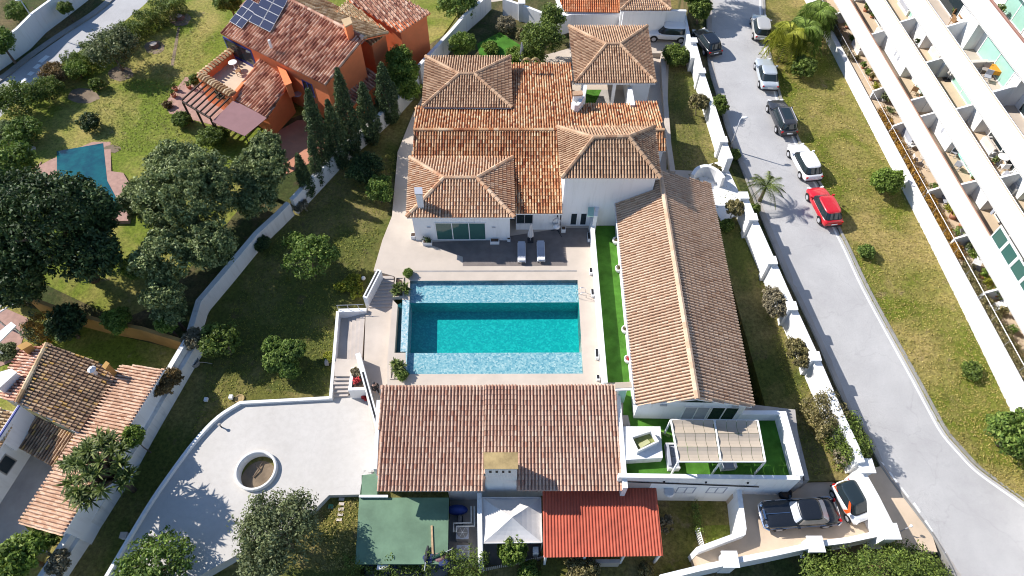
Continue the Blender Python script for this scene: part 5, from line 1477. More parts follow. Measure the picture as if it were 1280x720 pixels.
# ---- top garden and carport
tree('tree', 'dark ivy-covered tree in the villa back garden', 'tree', 676, 48, 26, 2.6, M['lf_hedge'], 0, .8, .24, extra=[(690, 20, 16, 2.5), (668, 70, 16, 1.3)])
tree('tree', 'lime green tree against the weathered wall in the back garden', 'tree', 577, 54, 17, 2.0, M['lf_lime'], ZL, .9, .2)
tree('tree', 'leafy tree at the top edge outside the back garden', 'tree', 572, 4, 24, 2.4, M['lf_mid'], ZN, .7, .26)
bush('leafless grey shrub in the shaded back garden', 632, 30, 13, M['lf_twig'], 0, dens=3)
bush('yellowish climbing shrub with bare branches in the back garden', 656, 42, 14, M['lf_bougain'], 0, dens=3)
bush('low light green ground shrub near the back garden lawn', 614, 60, 11, M['lf_lime'], 0, h=.4)
bush('low light green shrub behind the closed parasol', 643, 66, 12, M['lf_lime'], 0, h=.4)
bush('big clipped bush next to the white parked car', 845, 69, 17, M['lf_hedge'], 0, dens=8)
tree('tree', 'dark tree overhanging the street by the black car', 'tree', 876, 12, 15, 2.2, M['lf_hedge'], 0, .9, .24, extra=[(872, -8, 18, 3.0)])
tree('tree', 'tall tree beyond the top edge shading the far end of the street', 'tree', 880, -38, 30, 4.5, M['lf_hedge'], 0, .8, .24)
bush('reddish climbing shrub on the street wall above the green one', 874, 128, 13, M['lf_bougain'], 0, h=1.5, dens=4)
bush('green shrub leaning over the street wall into the road strip', 898, 133, 13, M['lf_hedge'], 0, h=1.2)
bush('brown shrub on the street wall beside the entrance pillar', 919, 258, 12, M['lf_bougain'], -.1, h=1.5, dens=4)
bush('green shrub between the hall roof and the entrance path', 908, 282, 9, M['lf_hedge'], -.1)
bush('small green shrub outside the street wall by the palm', 943, 262, 8, M['lf_hedge'], 0)
bush('low bush outside the street wall under the street lamp', 917, 193, 8, M['lf_hedge'], 0)
bush('grey-brown round shrub on the street wall', 970, 378, 16, M['lf_twig'], ZR, h=1.6, dens=5, ry=20)
bush('brown-green round shrub on the street wall', 1000, 441, 15, M['lf_bougain'], ZR, h=1.6, dens=5, ry=22)
hedge('leafy red-green hedge spilling over the street wall', [(1022, 492), (1036, 512), (1050, 530)], ZR, 1.8, 1.9, M['lf_bougain'], dens=2.4, cr=.34)
hedge('dense green hedge between street wall and road', [(1052, 520), (1066, 545), (1078, 570)], ZR, 1.7, 1.9, M['lf_hedge'], dens=2.4, cr=.34)
bush('bare twiggy shrub at the driveway corner of the street wall', 1053, 572, 11, M['lf_twig'], ZR, h=1.0, dens=1.8)
bush('low hedge clump by the curved entrance wall', 893, 212, 8, M['lf_bougain'], 0, h=.5)
palm('small feather palm leaning over the road by the entrance', 950, 250, 0, 1.6, 20, 1.8, .85, .5, M['lf_palm'])
# ---- verge
for lb, x, y, l_ in (('drooping yellow-green palm nearest the road on the verge', 974, 78, (.2, .5)), ('drooping yellow-green palm in the middle of the verge clump', 990, 72, (.4, .5)), ('drooping green palm of the clump beside the apartment wall', 1006, 50, (.4, .3))):
    palm(lb, x, y, ZV, 3.0, 64, 2.3, 1.35, .8, M['lf_gold'] if x < 980 else M['lf_lime'], lean=l_, tr=.16, lw=.75)
bush('dark round bush below the drooping palms on the verge', 1005, 84, 15, M['lf_hedge'], ZV, leaf=.2, h=1.2)
bush('green bush on the verge near the apartment wall', 1109, 227, 19, M['lf_lime'], ZV, leaf=.22, h=1.3)
bush('small bush on the verge near the kerb', 1083, 314, 10, M['lf_mid'], ZV)
bush('low dark bush on the dry part of the verge', 1216, 463, 14, M['lf_hedge'], ZV, h=.4)
tree('tree', 'large leafy bush at the right edge of the verge', 'tree', 1272, 540, 30, 1.9, M['lf_mid'], ZV, .9, .28)
bush('grey bush covering the north end of the garden wall', 1033, 28, 14, M['lf_olive'], ZV, h=1.2)
# ---- terrace gardens of the apartments
def apx(px, py, z, nmin=-1.1, nmax=2.4):
    u, n = au(px, py, z)
    return ap(u, min(nmax, max(nmin, n)), z)
def aphedge(label, u0, u1, mat, ht=.55):
    t = thing('hedge', label, 'hedge', ap(u0, -.95, .8))
    n = int((u1 - u0) * 40)
    cl = np.array([tuple(ap(random.uniform(u0, u1), random.uniform(-1.15, -.55), .9 + random.random() * ht)) for _ in range(n)])
    Vv, Ff = leaves(cl, np.full(n, .2), 20, .12)
    np_mesh('foliage', Vv, Ff, mat, t)
    for i in range(int(u1 - u0)):
        q = ap(u0 + i + .4, -.85, .75); MB().tube([q, q + Vector((0, .05, ht))], [.03, .015], 5).build('stem', M['bark'], t)
aphedge('orange flowering hedge along the apartment garden wall', 13.5, 31, M['lf_orange'])
aphedge('brown dry hedge along the lower apartment garden wall', 31.5, 50, M['lf_bougain'], .7)
aphedge('thin grey trailing hedge along the upper apartment garden wall', -6, 6, M['lf_twig'], .4)

for lb, poly, zf, dz, kd, n in TUFTS:
    xs, ys = [p[0] for p in poly], [p[1] for p in poly]; pts = []
    while len(pts) < n:
        x, y = random.uniform(min(xs), max(xs)), random.uniform(min(ys), max(ys))
        if inside(x, y, poly): q = W(x, y, zf(x, y) + dz); pts.append((q.x, q.y, q.z + .01))
    Vv, Ff = leaves(np.array(pts), np.full(n, .1), 5, .11, upb=1.4, asp=.4)
    tag(np_mesh('grass_tufts', Vv, Ff, {'verge': M['lf_straw'], 'fresh': M['lf_blade'], 'lawn': M['lf_blade']}[kd]), lb, 'grass', None, 'stuff')
for i, (x, y, r, mt, lb) in enumerate(((1052, 20, .3, 'lf_grey', 'grey shrub in the corner of the upper garden terrace'), (1064, 50, .28, 'lf_mid', 'green plant beside the white sofa group'), (1070, 75, .25, 'lf_bougain', 'brownish plant by the upper garden rail'), (1083, 92, .3, 'lf_mid', 'green plant halfway down the upper garden rail'), (1094, 110, .32, 'lf_gold', 'yellow-green plant at the start of the orange hedge'), (1112, 140, .3, 'lf_grey', 'grey plant behind the orange hedge top'), (1168, 235, .28, 'lf_mid', 'green plant below the round garden table'), (1184, 262, .4, 'lf_gold', 'yellow plant next to the white partition'), (1197, 292, .35, 'lf_mid', 'green plant below the yellow bushy one'), (1214, 320, .32, 'lf_lime', 'lime plant above the dark deck chair'), (1232, 356, .4, 'lf_gold', 'golden plant between deck chair and rail'), (1250, 392, .35, 'lf_bougain', 'brown plant beside the last white deck chair'), (1262, 415, .4, 'lf_mid', 'green plant at the right edge of the garden terrace'))):
    z = .8; u, n = au(x, y, z); q = ap(u, min(.6, max(-.9, n)), z)
    t = thing('terrace_plant', lb, 'plant', q)
    cl = np.array([(q.x, q.y, q.z + r * .9)]) + rng.normal(size=(26, 3)) * r * .55
    cl[:, 2] = np.maximum(cl[:, 2], q.z + .1)
    Vv, Ff = leaves(cl, np.full(26, r * .45), 16, .13)
    np_mesh('foliage', Vv, Ff, M[mt], t)
    MB().tube([Vector((0, 0, 0)), Vector((.03, 0, r))], [.04, .02], 6).build('stem', M['bark'], t, local=True)
# ================================================================ VEHICLES
def paint(name, c, rough=.25, metal=0.0):
    k = NT(name); k.col(c).rough(rough, .5, metal)
    k.b.inputs['Coat Weight'].default_value = .6
    return k.m
PT = {'white': paint('white_car_paint', L3(.72, .72, .72)), 'red': paint('red_car_paint', L3(.5, .012, .02)), 'dark': paint('charcoal_car_paint', L3(.035, .036, .04)),
      'silver': paint('silver_car_paint', L3(.5, .54, .57), .3, .3), 'black': paint('black_car_paint', L3(.012, .014, .018)), 'orange': paint('orange_car_paint', L3(.75, .1, .02)), 'beige': paint('champagne_car_paint', L3(.5, .48, .44), .3, .3)}
M['tail'] = plain('red_lamp_lens', L3(.45, .01, .01), .2)
M['lampglass'] = plain('clear_lamp_lens', L3(.7, .7, .7), .1)
def car(label, cx, cy, vx, vy, zg, L, Wd, H, pt, roof=None, cab=(.24, .08, -.46, -.34), belt=.93, stations=None, trim=None, glass=None, side_glass=None, extra=None, name='parked_car', cat='car', group=None, wr=.32, base_z=.26, axle=(.31, -.3)):
    """(vx, vy): photo direction in which the bonnet points"""
    zgv = zg(cx, cy) if callable(zg) else zg
    c = W(cx, cy, zgv)
    d = W(cx + vx, cy + vy, zgv) - W(cx - vx, cy - vy, zgv)
    t = thing(name, label, cat, c, math.atan2(d.y, d.x), group)
    w = Wd / 2
    st = stations or [(-.5, .62, .74, .42), (-.485, .84, .86, .34), (-.44, belt, .94, base_z), (-.3, belt + .02, .99, base_z), (0, belt, 1, base_z), (.2, belt - .01, 1, base_z), (.3, belt - .05, .98, base_z), (.4, belt - .13, .95, base_z), (.465, belt - .22, .88, .3), (.495, belt - .36, .76, .36), (.5, belt - .46, .7, .4)]
    mb = MB(); ring = []
    for f, zt, wf, zb in st:
        ww = w * wf
        half = [(0, zt + .03), (.5 * ww, zt + .02), (.86 * ww, zt - .015), (.985 * ww, zt - .12), (ww, zt - .28), (ww * .99, (zb + zt) * .5 - .08), (ww * .95, zb + .05), (ww * .6, zb)]
        pts = [(y, z) for y, z in half] + [(-y, z) for y, z in half[::-1] if y > 0]
        ring.append(len(pts))
        mb.v += [(f * L, y, z) for y, z in pts]
    n = ring[0]
    for i in range(len(st) - 1):
        for k in range(n): mb.f.append((i * n + k, i * n + (k + 1) % n, (i + 1) * n + (k + 1) % n, (i + 1) * n + k))
    mb.f.append(tuple(range(n))[::-1]); mb.f.append(tuple((len(st) - 1) * n + k for k in range(n)))
    body = mb.build('body', pt, t, True, local=True)
    s = body.modifiers.new('smooth', 'SUBSURF'); s.levels = 2; s.render_levels = 2
    # greenhouse: a rounded shell, its glass and pillars cut out of one surface
    xb0, xt0, xb1, xt1 = [q * L for q in cab]
    zb_, zt_ = belt - .05, H
    NA = 40
    def shell(tt, a, off=0.0):
        f_, r_ = xb0 + (xt0 - xb0) * tt ** .9, xb1 + (xt1 - xb1) * tt
        hw = w * (.95 - .25 * tt ** 1.3) + off
        c_, h_ = (f_ + r_) / 2, (f_ - r_) / 2 + off
        ca, sa = math.cos(a), math.sin(a); ex = .42
        return Vector((c_ + h_ * math.copysign(abs(ca) ** ex, ca), hw * math.copysign(abs(sa) ** ex, sa), zb_ + (zt_ - zb_) * tt))
    def band(t0, t1, nt_, k0, k1, nm, m, off=0.0):
        mb = MB()
        for it in range(nt_ + 1):
            for k_ in range(k0, k1 + 1): mb.v.append(tuple(shell(t0 + (t1 - t0) * it / nt_, 2 * math.pi * k_ / NA, off)))
        n_ = k1 - k0 + 1
        for it in range(nt_):
            for k_ in range(n_ - 1): mb.f.append((it * n_ + k_, it * n_ + k_ + 1, (it + 1) * n_ + k_ + 1, (it + 1) * n_ + k_))
        return mb.build(nm, m, t, True, local=True)
    band(0, .86, 5, 0, NA, 'pillars', M['black'] if trim is None else trim, -.012)
    G = glass or M['glass']
    band(.1, .84, 4, -4, 4, 'windshield', G); band(.16, .82, 4, 16, 24, 'rear_window', G)
    for k0, k1 in ((6, 10), (10, 15), (25, 30), (30, 34)): band(.12, .8, 4, k0, k1, 'side_window', side_glass or G)
    mb = MB()
    for it, (tt, sc) in enumerate(((.84, 1.0), (.9, .99), (.955, .95), (.985, .86), (1.0, .6))):
        for k_ in range(NA):
            p_ = shell(min(tt, .9), 2 * math.pi * k_ / NA, .008); c_ = shell(.9, 0); d_ = shell(.9, math.pi); mx_ = (c_.x + d_.x) / 2
            mb.v.append((mx_ + (p_.x - mx_) * sc, p_.y * sc, zb_ + (zt_ - zb_) * tt))
    for it in range(4):
        for k_ in range(NA): mb.f.append((it * NA + k_, it * NA + (k_ + 1) % NA, (it + 1) * NA + (k_ + 1) % NA, (it + 1) * NA + k_))
    mb.f.append(tuple(4 * NA + k_ for k_ in range(NA)))
    mb.build('roof', roof or pt, t, True, local=True)
    # wheels, lamps, mirrors, bumpers
    for fx in axle:
        for sgn in (1, -1):
            m = MB(); y0, y1 = sgn * (w - .2), sgn * (w + .006)
            m.tube([Vector((fx * L, y0, wr)), Vector((fx * L, y1, wr))], wr, 18); wh = m.build('wheel', M['rubber'], t, local=True)
            m = MB(); m.tube([Vector((fx * L, y1 - sgn * .02, wr)), Vector((fx * L, y1 + sgn * .012, wr))], wr * .62, 14)
            m.build('rim', M['steel'], wh, local=True)
            m = MB()
            for k in range(9):
                a0, a1 = math.pi * k / 9, math.pi * (k + 1) / 9
                P = [Vector((fx * L + r * math.cos(a), sgn * (w - .003), wr + r * math.sin(a))) for a, r in ((a0, wr), (a1, wr), (a1, wr + .07), (a0, wr + .07))]
                m.add(P + [p + Vector((0, sgn * .015, 0)) for p in P], [(0, 1, 2, 3), (4, 5, 6, 7), (0, 1, 5, 4), (2, 3, 7, 6)])
            m.build('wheel_arch', M['black'], t, local=True)
    for sgn in (1, -1):
        m = MB(); m.box((.472 * L, sgn * w * .62, belt - .36), .16, .34, .14, sgn * -.35); m.build('headlight', M['lampglass'], t, local=True)
        m = MB(); m.box((-.478 * L, sgn * w * .72, belt - .24), .1, .2, .13, sgn * .2); m.build('tail_light', M['tail'], t, local=True)
        m = MB(); m.box((xb0 - .25, sgn * (w + .08), belt - .04), .14, .2, .13); m.build('mirror', pt, t, local=True)
    m = MB(); m.box((-.494 * L, 0, .34), .1, Wd * .8, .16); m.build('rear_bumper', trim or M['dark'], t, local=True)
    m = MB(); m.box((-.502 * L, 0, .58), .03, .5, .11); m.build('licence_plate', M['pot_white'], t, local=True)
    m = MB(); m.box((.49 * L, 0, .34), .08, Wd * .62, .15); m.build('grille', M['black'], t, local=True)
    if extra: extra(t, L, w, H)
    return t
GR = 'cars parked along the street kerb'
ZC = lambda x, y: ZR(x, y) + .01
car('red hatchback parked last in the row along the kerb', 1027, 263, -19, -37, ZC, 4.25, 1.8, 1.46, PT['red'], group=GR)
car('white hatchback parked between the red and the dark estate car', 1003, 208, -20, -37, ZC, 4.35, 1.82, 1.48, PT['white'], group=GR)
def rails(t, L, w, H):
    for sgn in (1, -1):
        m = MB(); m.tube([Vector((.04 * L, sgn * w * .66, H + .0)), Vector((-.36 * L, sgn * w * .66, H - .0))], .03, 6); m.build('roof_rail', M['steel'], t, local=True)
    m = MB(); m.box((-.14 * L, 0, H + .002), 1.5, w * .85, .012); m.build('glass_roof', M['glass'], t, local=True)
car('dark grey estate car with a glass roof and silver roof rails', 975, 152, -20, -47, ZC, 4.7, 1.85, 1.52, PT['dark'], group=GR, cab=(.22, .08, -.47, -.42), extra=rails)
car('pale silver saloon parked behind the dark estate car', 956, 98, -11, -46, ZC, 4.6, 1.82, 1.44, PT['silver'], group=GR, cab=(.2, .05, -.4, -.22))
car('champagne coloured compact car partly under the drooping palms', 949, 40, -7, -46, ZC, 4.2, 1.8, 1.55, PT['beige'], group=GR, cab=(.22, .07, -.47, -.4))
car('black hatchback with red tail lights leaving the gap in the street wall', 882, 58, -22, -30, ZC, 4.2, 1.78, 1.5, PT['black'], cab=(.22, .07, -.46, -.38))
car('white SUV parked beside the hipped carport roof', 833, 47, -30, -1.5, 0.02, 4.6, 1.9, 1.66, PT['white'], cab=(.24, .1, -.47, -.36), belt=1.0, wr=.36)
def classic_bits(t, L, w, H):
    for x, wd in ((.502, .96), (-.502, .95)):
        m = MB(); m.tube([Vector((x * L - math.copysign(.28, x), -w * 1.0, .5)), Vector((x * L, -w * .8, .5)), Vector((x * L + math.copysign(.05, x), 0, .5)), Vector((x * L, w * .8, .5)), Vector((x * L - math.copysign(.28, x), w * 1.0, .5))], .075, 8)
        m.build('bumper', M['chrome'], t, local=True)
    m = MB(); m.box((.492 * L, 0, .5), .12, .62, .5); m.build('radiator_grille', M['chrome'], t, local=True)
    m = MB(); m.bar(Vector((.16 * L, 0, 1.0)), Vector((.49 * L, 0, .97)), .035, .03); m.build('bonnet_strip', M['chrome'], t, local=True)
    for sgn in (1, -1):
        m = MB(); m.bar(Vector((.44 * L, sgn * (w + .003), .72)), Vector((-.44 * L, sgn * (w + .003), .7)), .03, .05); m.build('side_trim', M['chrome'], t, local=True)
        m = MB(); m.ball(Vector((.485 * L, sgn * w * .72, .72)), .13, 10, 6); m.build('round_headlight', M['chrome'], t, local=True)
cs = [(-.5, .6, .7, .42), (-.485, .74, .84, .36), (-.44, .84, .92, .3), (-.36, .92, .97, .28), (-.2, .97, 1, .28), (0, .97, 1, .28), (.14, .97, 1, .28), (.28, .95, .99, .28), (.42, .9, .96, .3), (.48, .82, .9, .36), (.5, .7, .8, .42)]
car('long black classic limousine with chrome bumpers on the driveway', 996, 645, -51, 3.5, -1.99, 5.05, 1.82, 1.5, PT['black'], cab=(.15, .06, -.34, -.2), belt=.97, stations=cs, glass=M['steel'], side_glass=M['canopy'], extra=classic_bits, name='classic_car', trim=PT['black'], wr=.35)
def smart_bits(t, L, w, H):
    for sgn in (1, -1):
        m = MB(); P = [Vector((x, sgn * (w + .012 - .3 * max(0, z - .9)), z)) for x, z in ((.2 * L, .55), (.27 * L, .95), (.1 * L, 1.42), (.02 * L, 1.45), (.16 * L, .98), (.1 * L, .5))]
        m.add(P + [p - Vector((0, sgn * .04, 0)) for p in P], [tuple(range(6)), tuple(range(11, 5, -1))] + [(i, (i + 1) % 6, (i + 1) % 6 + 6, i + 6) for i in range(6)]); m.build('safety_frame', PT['orange'], t, local=True)
    m = MB(); m.box((-.36 * L, 0, .93), .4, w * 1.86, .06); m.build('rear_panel', PT['orange'], t, local=True)
sst = [(-.5, .7, .8, .4), (-.47, .9, .92, .3), (-.36, .98, .98, .24), (0, .96, 1, .24), (.2, .95, 1, .24), (.34, .88, .97, .24), (.44, .76, .9, .28), (.49, .62, .8, .34), (.5, .52, .74, .4)]
car('tiny white and orange two-seater with a black glass roof beside the driveway wall', 1060, 630, 13.5, 22, -1.99, 2.72, 1.6, 1.5, PT['white'], roof=M['glass'], cab=(.36, .14, -.47, -.4), belt=.96, stations=sst, trim=M['black'], extra=smart_bits, name='two_seater_car', wr=.29)
# ================================================================ PEOPLE
def person(label, px, py, zg, h, face, top, legs, hair):
    c = W(px, py, zg)
    t = thing('person', label, 'person', c, face)
    k = h / 1.75
    def skin(name, V, E, R, mat, sub=1):
        me = bpy.data.meshes.new(name); me.from_pydata([tuple(Vector(v) * k) for v in V], E, []); me.materials.append(mat)
        o = bpy.data.objects.new(name, me); C.objects.link(o); o.parent = t
        o.modifiers.new('skin', 'SKIN'); s = o.modifiers.new('sub', 'SUBSURF'); s.levels = s.render_levels = sub
        for v, r in zip(me.skin_vertices[0].data, R): v.radius = (r * k, r * k)
        me.skin_vertices[0].data[0].use_root = True
        return o
    # x forward, y left; walking stance
    J = [(0, 0, .93), (0, 0, 1.15), (0, 0, 1.4), (0, 0, 1.5), (.02, 0, 1.6), (.02, 0, 1.7),
         (0, .1, .88), (.12, .1, .5), (.05, .1, .1), (.2, .1, .04), (0, -.1, .88), (-.06, -.1, .5), (-.24, -.1, .13), (-.1, -.1, .04),
         (0, .19, 1.38), (-.08, .25, 1.1), (.04, .25, .86), (0, -.19, 1.38), (.06, -.25, 1.1), (.2, -.23, .9)]
    E = [(0, 1), (1, 2), (2, 3), (3, 4), (4, 5), (0, 6), (6, 7), (7, 8), (8, 9), (0, 10), (10, 11), (11, 12), (12, 13), (2, 14), (14, 15), (15, 16), (2, 17), (17, 18), (18, 19)]
    R = [.13, .13, .14, .06, .09, .08, .085, .06, .042, .035, .085, .06, .042, .035, .06, .042, .03, .06, .042, .03]
    skin('body', J, E, R, M['skin'])
    skin('jacket', [(0, 0, .9), (0, 0, 1.15), (0, 0, 1.41), (0, .19, 1.385), (-.08, .25, 1.1), (.02, .25, .93), (0, -.19, 1.385), (.06, -.25, 1.1), (.17, -.235, .95)], [(0, 1), (1, 2), (2, 3), (3, 4), (4, 5), (2, 6), (6, 7), (7, 8)], [.16, .155, .165, .085, .062, .05, .085, .062, .05], top)
    skin('trousers', [(0, 0, .95), (0, .1, .88), (.12, .1, .5), (.05, .1, .12), (0, -.1, .88), (-.06, -.1, .5), (-.24, -.1, .15)], [(0, 1), (1, 2), (2, 3), (0, 4), (4, 5), (5, 6)], [.15, .1, .075, .06, .1, .075, .06], legs)
    m = MB(); m.ball(Vector((0, 0, 1.685)) * k, .105 * k, 12, 8, (1.05, .95, .9)); m.build('hair', hair, t, True, local=True)
    m = MB()
    for y, z, x in ((.25, .84, .04), (-.23, .88, .2)):
        for f, (dx, dy) in enumerate(((.03, 0), (.015, .008), (0, .01), (-.015, .008), (.045, -.02 * (1 if y > 0 else -1)))):
            a = Vector((x + dx * .8, y + dy, z + .02)); m.tube([a * k, (a + Vector((.012, 0, -.05))) * k, (a + Vector((.03, 0, -.085 + .008 * f))) * k], [.01 * k, .009 * k, .006 * k], 5)
    m.build('hands', M['skin'], t, True, local=True)
    m = MB(); hd = Vector((.09, 0, 1.64)) * k
    m.ball(hd + Vector((.028, 0, -.01)) * k, .018 * k, 6, 4)
    for s in (1, -1): m.ball(Vector((.085, .035 * s, 1.665)) * k, .012 * k, 6, 4); m.ball(Vector((.01, .095 * s, 1.64)) * k, .022 * k, 6, 4)
    m.build('face', M['skin'], t, local=True)
    return t
person('person dressed in black walking down the steps beside the slanted wall', 472, 492, -1.0, 1.72, math.radians(-60), M['black'], M['black'], M['dark'])
person('grey-haired person in dark blue clothes on the terracotta patio', 354, 206, ZN(354, 206) + .05, 1.7, math.radians(-40), M['navy'], M['navy'], M['hair_grey'])
# ================================================================ STEPS AND PARAPETS
def steps(label, a0, a1, b0, b1, z0, z1, n, mat, name='stone_steps'):
    """flight from the top edge (a0,a1) at z0 down to the bottom edge (b0,b1) at z1 (photo points)"""
    t = thing(name, label, 'steps', W(*b0, z1))
    A0, A1, B0, B1 = W(*a0, z0), W(*a1, z0), W(*b0, z1), W(*b1, z1)
    for i in range(n):
        z = z0 + (z1 - z0) * (i + 1) / (n + 1)
        P = [lerp(A0, B0, i / n), lerp(A1, B1, i / n), lerp(A1, B1, (i + 1) / n), lerp(A0, B0, (i + 1) / n)]
        m = MB(); m.prism([Vector((p.x, p.y, z)) for p in P], ('z', -4)); m.build('step', mat, t)
    return t
steps('stone steps leading from the pool deck down to the middle platform', (471, 344), (492, 344), (461, 385), (492, 384), 0, -1.0, 9, M['step'])
steps('wide shaded steps going down to the left of the middle platform', (456, 391), (452, 451), (436, 391), (434, 451), -1.0, -1.6, 4, M['step'], 'wide_steps')
sheet('lower_landing', [(420, 391), (437, 391), (434, 451), (416, 451)], -1.6, M['stone_mid'], skirt=2)
steps('short stone steps going down to the cream terrace', (418, 470), (437, 470), (415, 497), (435, 496), -1.0, -2.0, 5, M['step'], 'terrace_steps')
def parapet(label, line, th, zb, cut=None):
    t = thing('parapet', label, 'parapet', W(line[0][0], line[0][1], line[0][2]))
    P = [W(*p) for p in line]
    MB().wall(P, th, [p.z for p in P], zb).build('wall_body', M['white'], t)
    if cut:
        a, b = lerp(P[0], P[-1], cut[0]), lerp(P[0], P[-1], cut[1])
        m = MB(); m.bar(a + Vector((0, 0, .003)), b + Vector((0, 0, .003)), .13, .02); m.build('light_slot', M['black'], t)
    return t
parapet('slanted white parapet with a dark slot beside the pool steps', [(474, 337, .9), (456, 372, .1)], .38, -2.6, (.05, .95))
parapet('long slanted white parapet with a dark slot next to the annexe roof', [(447, 441.5, .1), (474, 540, -.5)], .36, -2.6, (.25, .98))
parapet('white parapet closing the north side of the lower landing', [(423, 388, -.7), (458, 387, -.7)], .3, -3)
parapet('white parapet along the lawn side of the lower landing and steps', [(422, 389, -.85), (417, 450, -.95), (413, 498, -1.6)], .22, -3.2)
t = thing('metal_railing', 'thin metal railing on the white parapet by the lawn', 'railing', W(423, 386, -.7))
for x in (423, 436, 449):
    q = W(x, 387, -.7); m = MB(); m.tube([q, q + Vector((0, 0, .6))], .025, 5); m.build('post', M['steel'], t)
m = MB(); m.tube([W(423, 387, -.7) + Vector((0, 0, .6)), W(456, 386, -.7) + Vector((0, 0, .6))], .022, 5); m.build('top_rail', M['steel'], t)
# raised planters
def box_planter(label, q, z, h, th, soil_d=.12, mat=None, name='planter_box'):
    c = [W(p[0], p[1], z + h) for p in q]
    t = thing(name, label, 'planter', Vector((c[0].x, c[0].y, z)))
    cc = c + [c[0]]
    inn = inset(c, th)
    m = MB(); n = len(c)
    low = [Vector((p.x, p.y, z)) for p in c]; inl = [p - Vector((0, 0, soil_d + .05)) for p in inn]
    m.add(c + inn + low + inl, [(i, (i + 1) % n, (i + 1) % n + n, i + n) for i in range(n)] + [(i, (i + 1) % n, (i + 1) % n + 2 * n, i + 2 * n) for i in range(n)] + [(i + n, (i + 1) % n + n, (i + 1) % n + 3 * n, i + 3 * n) for i in range(n)])
    m.build('box', mat or M['white'], t)
    m = MB(); m.poly([p - Vector((0, 0, soil_d)) for p in inn]); m.build('soil', M['soil'], t)
    return t, sum((p for p in inn), Vector()) / n - Vector((0, 0, soil_d))
t, pc = box_planter('white raised planter with a red flowering plant by the slanted wall', [(439, 459), (452, 458), (460, 487), (435, 488)], -2.0, 1.35, .22)
rosette_plant('red_flower', 'red flowering plant in the white raised planter', 'plant', 447, 475, -.8, .25, 5, 4, M['red_plant'], .24, .045, 22, 0)
bush('low dry plants beside the red flower in the planter', 444, 466, 5, M['lf_twig'], -.85, h=.2)
bush('pink flower tuft fallen on the cream terrace beside the planter', 456, 497, 3.6, M['red_plant'], -2.0, h=.15, name='flower_tuft', cat='plant')
t, pc = box_planter('stone planter at the head of the overflow channel', [(494, 346), (505, 346), (505, 371), (491, 371)], -.3, .38, .1, .08, M['stone'])
t, pc = box_planter('stone planter at the lower left corner of the pool', [(488, 449), (503, 449), (502, 474), (487, 474)], -.3, .36, .1, .08, M['stone'])
# ================================================================ POOL DECK FURNITURE
def lounger_proto():
    t = thing('sun_lounger', 'grey cushioned sun lounger, left of the pair on the wooden deck', 'sun lounger', W(652, 318, .02), 0, 'sun loungers on the wooden deck')
    m = MB(); m.bar(Vector((-.3, -.95, .28)), Vector((-.3, .95, .28)), .05, .06); m.bar(Vector((.3, -.95, .28)), Vector((.3, .95, .28)), .05, .06); m.bar(Vector((-.3, -.95, .28)), Vector((.3, -.95, .28)), .05, .06); m.bar(Vector((-.3, .95, .28)), Vector((.3, .95, .28)), .05, .06)
    m.build('frame', M['pot_white'], t, local=True)
    for x in (-.3, .3):
        for y in (-.85, .85): m = MB(); m.box((x, y, 0), .05, .05, .26); m.build('leg', M['pot_white'], t, local=True)
    m = MB(); m.box((0, -.32, .315), .56, 1.2, .1); m.build('mattress', M['cushion_grey'], t, local=True)
    m = MB(); m.box((0, .6, .38), .56, .68, .1, 0, .3); m.build('backrest', M['cushion_grey'], t, local=True)
    m = MB(); m.box((0, -.82, .418), .57, .24, .03); m.build('towel', M['pot_white'], t, local=True)
    return t
lp = lounger_proto()
l2_ = copy_tree(lp); l2_.location = W(676, 317, .02); l2_['label'] = 'grey cushioned sun lounger, right of the pair on the wooden deck'
def closed_parasol(label, px, py, z, h, mat, lean=0):
    q = W(px, py, z)
    t = thing('closed_parasol', label, 'parasol', q)
    MB().tube([Vector((0, 0, 0)), Vector((lean, 0, h))], .03, 8).build('pole', M['steel'], t, local=True)
    m = MB(); prof = [(.05, h), (.1, h - .25), (.16, h * .6), (.24, h * .34), (.2, h * .3)]
    b = len(m.v)
    for i, (r, zz) in enumerate(prof):
        for k in range(16):
            rr = r * (1.15 if k % 2 else .72); m.v.append((rr * math.cos(k * math.pi / 8) + lean * zz / h, rr * math.sin(k * math.pi / 8), zz))
    for i in range(len(prof) - 1):
        for k in range(16): m.f.append((i * 16 + k, i * 16 + (k + 1) % 16, (i + 1) * 16 + (k + 1) % 16, (i + 1) * 16 + k))
    m.build('folded_canopy', mat, t, local=True)
    m = MB(); m.box((0, 0, 0), .5, .5, .08); m.build('base', M['dark'], t, local=True)
    return t
closed_parasol('white closed parasol standing behind the sun loungers', 663, 301, .02, 2.1, M['fabric'])
closed_parasol('grey covered parasol behind the north edge of the tiled roof', 652, 84, 0, 2.9, M['cushion_grey'])
t = thing('hanging_chair', 'hanging egg chair on a dark stand beside the villa wall', 'chair', W(695, 291, .02))
m = MB(); m.tube([Vector((.1, .35, .03)), Vector((.12, .4, 1.2)), Vector((.05, .3, 1.9)), Vector((0, 0, 2.0))], .03, 7); m.tube([Vector((-.4, .2, .03)), Vector((.1, .35, .03)), Vector((.45, -.45, .03))], .03, 6); m.build('stand', M['dark'], t, local=True)
m = MB()
for k in range(10):
    a = math.pi * 2 * k / 10
    if 3.6 < a < 5.7: continue
    m.tube([Vector((.38 * math.sin(b) * math.cos(a), .38 * math.sin(b) * math.sin(a), 1.15 - .62 * math.cos(b))) for b in np.linspace(.15, 3.0, 8)], .022, 5)
m.build('basket', M['steel'], t, True, local=True)
m = MB(); m.ball(Vector((0, .02, .75)), .3, 10, 6, (1, .9, .55)); m.build('cushion', M['pot_white'], t, True, local=True)
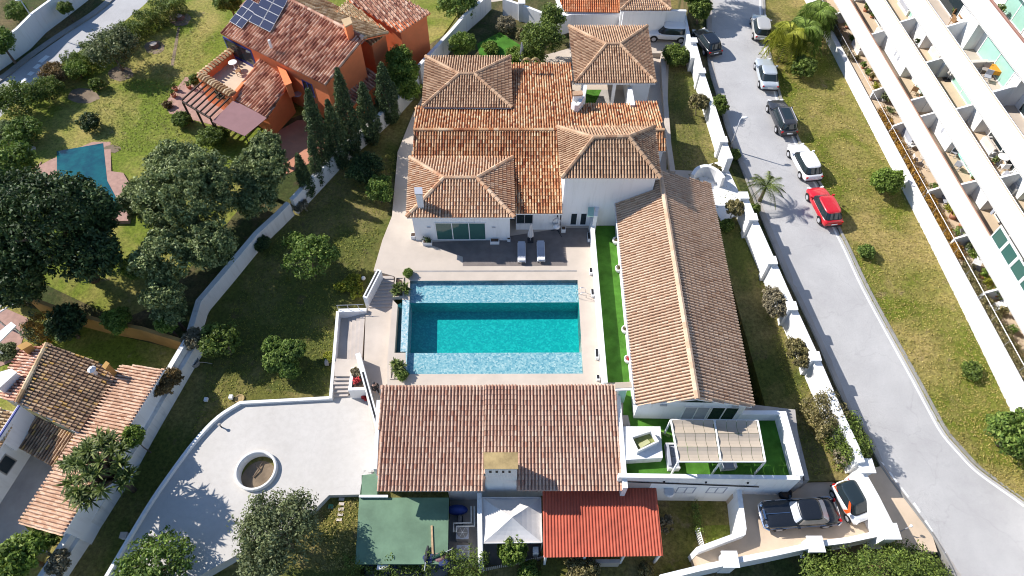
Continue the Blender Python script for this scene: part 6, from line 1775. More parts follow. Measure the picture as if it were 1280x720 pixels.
def box_pot(label, x, y, z, sx, sy, h, mat, plant=None, pr=0, rz=0):
    q = W(x, y, z); t = thing('box_planter', label, 'planter', q, rz)
    m = MB(); m.box((0, 0, 0), sx, sy, h); m.build('box', mat, t, local=True)
    m = MB(); m.box((0, 0, h + .002), sx * .84, sy * .8, .02); m.build('soil', M['soil'], t, local=True)
    if plant:
        Vv, Ff = leaves(np.array([(q.x + random.uniform(-.4, .4) * sx, q.y + random.uniform(-.3, .3) * sy, q.z + h + .12 + random.random() * pr * .6) for _ in range(14)]), np.full(14, pr * .5), 16, .12)
        o = np_mesh('plant', Vv, Ff, plant, t)
        o.rotation_euler = (0, 0, -rz)
box_pot('white trough with a dark leafy plant at the left of the glass front', 534.5, 305, .02, .75, .36, .34, M['pot_white'], M['lf_dark'], .4)
box_pot('white trough with dark soil at the right of the glass front', 618.5, 303.5, .02, .74, .36, .34, M['pot_white'])
box_pot('small white pot at the wall corner behind the loungers', 636, 300.5, .02, .26, .3, .3, M['pot_white'])
box_pot('square white pot with dark top beside the hanging chair', 704, 289, .02, .36, .36, .4, M['pot_white'])
box_pot('low white box beside the left wall of the living room', 517, 297, .02, .36, .4, .4, M['pot_white'])
for i, (x, y, s) in enumerate(((736, 298, .8), (738.5, 341, .5), (740.5, 368, .62), (746, 444, .8), (747.5, 474, .35))):
    q = W(x, y, .02); t = thing('wall_light_box', ['', 'dark box light level with the paving edge above the pool', 'dark box light beside the upper pool shelf', 'dark box light beside the lower pool shelf', ''][i] if i not in (0, 4) else ('dark framed box light nearest the villa on the strip wall' if i == 0 else 'smallest dark box light at the annexe end of the strip wall'), 'light', q, 0, 'dark box lights along the pool wall')
    m = MB(); m.box((0, 0, 0), .24, s, .3); m.build('housing', M['pot_white'], t, local=True)
    m = MB(); m.box((-.02, .04, .302), .17, s * .8, .03); m.build('dark_cover', M['black'], t, local=True)
POTL = ['white round pot in the shade at the top of the turf strip', 'second white pot from the top beside the hall eave', 'middle white pot along the hall eave', 'white pot with dark plant, fourth along the hall eave', 'white pot with red flowers nearest the annexe on the turf strip']
for (x, y), lb in zip(((765, 269), (769.5, 304), (773, 339), (781, 415), (784.5, 452)), POTL):
    q = W(x, y, .02); t = thing('round_pot', lb, 'pot', q, 0, 'white pots along the turf strip')
    m = MB(); m.lathe(Vector(), [(.2, 0), (.29, .25), (.31, .48), (.25, .5), (.24, .42)], 18); m.build('pot', M['pot_white'], t, True, local=True)
    m = MB(); m.lathe(Vector((0, 0, .4)), [(.24, 0), (.1, .03)], 14); m.build('soil', M['soil'], t, local=True)
    Vv, Ff = leaves(np.array([(q.x + random.gauss(0, .07), q.y + random.gauss(0, .07), q.z + .5 + random.random() * .1) for _ in range(7)]), np.full(7, .1), 14, .1)
    np_mesh('plant', Vv, Ff, M['red_plant'] if '452' == str(y) or y == 452 else M['lf_bougain'], t)
t = thing('pool_handrail', 'chrome pool handrail on the right side of the pool', 'handrail', W(727, 372, 0))
for dy in (0, .45):
    m = MB(); m.tube([Vector((.35, dy, 0)), Vector((.3, dy, .6)), Vector((0, dy, .75)), Vector((-.35, dy, .4)), Vector((-.4, dy, -.3))], .025, 7); m.build('rail', M['chrome'], t, True, local=True)
# gate with a beige top between annexe and hall
t = thing('turf_gate', 'white framed gate with a pale top between annexe and hall', 'gate', W(780, 500, 0))
m = MB(); m.prism([W(769, 478, 2.0), W(792, 477, 2.0), W(792, 484, 2.0), W(769, 485.5, 2.0)], .1); m.build('top_slab', M['canopy'], t)
m = MB(); m.bar(W(769, 487.5, 1.9), W(792, 486, 1.9), .14, .14); m.build('lintel', M['white'], t)
fg = Face(W(773, 502, .02), W(782, 503.5, .02))
m = MB(); P = [W(773.5, 488, 1.8), W(783, 488, 1.8), W(779, 504, .05), W(772, 502, .05)]; m.add(P + [p + Vector((.05, .04, 0)) for p in P], [(0, 1, 2, 3), (7, 6, 5, 4), (0, 1, 5, 4), (1, 2, 6, 5), (2, 3, 7, 6), (3, 0, 4, 7)]); m.build('glass_leaf', M['glass_green'], t)
# ================================================================ HOT TUB, CANOPY AND PATIO
t = thing('hot_tub', 'square hot tub with green lining set askew in a white plinth', 'hot tub', W(803, 565, 0))
m = MB(); m.prism([W(778.5, 533, .75), W(825.5, 533, .75), W(828.5, 572, .75), W(780, 575, .75)], ('z', 0)); m.build('plinth', M['white'], t)
co = [W(788, 545.5, 1.25), W(814, 537, 1.25), W(824, 551.5, 1.25), W(797, 564.5, 1.25)]
ci = inset(co, .1)
m = MB(); low = [Vector((p.x, p.y, .752)) for p in co]; inl = [Vector((p.x, p.y, .8)) for p in ci]
m.add(co + ci + low + inl, [(i, (i + 1) % 4, (i + 1) % 4 + 4, i + 4) for i in range(4)] + [(i, (i + 1) % 4, (i + 1) % 4 + 8, i + 8) for i in range(4)] + [(i + 4, (i + 1) % 4 + 4, (i + 1) % 4 + 12, i + 12) for i in range(4)])
m.build('rim', M['white'], t)
m = MB(); m.poly([p + Vector((0, 0, .05)) for p in inl]); m.build('water', plain('green_tub_lining', L3(.2, .22, .07), .5, .25, 2), t)
m = MB(); m.prism([lerp(lerp(inl[0], inl[1], a), lerp(inl[3], inl[2], a), b) + Vector((0, 0, .2)) for a, b in ((.15, .55), (.7, .45), (.75, .8), (.2, .9))], .14); m.build('seat', plain('pale_tub_seat', L3(.42, .42, .22), .5), t)
t = thing('concrete_step', 'grey slab beside the annexe parapet above the hot tub', 'step', W(780, 527, 0))
m = MB(); m.prism([W(775, 519, .15), W(785, 519, .15), W(788, 532, .15), W(776, 533, .15)], .15); m.build('slab', M['concrete'], t)
t = thing('stepping_slab', 'green stepping strip on the turf beside the hot tub', 'slab', W(832, 540, 0))
m = MB(); m.prism([W(826, 538, .05), W(838, 543, .05), W(837, 547, .05), W(826, 542, .05)], .04); m.build('slab', plain('light_green_strip', L3(.2, .32, .08), .8), t)
CN = thing('patio_canopy', 'beige panelled fabric canopy on a white frame over the turf patio', 'canopy', W(898, 560, 0))
zc_ = 2.25
cTL, cTM, cTR, cBL, cBM, cBR = W(838.5, 525, zc_), W(893, 525.5, zc_), W(947, 526, zc_), W(848, 577, zc_), W(901, 577, zc_), W(956.5, 577, zc_)
for a, b in ((cTL, cBL), (cTM, cBM), (cTR, cBR), (cTL, cTR), (cBL, cBR)):
    m = MB(); m.bar(a, b, .1, .12); m.build('beam', M['white'], CN)
for q in (cTL, cTM, cTR, cBL, cBM, cBR):
    m = MB(); m.box((q.x, q.y, 0), .1, .1, zc_ - .06); m.build('post', M['white'], CN)
for A_, B_, D_, E_ in ((cTL, cTM, cBL, cBM), (cTM, cTR, cBM, cBR)):
    for i in range(4):
        for j in range(3):
            u0, u1 = .03 + .94 * i / 4 + .004, .03 + .94 * (i + 1) / 4 - .004
            v0, v1 = j / 3 + .004, (j + 1) / 3 - .004
            mb = MB(); nn_ = 5
            for v in np.linspace(v0, v1, nn_):
                sag = -.16 * math.sin(math.pi * (v - v0) / (v1 - v0)) 
                for u in (u0, u1): mb.v.append(tuple(lerp(lerp(A_, B_, u), lerp(D_, E_, u), v) + Vector((0, 0, .08 + sag))))
            for r in range(nn_ - 1): mb.f.append((r * 2, r * 2 + 1, r * 2 + 3, r * 2 + 2))
            mb.build('canopy_panel', M['canopy'], CN)
def sofa(label, q, rz, wd=1.7, dp=.8, mat=None, frame=None, name='sofa', cat='sofa', seats=2):
    t = thing(name, label, cat, q, rz)
    m = MB(); m.box((0, 0, .0), wd, dp, .26); m.build('base', frame or M['pot_white'], t, local=True)
    for i in range(seats):
        m = MB(); m.box((-wd / 2 + wd * (i + .5) / seats, -.06, .265), wd / seats * .94, dp * .8, .16); m.build('seat_cushion', mat or M['cushion_grey'], t, local=True)
    m = MB(); m.box((0, dp / 2 - .08, .265), wd, .16, .5); m.build('backrest', mat or M['cushion_grey'], t, local=True)
    for s in (1, -1): m = MB(); m.box((s * (wd / 2 + .065), 0, 0), .12, dp, .55); m.build('arm', frame or M['pot_white'], t, local=True)
    return t
sofa('grey garden sofa under the left edge of the beige canopy', W(839, 573, .02), 1.57, 1.5, .75)
sofa('grey armchair under the middle of the beige canopy', W(908, 582, .02), .1, .75, .7, seats=1, name='armchair', cat='armchair')
t = thing('round_bin', 'black round pot standing on the shaded driveway', 'pot', W(979, 620, -2.0))
MB().lathe(Vector(), [(.3, 0), (.42, .3), (.4, .62), (.3, .66), (.28, .5)], 18).build('pot', M['black'], t, True, local=True)
MB().lathe(Vector((0, 0, .5)), [(.28, 0), (.1, .05)], 14).build('soil', M['soil'], t, local=True)
steps('wooden edged steps climbing along the stair wall to the driveway', (925, 676), (928, 669), (874, 698), (874, 690), -2.05, -3.4, 7, M['step'], 'garden_steps')
# white tent
TN = thing('white_tent', 'white pyramid tent roof between the chimney and the red roof', 'tent', W(640, 650, -4.4))
tz = -1.7
tc = [W(602.5, 622, tz), W(676, 622, tz), W(677.5, 678, tz), W(603, 679, tz)]
ap_ = W(640, 646.5, -.9)
mb = MB(); N_ = 6
mids = [lerp(tc[i], tc[(i + 1) % 4], .5) for i in range(4)]
for i in range(4):
    a, b = tc[i], tc[(i + 1) % 4]
    base = len(mb.v)
    for r in range(N_ + 1):
        for c_ in range(N_ + 1):
            s_, t_ = r / N_, c_ / N_
            p = lerp(lerp(a, b, t_), ap_, s_)
            p = p - Vector((0, 0, .16 * math.sin(math.pi * t_) * (1 - s_) + .12 * math.sin(math.pi * s_)))
            mb.v.append(tuple(p))
    for r in range(N_):
        for c_ in range(N_): mb.f.append((base + r * 7 + c_, base + r * 7 + c_ + 1, base + (r + 1) * 7 + c_ + 1, base + (r + 1) * 7 + c_))
mb.build('roof_cloth', M['fabric'], TN)
for i in range(4):
    m = MB(); m.bar(tc[i] - Vector((0, 0, .05)), tc[(i + 1) % 4] - Vector((0, 0, .05)), .05, .16); m.build('valance', M['fabric'], TN)
    m = MB(); m.box((tc[i].x, tc[i].y, -4.4), .07, .07, 2.65); m.build('pole', M['steel'], TN)
t = thing('gas_heater_box', 'white cabinet standing beside the lower tent corner', 'cabinet', W(669, 693, -4.0))
m = MB(); m.box((0, 0, 0), .36, .4, 1.2); m.build('body', M['pot_white'], t, local=True); m = MB(); m.box((0, -.205, .5), .24, .01, .4); m.build('door', M['steel'], t, local=True)
# machine yard: air-conditioning units, pipes, tarpaulin
ACL = ['air conditioning unit with round fan, upper of the two in the yard', 'air conditioning unit with round fan, lower of the two in the yard']
for (x, y), lb in zip(((579, 664), (579.5, 688)), ACL):
    t = thing('air_conditioner', lb, 'air conditioner', W(x, y + 6, -4.4), 0, 'air conditioners in the machine yard')
    m = MB(); m.box((0, 0, 0), .85, .85, .9); m.build('casing', M['steel'], t, local=True)
    m = MB(); m.lathe(Vector((0, 0, .902)), [(.36, 0), (.36, .02), (.3, .025)], 20); m.build('fan_ring', M['grey_wall'], t, local=True)
    m = MB()
    for k in range(6): m.bar(Vector((0, 0, .935)), Vector((.34 * math.cos(k * 1.047), .34 * math.sin(k * 1.047), .935)), .02, .01)
    m.box((0, 0, .93), .1, .1, .02); m.build('fan_guard', M['pot_white'], t, local=True)
t = thing('pump_unit', 'small grey pump on the dark yard floor above the fans', 'pump', W(575, 652, -4.4))
m = MB(); m.tube([Vector((0, -.3, .3)), Vector((0, .3, .3))], .17, 10); m.build('motor', M['grey_wall'], t, True, local=True); m = MB(); m.box((0, 0, 0), .4, .7, .13); m.build('base', M['dark'], t, local=True); m = MB(); m.lathe(Vector((0, .45, 0)), [(.16, 0), (.18, .3), (.1, .5)], 12); m.build('filter', M['steel'], t, True, local=True)
t = thing('pipe_run', 'pair of pale insulated pipes bent across the machine yard', 'pipe', W(585, 650, -3.2))
for o in (0, 4):
    m = MB(); m.tube([W(589 + o, 633, -3.2), W(589 + o, 653.5 + o, -3.2), W(567 + o * .8, 654 + o, -3.2), W(567 + o * .8, 665, -3.2)], .06, 6); m.build('pipe', M['white_old'], t)
t = thing('blue_tarpaulin', 'blue tarpaulin bundle against the annexe wall in the yard', 'tarpaulin', W(572, 640, -4.4))
m = MB(); m.ball(Vector((0, 0, .5)), .7, 12, 7, (1.1, .5, .7)); o = m.build('tarpaulin', plain('blue_tarp', L3(.02, .05, .25), .6, .2, 3), t, True, local=True)
for i, (x0, y0, x1, y1) in enumerate(((535, 682, 532, 703), (540, 698, 557, 690))):
    t = thing('folded_parasol', ('dark folded parasol pole lying upright beside the batten on the green roof', 'dark green folded parasol lying across the green roof edge')[i], 'parasol', W(x0, y0, -2.1))
    a, b = W(x0, y0, -1.95), W(x1, y1, -1.95)
    MB().tube([a, lerp(a, b, .3), lerp(a, b, .8), b], [.05, .12, .14, .04], 8).build('folded_canopy', M['dark'] if i == 0 else plain('dark_green_canvas', L3(.02, .06, .04), .8), t)
    MB().tube([lerp(b, a, .1), b + (b - a).normalized() * .5], .03, 6).build('pole', M['steel'], t)
for i, (x, y, mt, lb) in enumerate(((551, 697, M['awning'], 'heap of brownish cloth on the green roof edge'), (556, 704, M['navy'], 'blue plastic bag at the corner of the green roof'), (534, 699, M['navy'], 'dark blue cloth heap on the green roof'))):
    q = W(x, y, -2.1); t = thing('cloth_heap', lb, 'cloth', q)
    m = MB()
    for k in range(4): m.ball(Vector((random.uniform(-.22, .22), random.uniform(-.15, .15), .04)), random.uniform(.22, .36), 9, 5, (1, random.uniform(.45, .8), random.uniform(.2, .38)))
    m.build('heap', mt, t, local=True)
t = thing('bathroom_window_box', 'white air vent box on the front wall of the green roofed store', 'vent', W(479, 710, -2.6))
m = MB(); m.box((0, 0, 0), .7, .3, .3); m.build('box', M['pot_white'], t, local=True); m = MB(); m.box((0, -.152, .06), .56, .01, .16); m.build('slats', M['grey_wall'], t, local=True)
# picket fence at the bottom
t = thing('picket_fence', 'small slatted wooden fence below the tent and the shrubs', 'fence', W(640, 702, -4.2))
a, b = W(603, 711, -3.3), W(681, 695, -3.3)
for k in range(34):
    q = lerp(a, b, k / 33); m = MB(); m.box((q.x, q.y, -4.3), .075, .04, 1.0); m.build('slat', M['stone_mid'], t)
for dz in (-.25, -.75):
    m = MB(); m.bar(a + Vector((0, .05, dz)), b + Vector((0, .05, dz)), .04, .07); m.build('rail', M['timber'], t)
t = thing('white_fence', 'short white slatted fence in the sunken garden', 'fence', W(876, 670, -3.5))
for k in range(9):
    q = lerp(W(873, 660, -2.8), W(879, 682, -2.8), k / 8); m = MB(); m.box((q.x, q.y, -3.9), .09, .05, 1.0); m.build('slat', M['pot_white'], t)
m = MB(); m.bar(W(873, 660, -2.9) + Vector((.05, 0, 0)), W(879, 682, -2.9) + Vector((.05, 0, 0)), .04, .07); m.build('rail', M['pot_white'], t)
# ================================================================ SMALL THINGS ON LAWNS AND TERRACES
for i, (x, y) in enumerate(((427, 624), (427, 630), (426.5, 636.5), (425.5, 643), (424, 649.5))):
    q = W(x, y, -2.5 - (y - 618) * .006 + .03); t = thing('stepping_stone', ('stepping stone nearest the cream terrace', 'second stepping stone below the cream terrace', 'middle stepping stone in the dry lawn', 'fourth stepping stone in the dry lawn', 'stepping stone nearest the green roofed store corner')[i], 'stepping stone', q, random.uniform(-.1, .1), 'stepping stones in the dry lawn')
    m = MB(); m.box((0, 0, 0), .36, .2, .04); m.build('slab', M['stone_mid'], t, local=True)
def small(name, label, cat, x, y, z, parts, rz=0):
    t = thing(name, label, cat, W(x, y, z), rz)
    for nm, fn, mt in parts:
        m = MB(); fn(m); m.build(nm, mt, t, local=True)
    return t
small('valve_box', 'green valve box lid in the dry lawn below the terrace', 'valve box', 413.5, 633, -2.58, [('lid', lambda m: m.box((0, 0, 0), .3, .24, .06), plain('green_plastic', L3(.1, .3, .15), .6)), ('rim', lambda m: m.box((0, 0, -.03), .36, .3, .05), M['grey_wall'])])
small('pool_filter_box', 'white box on the lawn outside the terrace parapet', 'box', 158, 671, ZL(0, 671), [('box', lambda m: m.box((0, 0, 0), .42, .36, .4), M['pot_white']), ('lid', lambda m: m.box((0, 0, .402), .46, .4, .05), M['stone_mid'])])
small('garden_tub', 'grey tub with hose in the shade of the boundary wall', 'tub', 244, 455, ZL(0, 455), [('tub', lambda m: m.lathe(Vector(), [(.36, 0), (.42, .4), (.37, .42), (.33, .1)], 18), M['grey_wall']), ('hose', lambda m: m.tube([Vector((.4, 0, .3)), Vector((.8, .1, .05)), Vector((1.3, 0, .03))], .025, 5), M['stone_mid'])])
small('garden_light', 'white floodlight at the edge of the sunny grass', 'light', 290, 498, ZL(0, 498), [('housing', lambda m: m.box((0, 0, .1), .26, .3, .24), M['pot_white']), ('stake', lambda m: m.box((0, 0, -.1), .06, .06, .2), M['dark'])])
small('terracotta_dish', 'yellow dish on the grass above the cream terrace', 'dish', 300, 499, ZL(0, 499), [('dish', lambda m: m.lathe(Vector(), [(.25, 0), (.36, .12), (.3, .12), (.2, .05)], 16), M['lichen']), ('foot', lambda m: m.lathe(Vector((0, 0, -.08)), [(.14, 0), (.14, .07)], 10), M['grey_wall'])])
small('garden_light', 'white floodlight in the shade below the wall shrub', 'light', 259, 501, ZL(0, 501), [('housing', lambda m: m.box((0, 0, .1), .24, .28, .22), M['pot_white']), ('stake', lambda m: m.box((0, 0, -.1), .06, .06, .2), M['dark'])])
small('bollard_light', 'small dark bollard light on the cream terrace', 'light', 277, 534, -2.0, [('post', lambda m: m.tube([Vector(), Vector((0, 0, .4))], .05, 8), M['dark']), ('head', lambda m: m.lathe(Vector((0, 0, .4)), [(.1, 0), (.12, .08), (.04, .12)], 10), M['grey_wall'])])
small('wall_lantern', 'round white lamp on the lawn by the pool steps', 'light', 455, 350, ZL(0, 350), [('globe', lambda m: m.ball(Vector((0, 0, .25)), .18, 10, 6), M['pot_white']), ('stake', lambda m: m.box((0, 0, 0), .05, .05, .12), M['dark'])])
small('hose_reel', 'grey hose reel against the parapet by the yellow grass', 'hose reel', 410, 455, ZL(0, 455), [('reel', lambda m: m.tube([Vector((-.12, 0, .3)), Vector((.12, 0, .3))], .28, 12), M['grey_wall']), ('stand', lambda m: m.box((0, 0, 0), .3, .3, .1), M['dark'])])
small('driftwood', 'dry branch lying in the ring planter', 'branch', 324, 588, -2.45, [('branch', lambda m: m.tube([Vector((-.3, -.5, .06)), Vector((0, 0, .12)), Vector((.1, .6, .08))], [.05, .05, .02], 6), M['bark']), ('twig', lambda m: m.tube([Vector((0, 0, .12)), Vector((-.3, .4, .15))], [.03, .012], 5), M['bark'])])
small('stone_pile', 'pale stones on the shaded neighbour patio by the pool', 'stones', 30, 190, ZN(0, 190), [('stone', lambda m: [m.ball(Vector((random.uniform(-.7, .7), random.uniform(-.5, .5), .1)), random.uniform(.2, .4), 8, 5, (1, 1, .5)) for _ in range(7)], M['stone'])])
for x, y, lb in ((193, 58, 'tree stump in the lower bare ring on the sunny lawn'), (225, 23, 'tree stump in the upper bare ring on the sunny lawn')):
    small('tree_stump', lb, 'stump', x, y, ZN(0, y), [('stump', lambda m: m.lathe(Vector(), [(.55, 0), (.42, .3), (.38, .34)], 12), M['bark']), ('cut_face', lambda m: m.lathe(Vector((0, 0, .342)), [(.36, 0), (.1, .01)], 12), M['stone'])])
for i, (x, y, lb) in enumerate(((218, 121, 'terracotta pot at the outer edge of the pink patio'), (237, 110, 'terracotta pot beside the pergola beam end'), (220, 113, 'small terracotta pot at the lawn edge of the pink patio'))):
    q = W(x, y, ZN(0, y) + .03); t = thing('terracotta_pot', lb, 'pot', q, 0, 'pots on the pink patio')
    MB().lathe(Vector(), [(.18, 0), (.26, .3), (.28, .34), (.22, .34), (.2, .2)], 14).build('pot', M['orange_in'], t, True, local=True)
    Vv, Ff = leaves(np.array([(q.x + random.gauss(0, .08), q.y + random.gauss(0, .08), q.z + .5 + random.random() * .2) for _ in range(9)]), np.full(9, .16), 14, .14)
    np_mesh('plant', Vv, Ff, M['lf_hedge'], t)
def round_table(label, q, r, top, leg, h=.72, chairs=0, cmat=None, cl='', grp=None, rot=0):
    t = thing('round_table', label, 'table', q)
    MB().lathe(Vector((0, 0, h)), [(r, 0), (r, .04), (r * .9, .045)], 24).build('table_top', top, t, True, local=True)
    m = MB(); m.tube([Vector((0, 0, .03)), Vector((0, 0, h))], .05, 8); m.lathe(Vector(), [(r * .5, 0), (r * .45, .03)], 14); m.build('leg', leg, t, local=True)
    for i in range(chairs):
        a = rot + 2 * math.pi * i / chairs
        chair(cl[i] if isinstance(cl, (list, tuple)) else cl, Vector(q) + Vector((math.cos(a) * (r + .28), math.sin(a) * (r + .28), 0)), a, cmat, grp)
def chair(label, q, a, mat, grp=None):
    t = thing('garden_chair', label, 'chair', q, a, grp)
    m = MB(); m.box((0, 0, .4), .46, .46, .05); m.build('seat', mat, t, local=True)
    m = MB(); m.box((.22, 0, .45), .05, .46, .42); m.build('backrest', mat, t, local=True)
    for x in (-.2, .2):
        for y in (-.2, .2): m = MB(); m.box((x, y, 0), .04, .04, .4); m.build('leg', mat, t, local=True)
    return t
# roof terrace of the orange house
q = W(294, 86, 1.72)
round_table('white table on the roof terrace of the orange house', q, .42, M['pot_white'], M['pot_white'])
chair('brown chair beside the white table on the roof terrace', W(299, 93, 1.72), .5, M['rattan'])
# street lamps
def lamp(label, bx, by, zf, h, arm, box=False):
    z = zf(bx, by); q = W(bx, by, z); t = thing('street_lamp', label, 'street lamp', q)
    MB().tube([Vector((0, 0, -.2)), Vector((0, 0, h * .5)), Vector((0, 0, h))], [.075, .06, .045], 8).build('pole', M['steel'], t, True, local=True)
    e = Vector((0, 0, h)) + Vector(arm)
    MB().tube([Vector((0, 0, h - .05)), Vector((0, 0, h)) + Vector(arm) * .5 + Vector((0, 0, .05)), e], .035, 6).build('arm', M['steel'], t, True, local=True)
    m = MB(); m.ball(e, .2, 10, 6, (1.5, .8, .45)); m.build('lamp_head', M['pot_white'], t, True, local=True)
    if box: m = MB(); m.box((0, -.12, h * .42), .35, .16, .4); m.build('control_box', M['dark'], t, local=True)
lamp('slim street lamp standing by the street wall near the villa entrance', 912, 187, ZR, 3.6, (.35, .1, .06))
lamp('slim street lamp with a dark box by the lane wall', 53, 42, ZN, 3.9, (-.2, -.1, .05), True)
small('entrance_bollard', 'thin bent bollard light on the tan pavement below the end pillar', 'light', 1126, 664, ZR(0, 664) + .1, [('post', lambda m: m.tube([Vector(), Vector((.05, 0, .7)), Vector((.3, .1, .8))], .04, 7), M['steel']), ('head', lambda m: m.ball(Vector((.34, .12, .8)), .1, 8, 5), M['pot_white'])])
small('letter_box', 'dark letter box set in the tall wall across the lane', 'letter box', 31, 50, ZN(0, 50) + .8, [('box', lambda m: m.box((0, -.2, 0), .5, .2, .45), M['dark']), ('flap', lambda m: m.box((0, -.31, .25), .4, .02, .12), M['grey_wall'])])
t = thing('garden_gate', 'dark metal gate between the white walls across the lane', 'gate', W(18, 62, ZN(0, 62)))
m = MB(); m.wall([W(8, 72, -.2), W(27, 59, -.2)], .1, 1.4, -1); m.build('leaf', M['navy'], t)
m = MB(); m.wall([W(4, 76, -.2), W(8.5, 72.5, -.2)], .3, 1.7, -1); m.build('gate_post', M['white'], t)
# neighbour pool
NPZ = ZN(0, 215) + .1
npo = [(71, 189), (129, 179), (134, 226), (150, 256), (128, 268), (72, 262)]
sheet('neighbour_pool_deck', [(52, 202), (36, 214), (62, 200), (128, 172), (138, 172), (139, 214), (154, 216), (168, 240), (160, 276), (60, 276), (60, 240), (40, 222)], NPZ, M['brick_floor'], dz=.0, skirt=1)
nb_ = [W(p[0], p[1], NPZ) for p in npo]
m = MB(); m.add([p + Vector((0, 0, .01)) for p in nb_], [tuple(range(6))]); 
k = NT('neighbour_pool_water'); k.col(k.ramp(k.noise(1.2, 3), [(.3, L3(.003, .05, .075)), (.7, L3(.006, .11, .12))])).rough(.05, .5); k.bump(k.noise(4, 2), .15, .03)
m.build('neighbour_pool_water', k.m, kind='structure')
# ================================================================ APARTMENT TERRACES: FURNITURE AND PLANTS
def fl(k): return .8 if k == 0 else 3.5 + 3 * (k - 1)
def aq(px, py, k, nmin=None, nmax=None):
    z = fl(k) + .004; u, n = au(px, py, z)
    lo = (-1.0 if k == 0 else NF[k] + .45) if nmin is None else nmin
    return ap(u, min(2.3 if nmax is None else nmax, max(lo, n)), z)
AR = math.atan2(AD.y, AD.x)
sofa('white two-seat lounge sofa on the first balcony floor', aq(1103, 48, 1), AR + math.pi, 1.8, .8, M['cushion_cream'])
sofa('grey lounge sofa on the second balcony floor at the top edge', aq(1132, 12, 2), AR + math.pi, 1.8, .8, M['cushion_grey'])
sofa('pale corner sofa on the third balcony terrace', aq(1222, 84, 3), AR - math.pi / 2, 2.0, .8, M['cushion_cream'])
sofa('white sofa group on the garden terrace at the top edge', aq(1072, 62, 0), AR + math.pi, 1.6, .7, M['cushion_cream'])
sofa('pale sofa on the garden terrace below the dry shrub', aq(1136, 175, 0), AR + math.pi, 1.7, .8, M['cushion_grey'])
sofa('white wicker sofa on the second balcony floor beside the slope of cushions', aq(1236, 187, 2), AR + math.pi, 1.5, .7, M['cushion_cream'])
round_table('turquoise oval table on the terracotta balcony', aq(1205, 204, 1), .8, M['teal'], M['steel'], chairs=4, cmat=M['cushion_grey'], cl=['grey chair on the far inner side of the turquoise table', 'grey chair at the street end of the turquoise table', 'grey chair on the parapet side of the turquoise table', 'grey chair at the upper end of the turquoise table'], grp='chairs round the turquoise table', rot=.6)
round_table('small rattan table on the sunny third floor terrace', aq(1208, 30, 3), .42, M['rattan'], M['rattan'], chairs=4, cmat=M['rattan'], cl=['tan rattan chair on the wall side of the rattan table', 'tan rattan chair at the upper end of the rattan table', 'tan rattan chair on the parapet side of the rattan table', 'tan rattan chair at the lower end of the rattan table'], grp='rattan chairs on the third floor terrace', rot=.3)
q = aq(1248, 96, 3); t = thing('dining_table', 'table under an orange cloth on the third floor terrace', 'table', q, AR + 1.2)
m = MB(); m.box((0, 0, .68), 1.6, .9, .05); m.build('table_top', M['orange_cloth'], t, local=True)
m = MB(); m.box((0, -.452, .4), 1.6, .01, .3); m.box((0, .452, .4), 1.6, .01, .3); m.box((-.802, 0, .4), .01, .9, .3); m.box((.802, 0, .4), .01, .9, .3); m.build('cloth_drop', M['orange_cloth'], t, local=True)
for x in (-.7, .7):
    for y in (-.35, .35): m = MB(); m.box((x, y, 0), .06, .06, .68); m.build('leg', M['dark'], t, local=True)
chair('grey chair left of the orange cloth table, nearer the parapet', aq(1228, 92, 3), AR + 2.6, M['grey_wall'])
chair('dark grey chair left of the orange cloth table, further down', aq(1231, 101, 3), AR + 2.6, M['cushion_grey'])
round_table('white table on the garden terrace with wicker chairs', aq(1151, 204, 0), .4, M['stone_mid'], M['steel'], chairs=3, cmat=M['cushion_cream'], cl=['cream chair on the wall side of the white terrace table', 'cream chair on the hedge side of the white terrace table', 'cream chair at the lower end of the white terrace table'], grp='chairs on the garden terrace', rot=.9)
for i, (x, y, k, mt, r, lb) in enumerate(((1081, 14, 1, M['orange_in'], .35, 'terracotta pot on the first balcony floor at the top edge'), (1145, 56, 2, M['pot_white'], .22, 'dark leafy pot plant behind the second floor railing'), (1058, 35, 0, M['orange_in'], .3, 'pot plant at the upper end of the garden terrace'), (1078, 85, 0, M['orange_in'], .26, 'pot plant along the garden terrace rail'), (1088, 100, 0, M['orange_in'], .3, 'leafy pot plant in the middle of the upper garden terrace'), (1104, 127, 0, M['grey_wall'], .4, 'large grey bush in a pot on the garden terrace'), (1190, 272, 0, M['orange_in'], .5, 'yellow-green bushy pot plant on the lower garden terrace'), (1201, 283, 0, M['orange_in'], .4, 'green pot plant beside the white chair on the lower terrace'), (1223, 325, 0, M['pot_white'], .4, 'variegated pot plant on the lower garden terrace'), (1227, 347, 0, M['orange_in'], .35, 'lime green pot plant by the terrace rail'), (1240, 370, 0, M['orange_in'], .5, 'big lime green plant near the right edge terrace'), (1208, 312, 0, M['pot_white'], .3, 'small grey pot plant on the lower garden terrace'), (1245, 20, 4, M['orange_in'], .35, 'green pot plant by the top floor glass door'))):
    q = aq(x, y, k); t = thing('pot_plant', lb, 'pot plant', q)
    MB().lathe(Vector(), [(r * .5, 0), (r * .72, r), (r * .6, r), (r * .55, r * .7)], 14).build('pot', mt, t, True, local=True)
    lm = M[('lf_hedge', 'lf_dark', 'lf_olive', 'lf_mid', 'lf_bougain', 'lf_olive', 'lf_gold', 'lf_mid', 'lf_grey', 'lf_lime', 'lf_lime', 'lf_olive', 'lf_mid')[i]]
    n = int(18 + r * 40); cl = np.array([(q.x, q.y, q.z + r * 1.7)]) + rng.normal(size=(n, 3)) * r * .42
    cl[:, 2] = np.maximum(cl[:, 2], q.z + r)
    Vv, Ff = leaves(cl, np.full(n, r * .4), 14, .14)
    np_mesh('plant', Vv, Ff, lm, t)
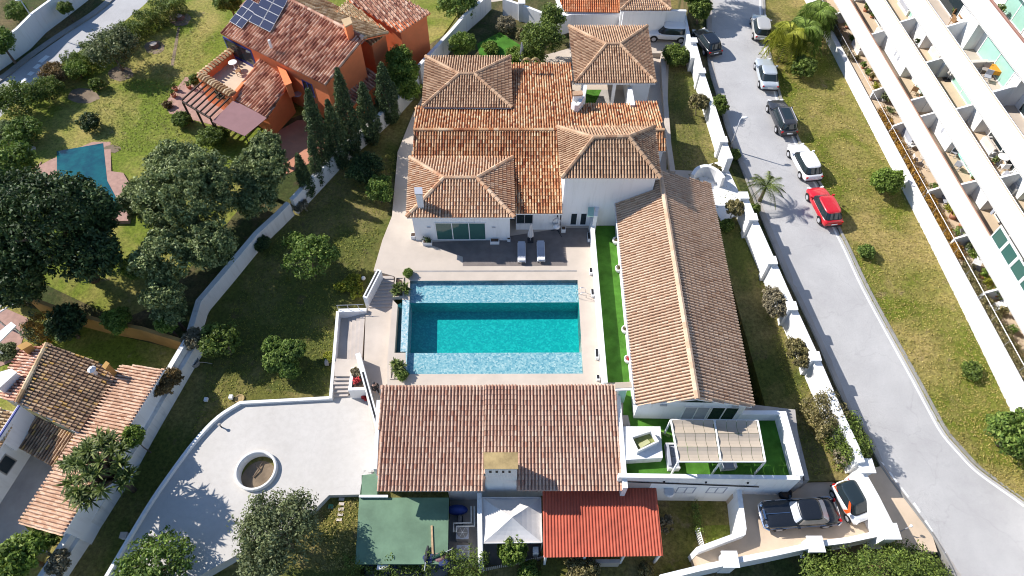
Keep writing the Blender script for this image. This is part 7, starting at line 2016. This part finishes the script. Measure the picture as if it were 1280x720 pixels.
for i, (x, y, k, lb) in enumerate(((1142, 182, 0, 'white lounger on the garden terrace beside the pale sofa'), (1207, 298, 0, 'white chair frame on the lower garden terrace'), (1217, 338, 0, 'dark and white deck chair on the lower garden terrace'), (1245, 385, 0, 'white deck chair near the right edge of the garden terrace'), (1180, 250, 0, 'grey deck chair beside the partition on the garden terrace'))):
    q = aq(x, y, k); t = thing('deck_chair', lb, 'deck chair', q, AR + (.4, 2, 1, .3, 1.4)[i])
    m = MB(); m.box((0, -.2, .3), .6, 1.0, .07); m.build('seat', (M['pot_white'], M['pot_white'], M['dark'], M['pot_white'], M['cushion_grey'])[i], t, local=True)
    m = MB(); m.box((0, .5, .34), .6, .6, .07, 0, .8); m.build('backrest', (M['pot_white'], M['steel'], M['pot_white'], M['pot_white'], M['cushion_grey'])[i], t, local=True)
    for a in (-.25, .25):
        for b in (-.6, .3): m = MB(); m.box((a, b, 0), .05, .05, .3); m.build('leg', M['steel'], t, local=True)

sofa('white lounger sofa in the second recess of the second balcony floor', aq(1170, 72, 2), AR + math.pi, 1.5, .7, M['cushion_cream'])
sofa('grey cushioned bench on the lower second floor balcony', aq(1262, 232, 2), AR + math.pi, 1.6, .7, M['cushion_grey'])
round_table('white table on the first balcony floor between two partitions', aq(1143, 112, 1), .38, M['pot_white'], M['steel'], chairs=2, cmat=M['rattan'], cl=['tan chair on the wall side of the first floor white table', 'tan chair on the rail side of the first floor white table'], grp='chairs at the first floor white table', rot=1.0)
round_table('white table on the lower second floor balcony with pale chairs', aq(1248, 205, 2), .42, M['pot_white'], M['steel'], chairs=3, cmat=M['pot_white'], cl=['white chair on the wall side of the lower second floor table', 'white chair at the upper end of the lower second floor table', 'white chair on the rail side of the lower second floor table'], grp='white chairs on the second floor balcony', rot=.4)
closed_parasol('white closed parasol on the second balcony floor by the twin partitions', *[1183, 100][:2], fl(2), 2.0, M['fabric'])
for i, (x, y, k, mt, lb) in enumerate(((1089, 22, 1, 'lf_mid', 'green pot plant by the first floor rail at the top'), (1150, 122, 1, 'lf_hedge', 'pot plant beside the first floor partition'), (1215, 226, 1, 'lf_mid', 'pot plant at the lower end of the terracotta balcony'), (1176, 84, 2, 'lf_lime', 'lime pot plant on the second floor near the parasol'), (1240, 205, 2, 'lf_grey', 'grey pot plant by the second floor rail'), (1190, 20, 3, 'lf_mid', 'green pot plant beside the third floor parapet'), (1262, 120, 3, 'lf_olive', 'olive pot plant below the orange cloth table'))):
    q = aq(x, y, k); t = thing('pot_plant', lb, 'pot plant', q); r = .24
    MB().lathe(Vector(), [(r * .5, 0), (r * .72, r), (r * .6, r), (r * .55, r * .7)], 14).build('pot', M['orange_in'], t, True, local=True)
    cl = np.array([(q.x, q.y, q.z + r * 1.9)]) + rng.normal(size=(20, 3)) * r * .38
    cl[:, 2] = np.maximum(cl[:, 2], q.z + r)
    Vv, Ff = leaves(cl, np.full(20, r * .5), 14, .13)
    np_mesh('plant', Vv, Ff, M[mt], t)
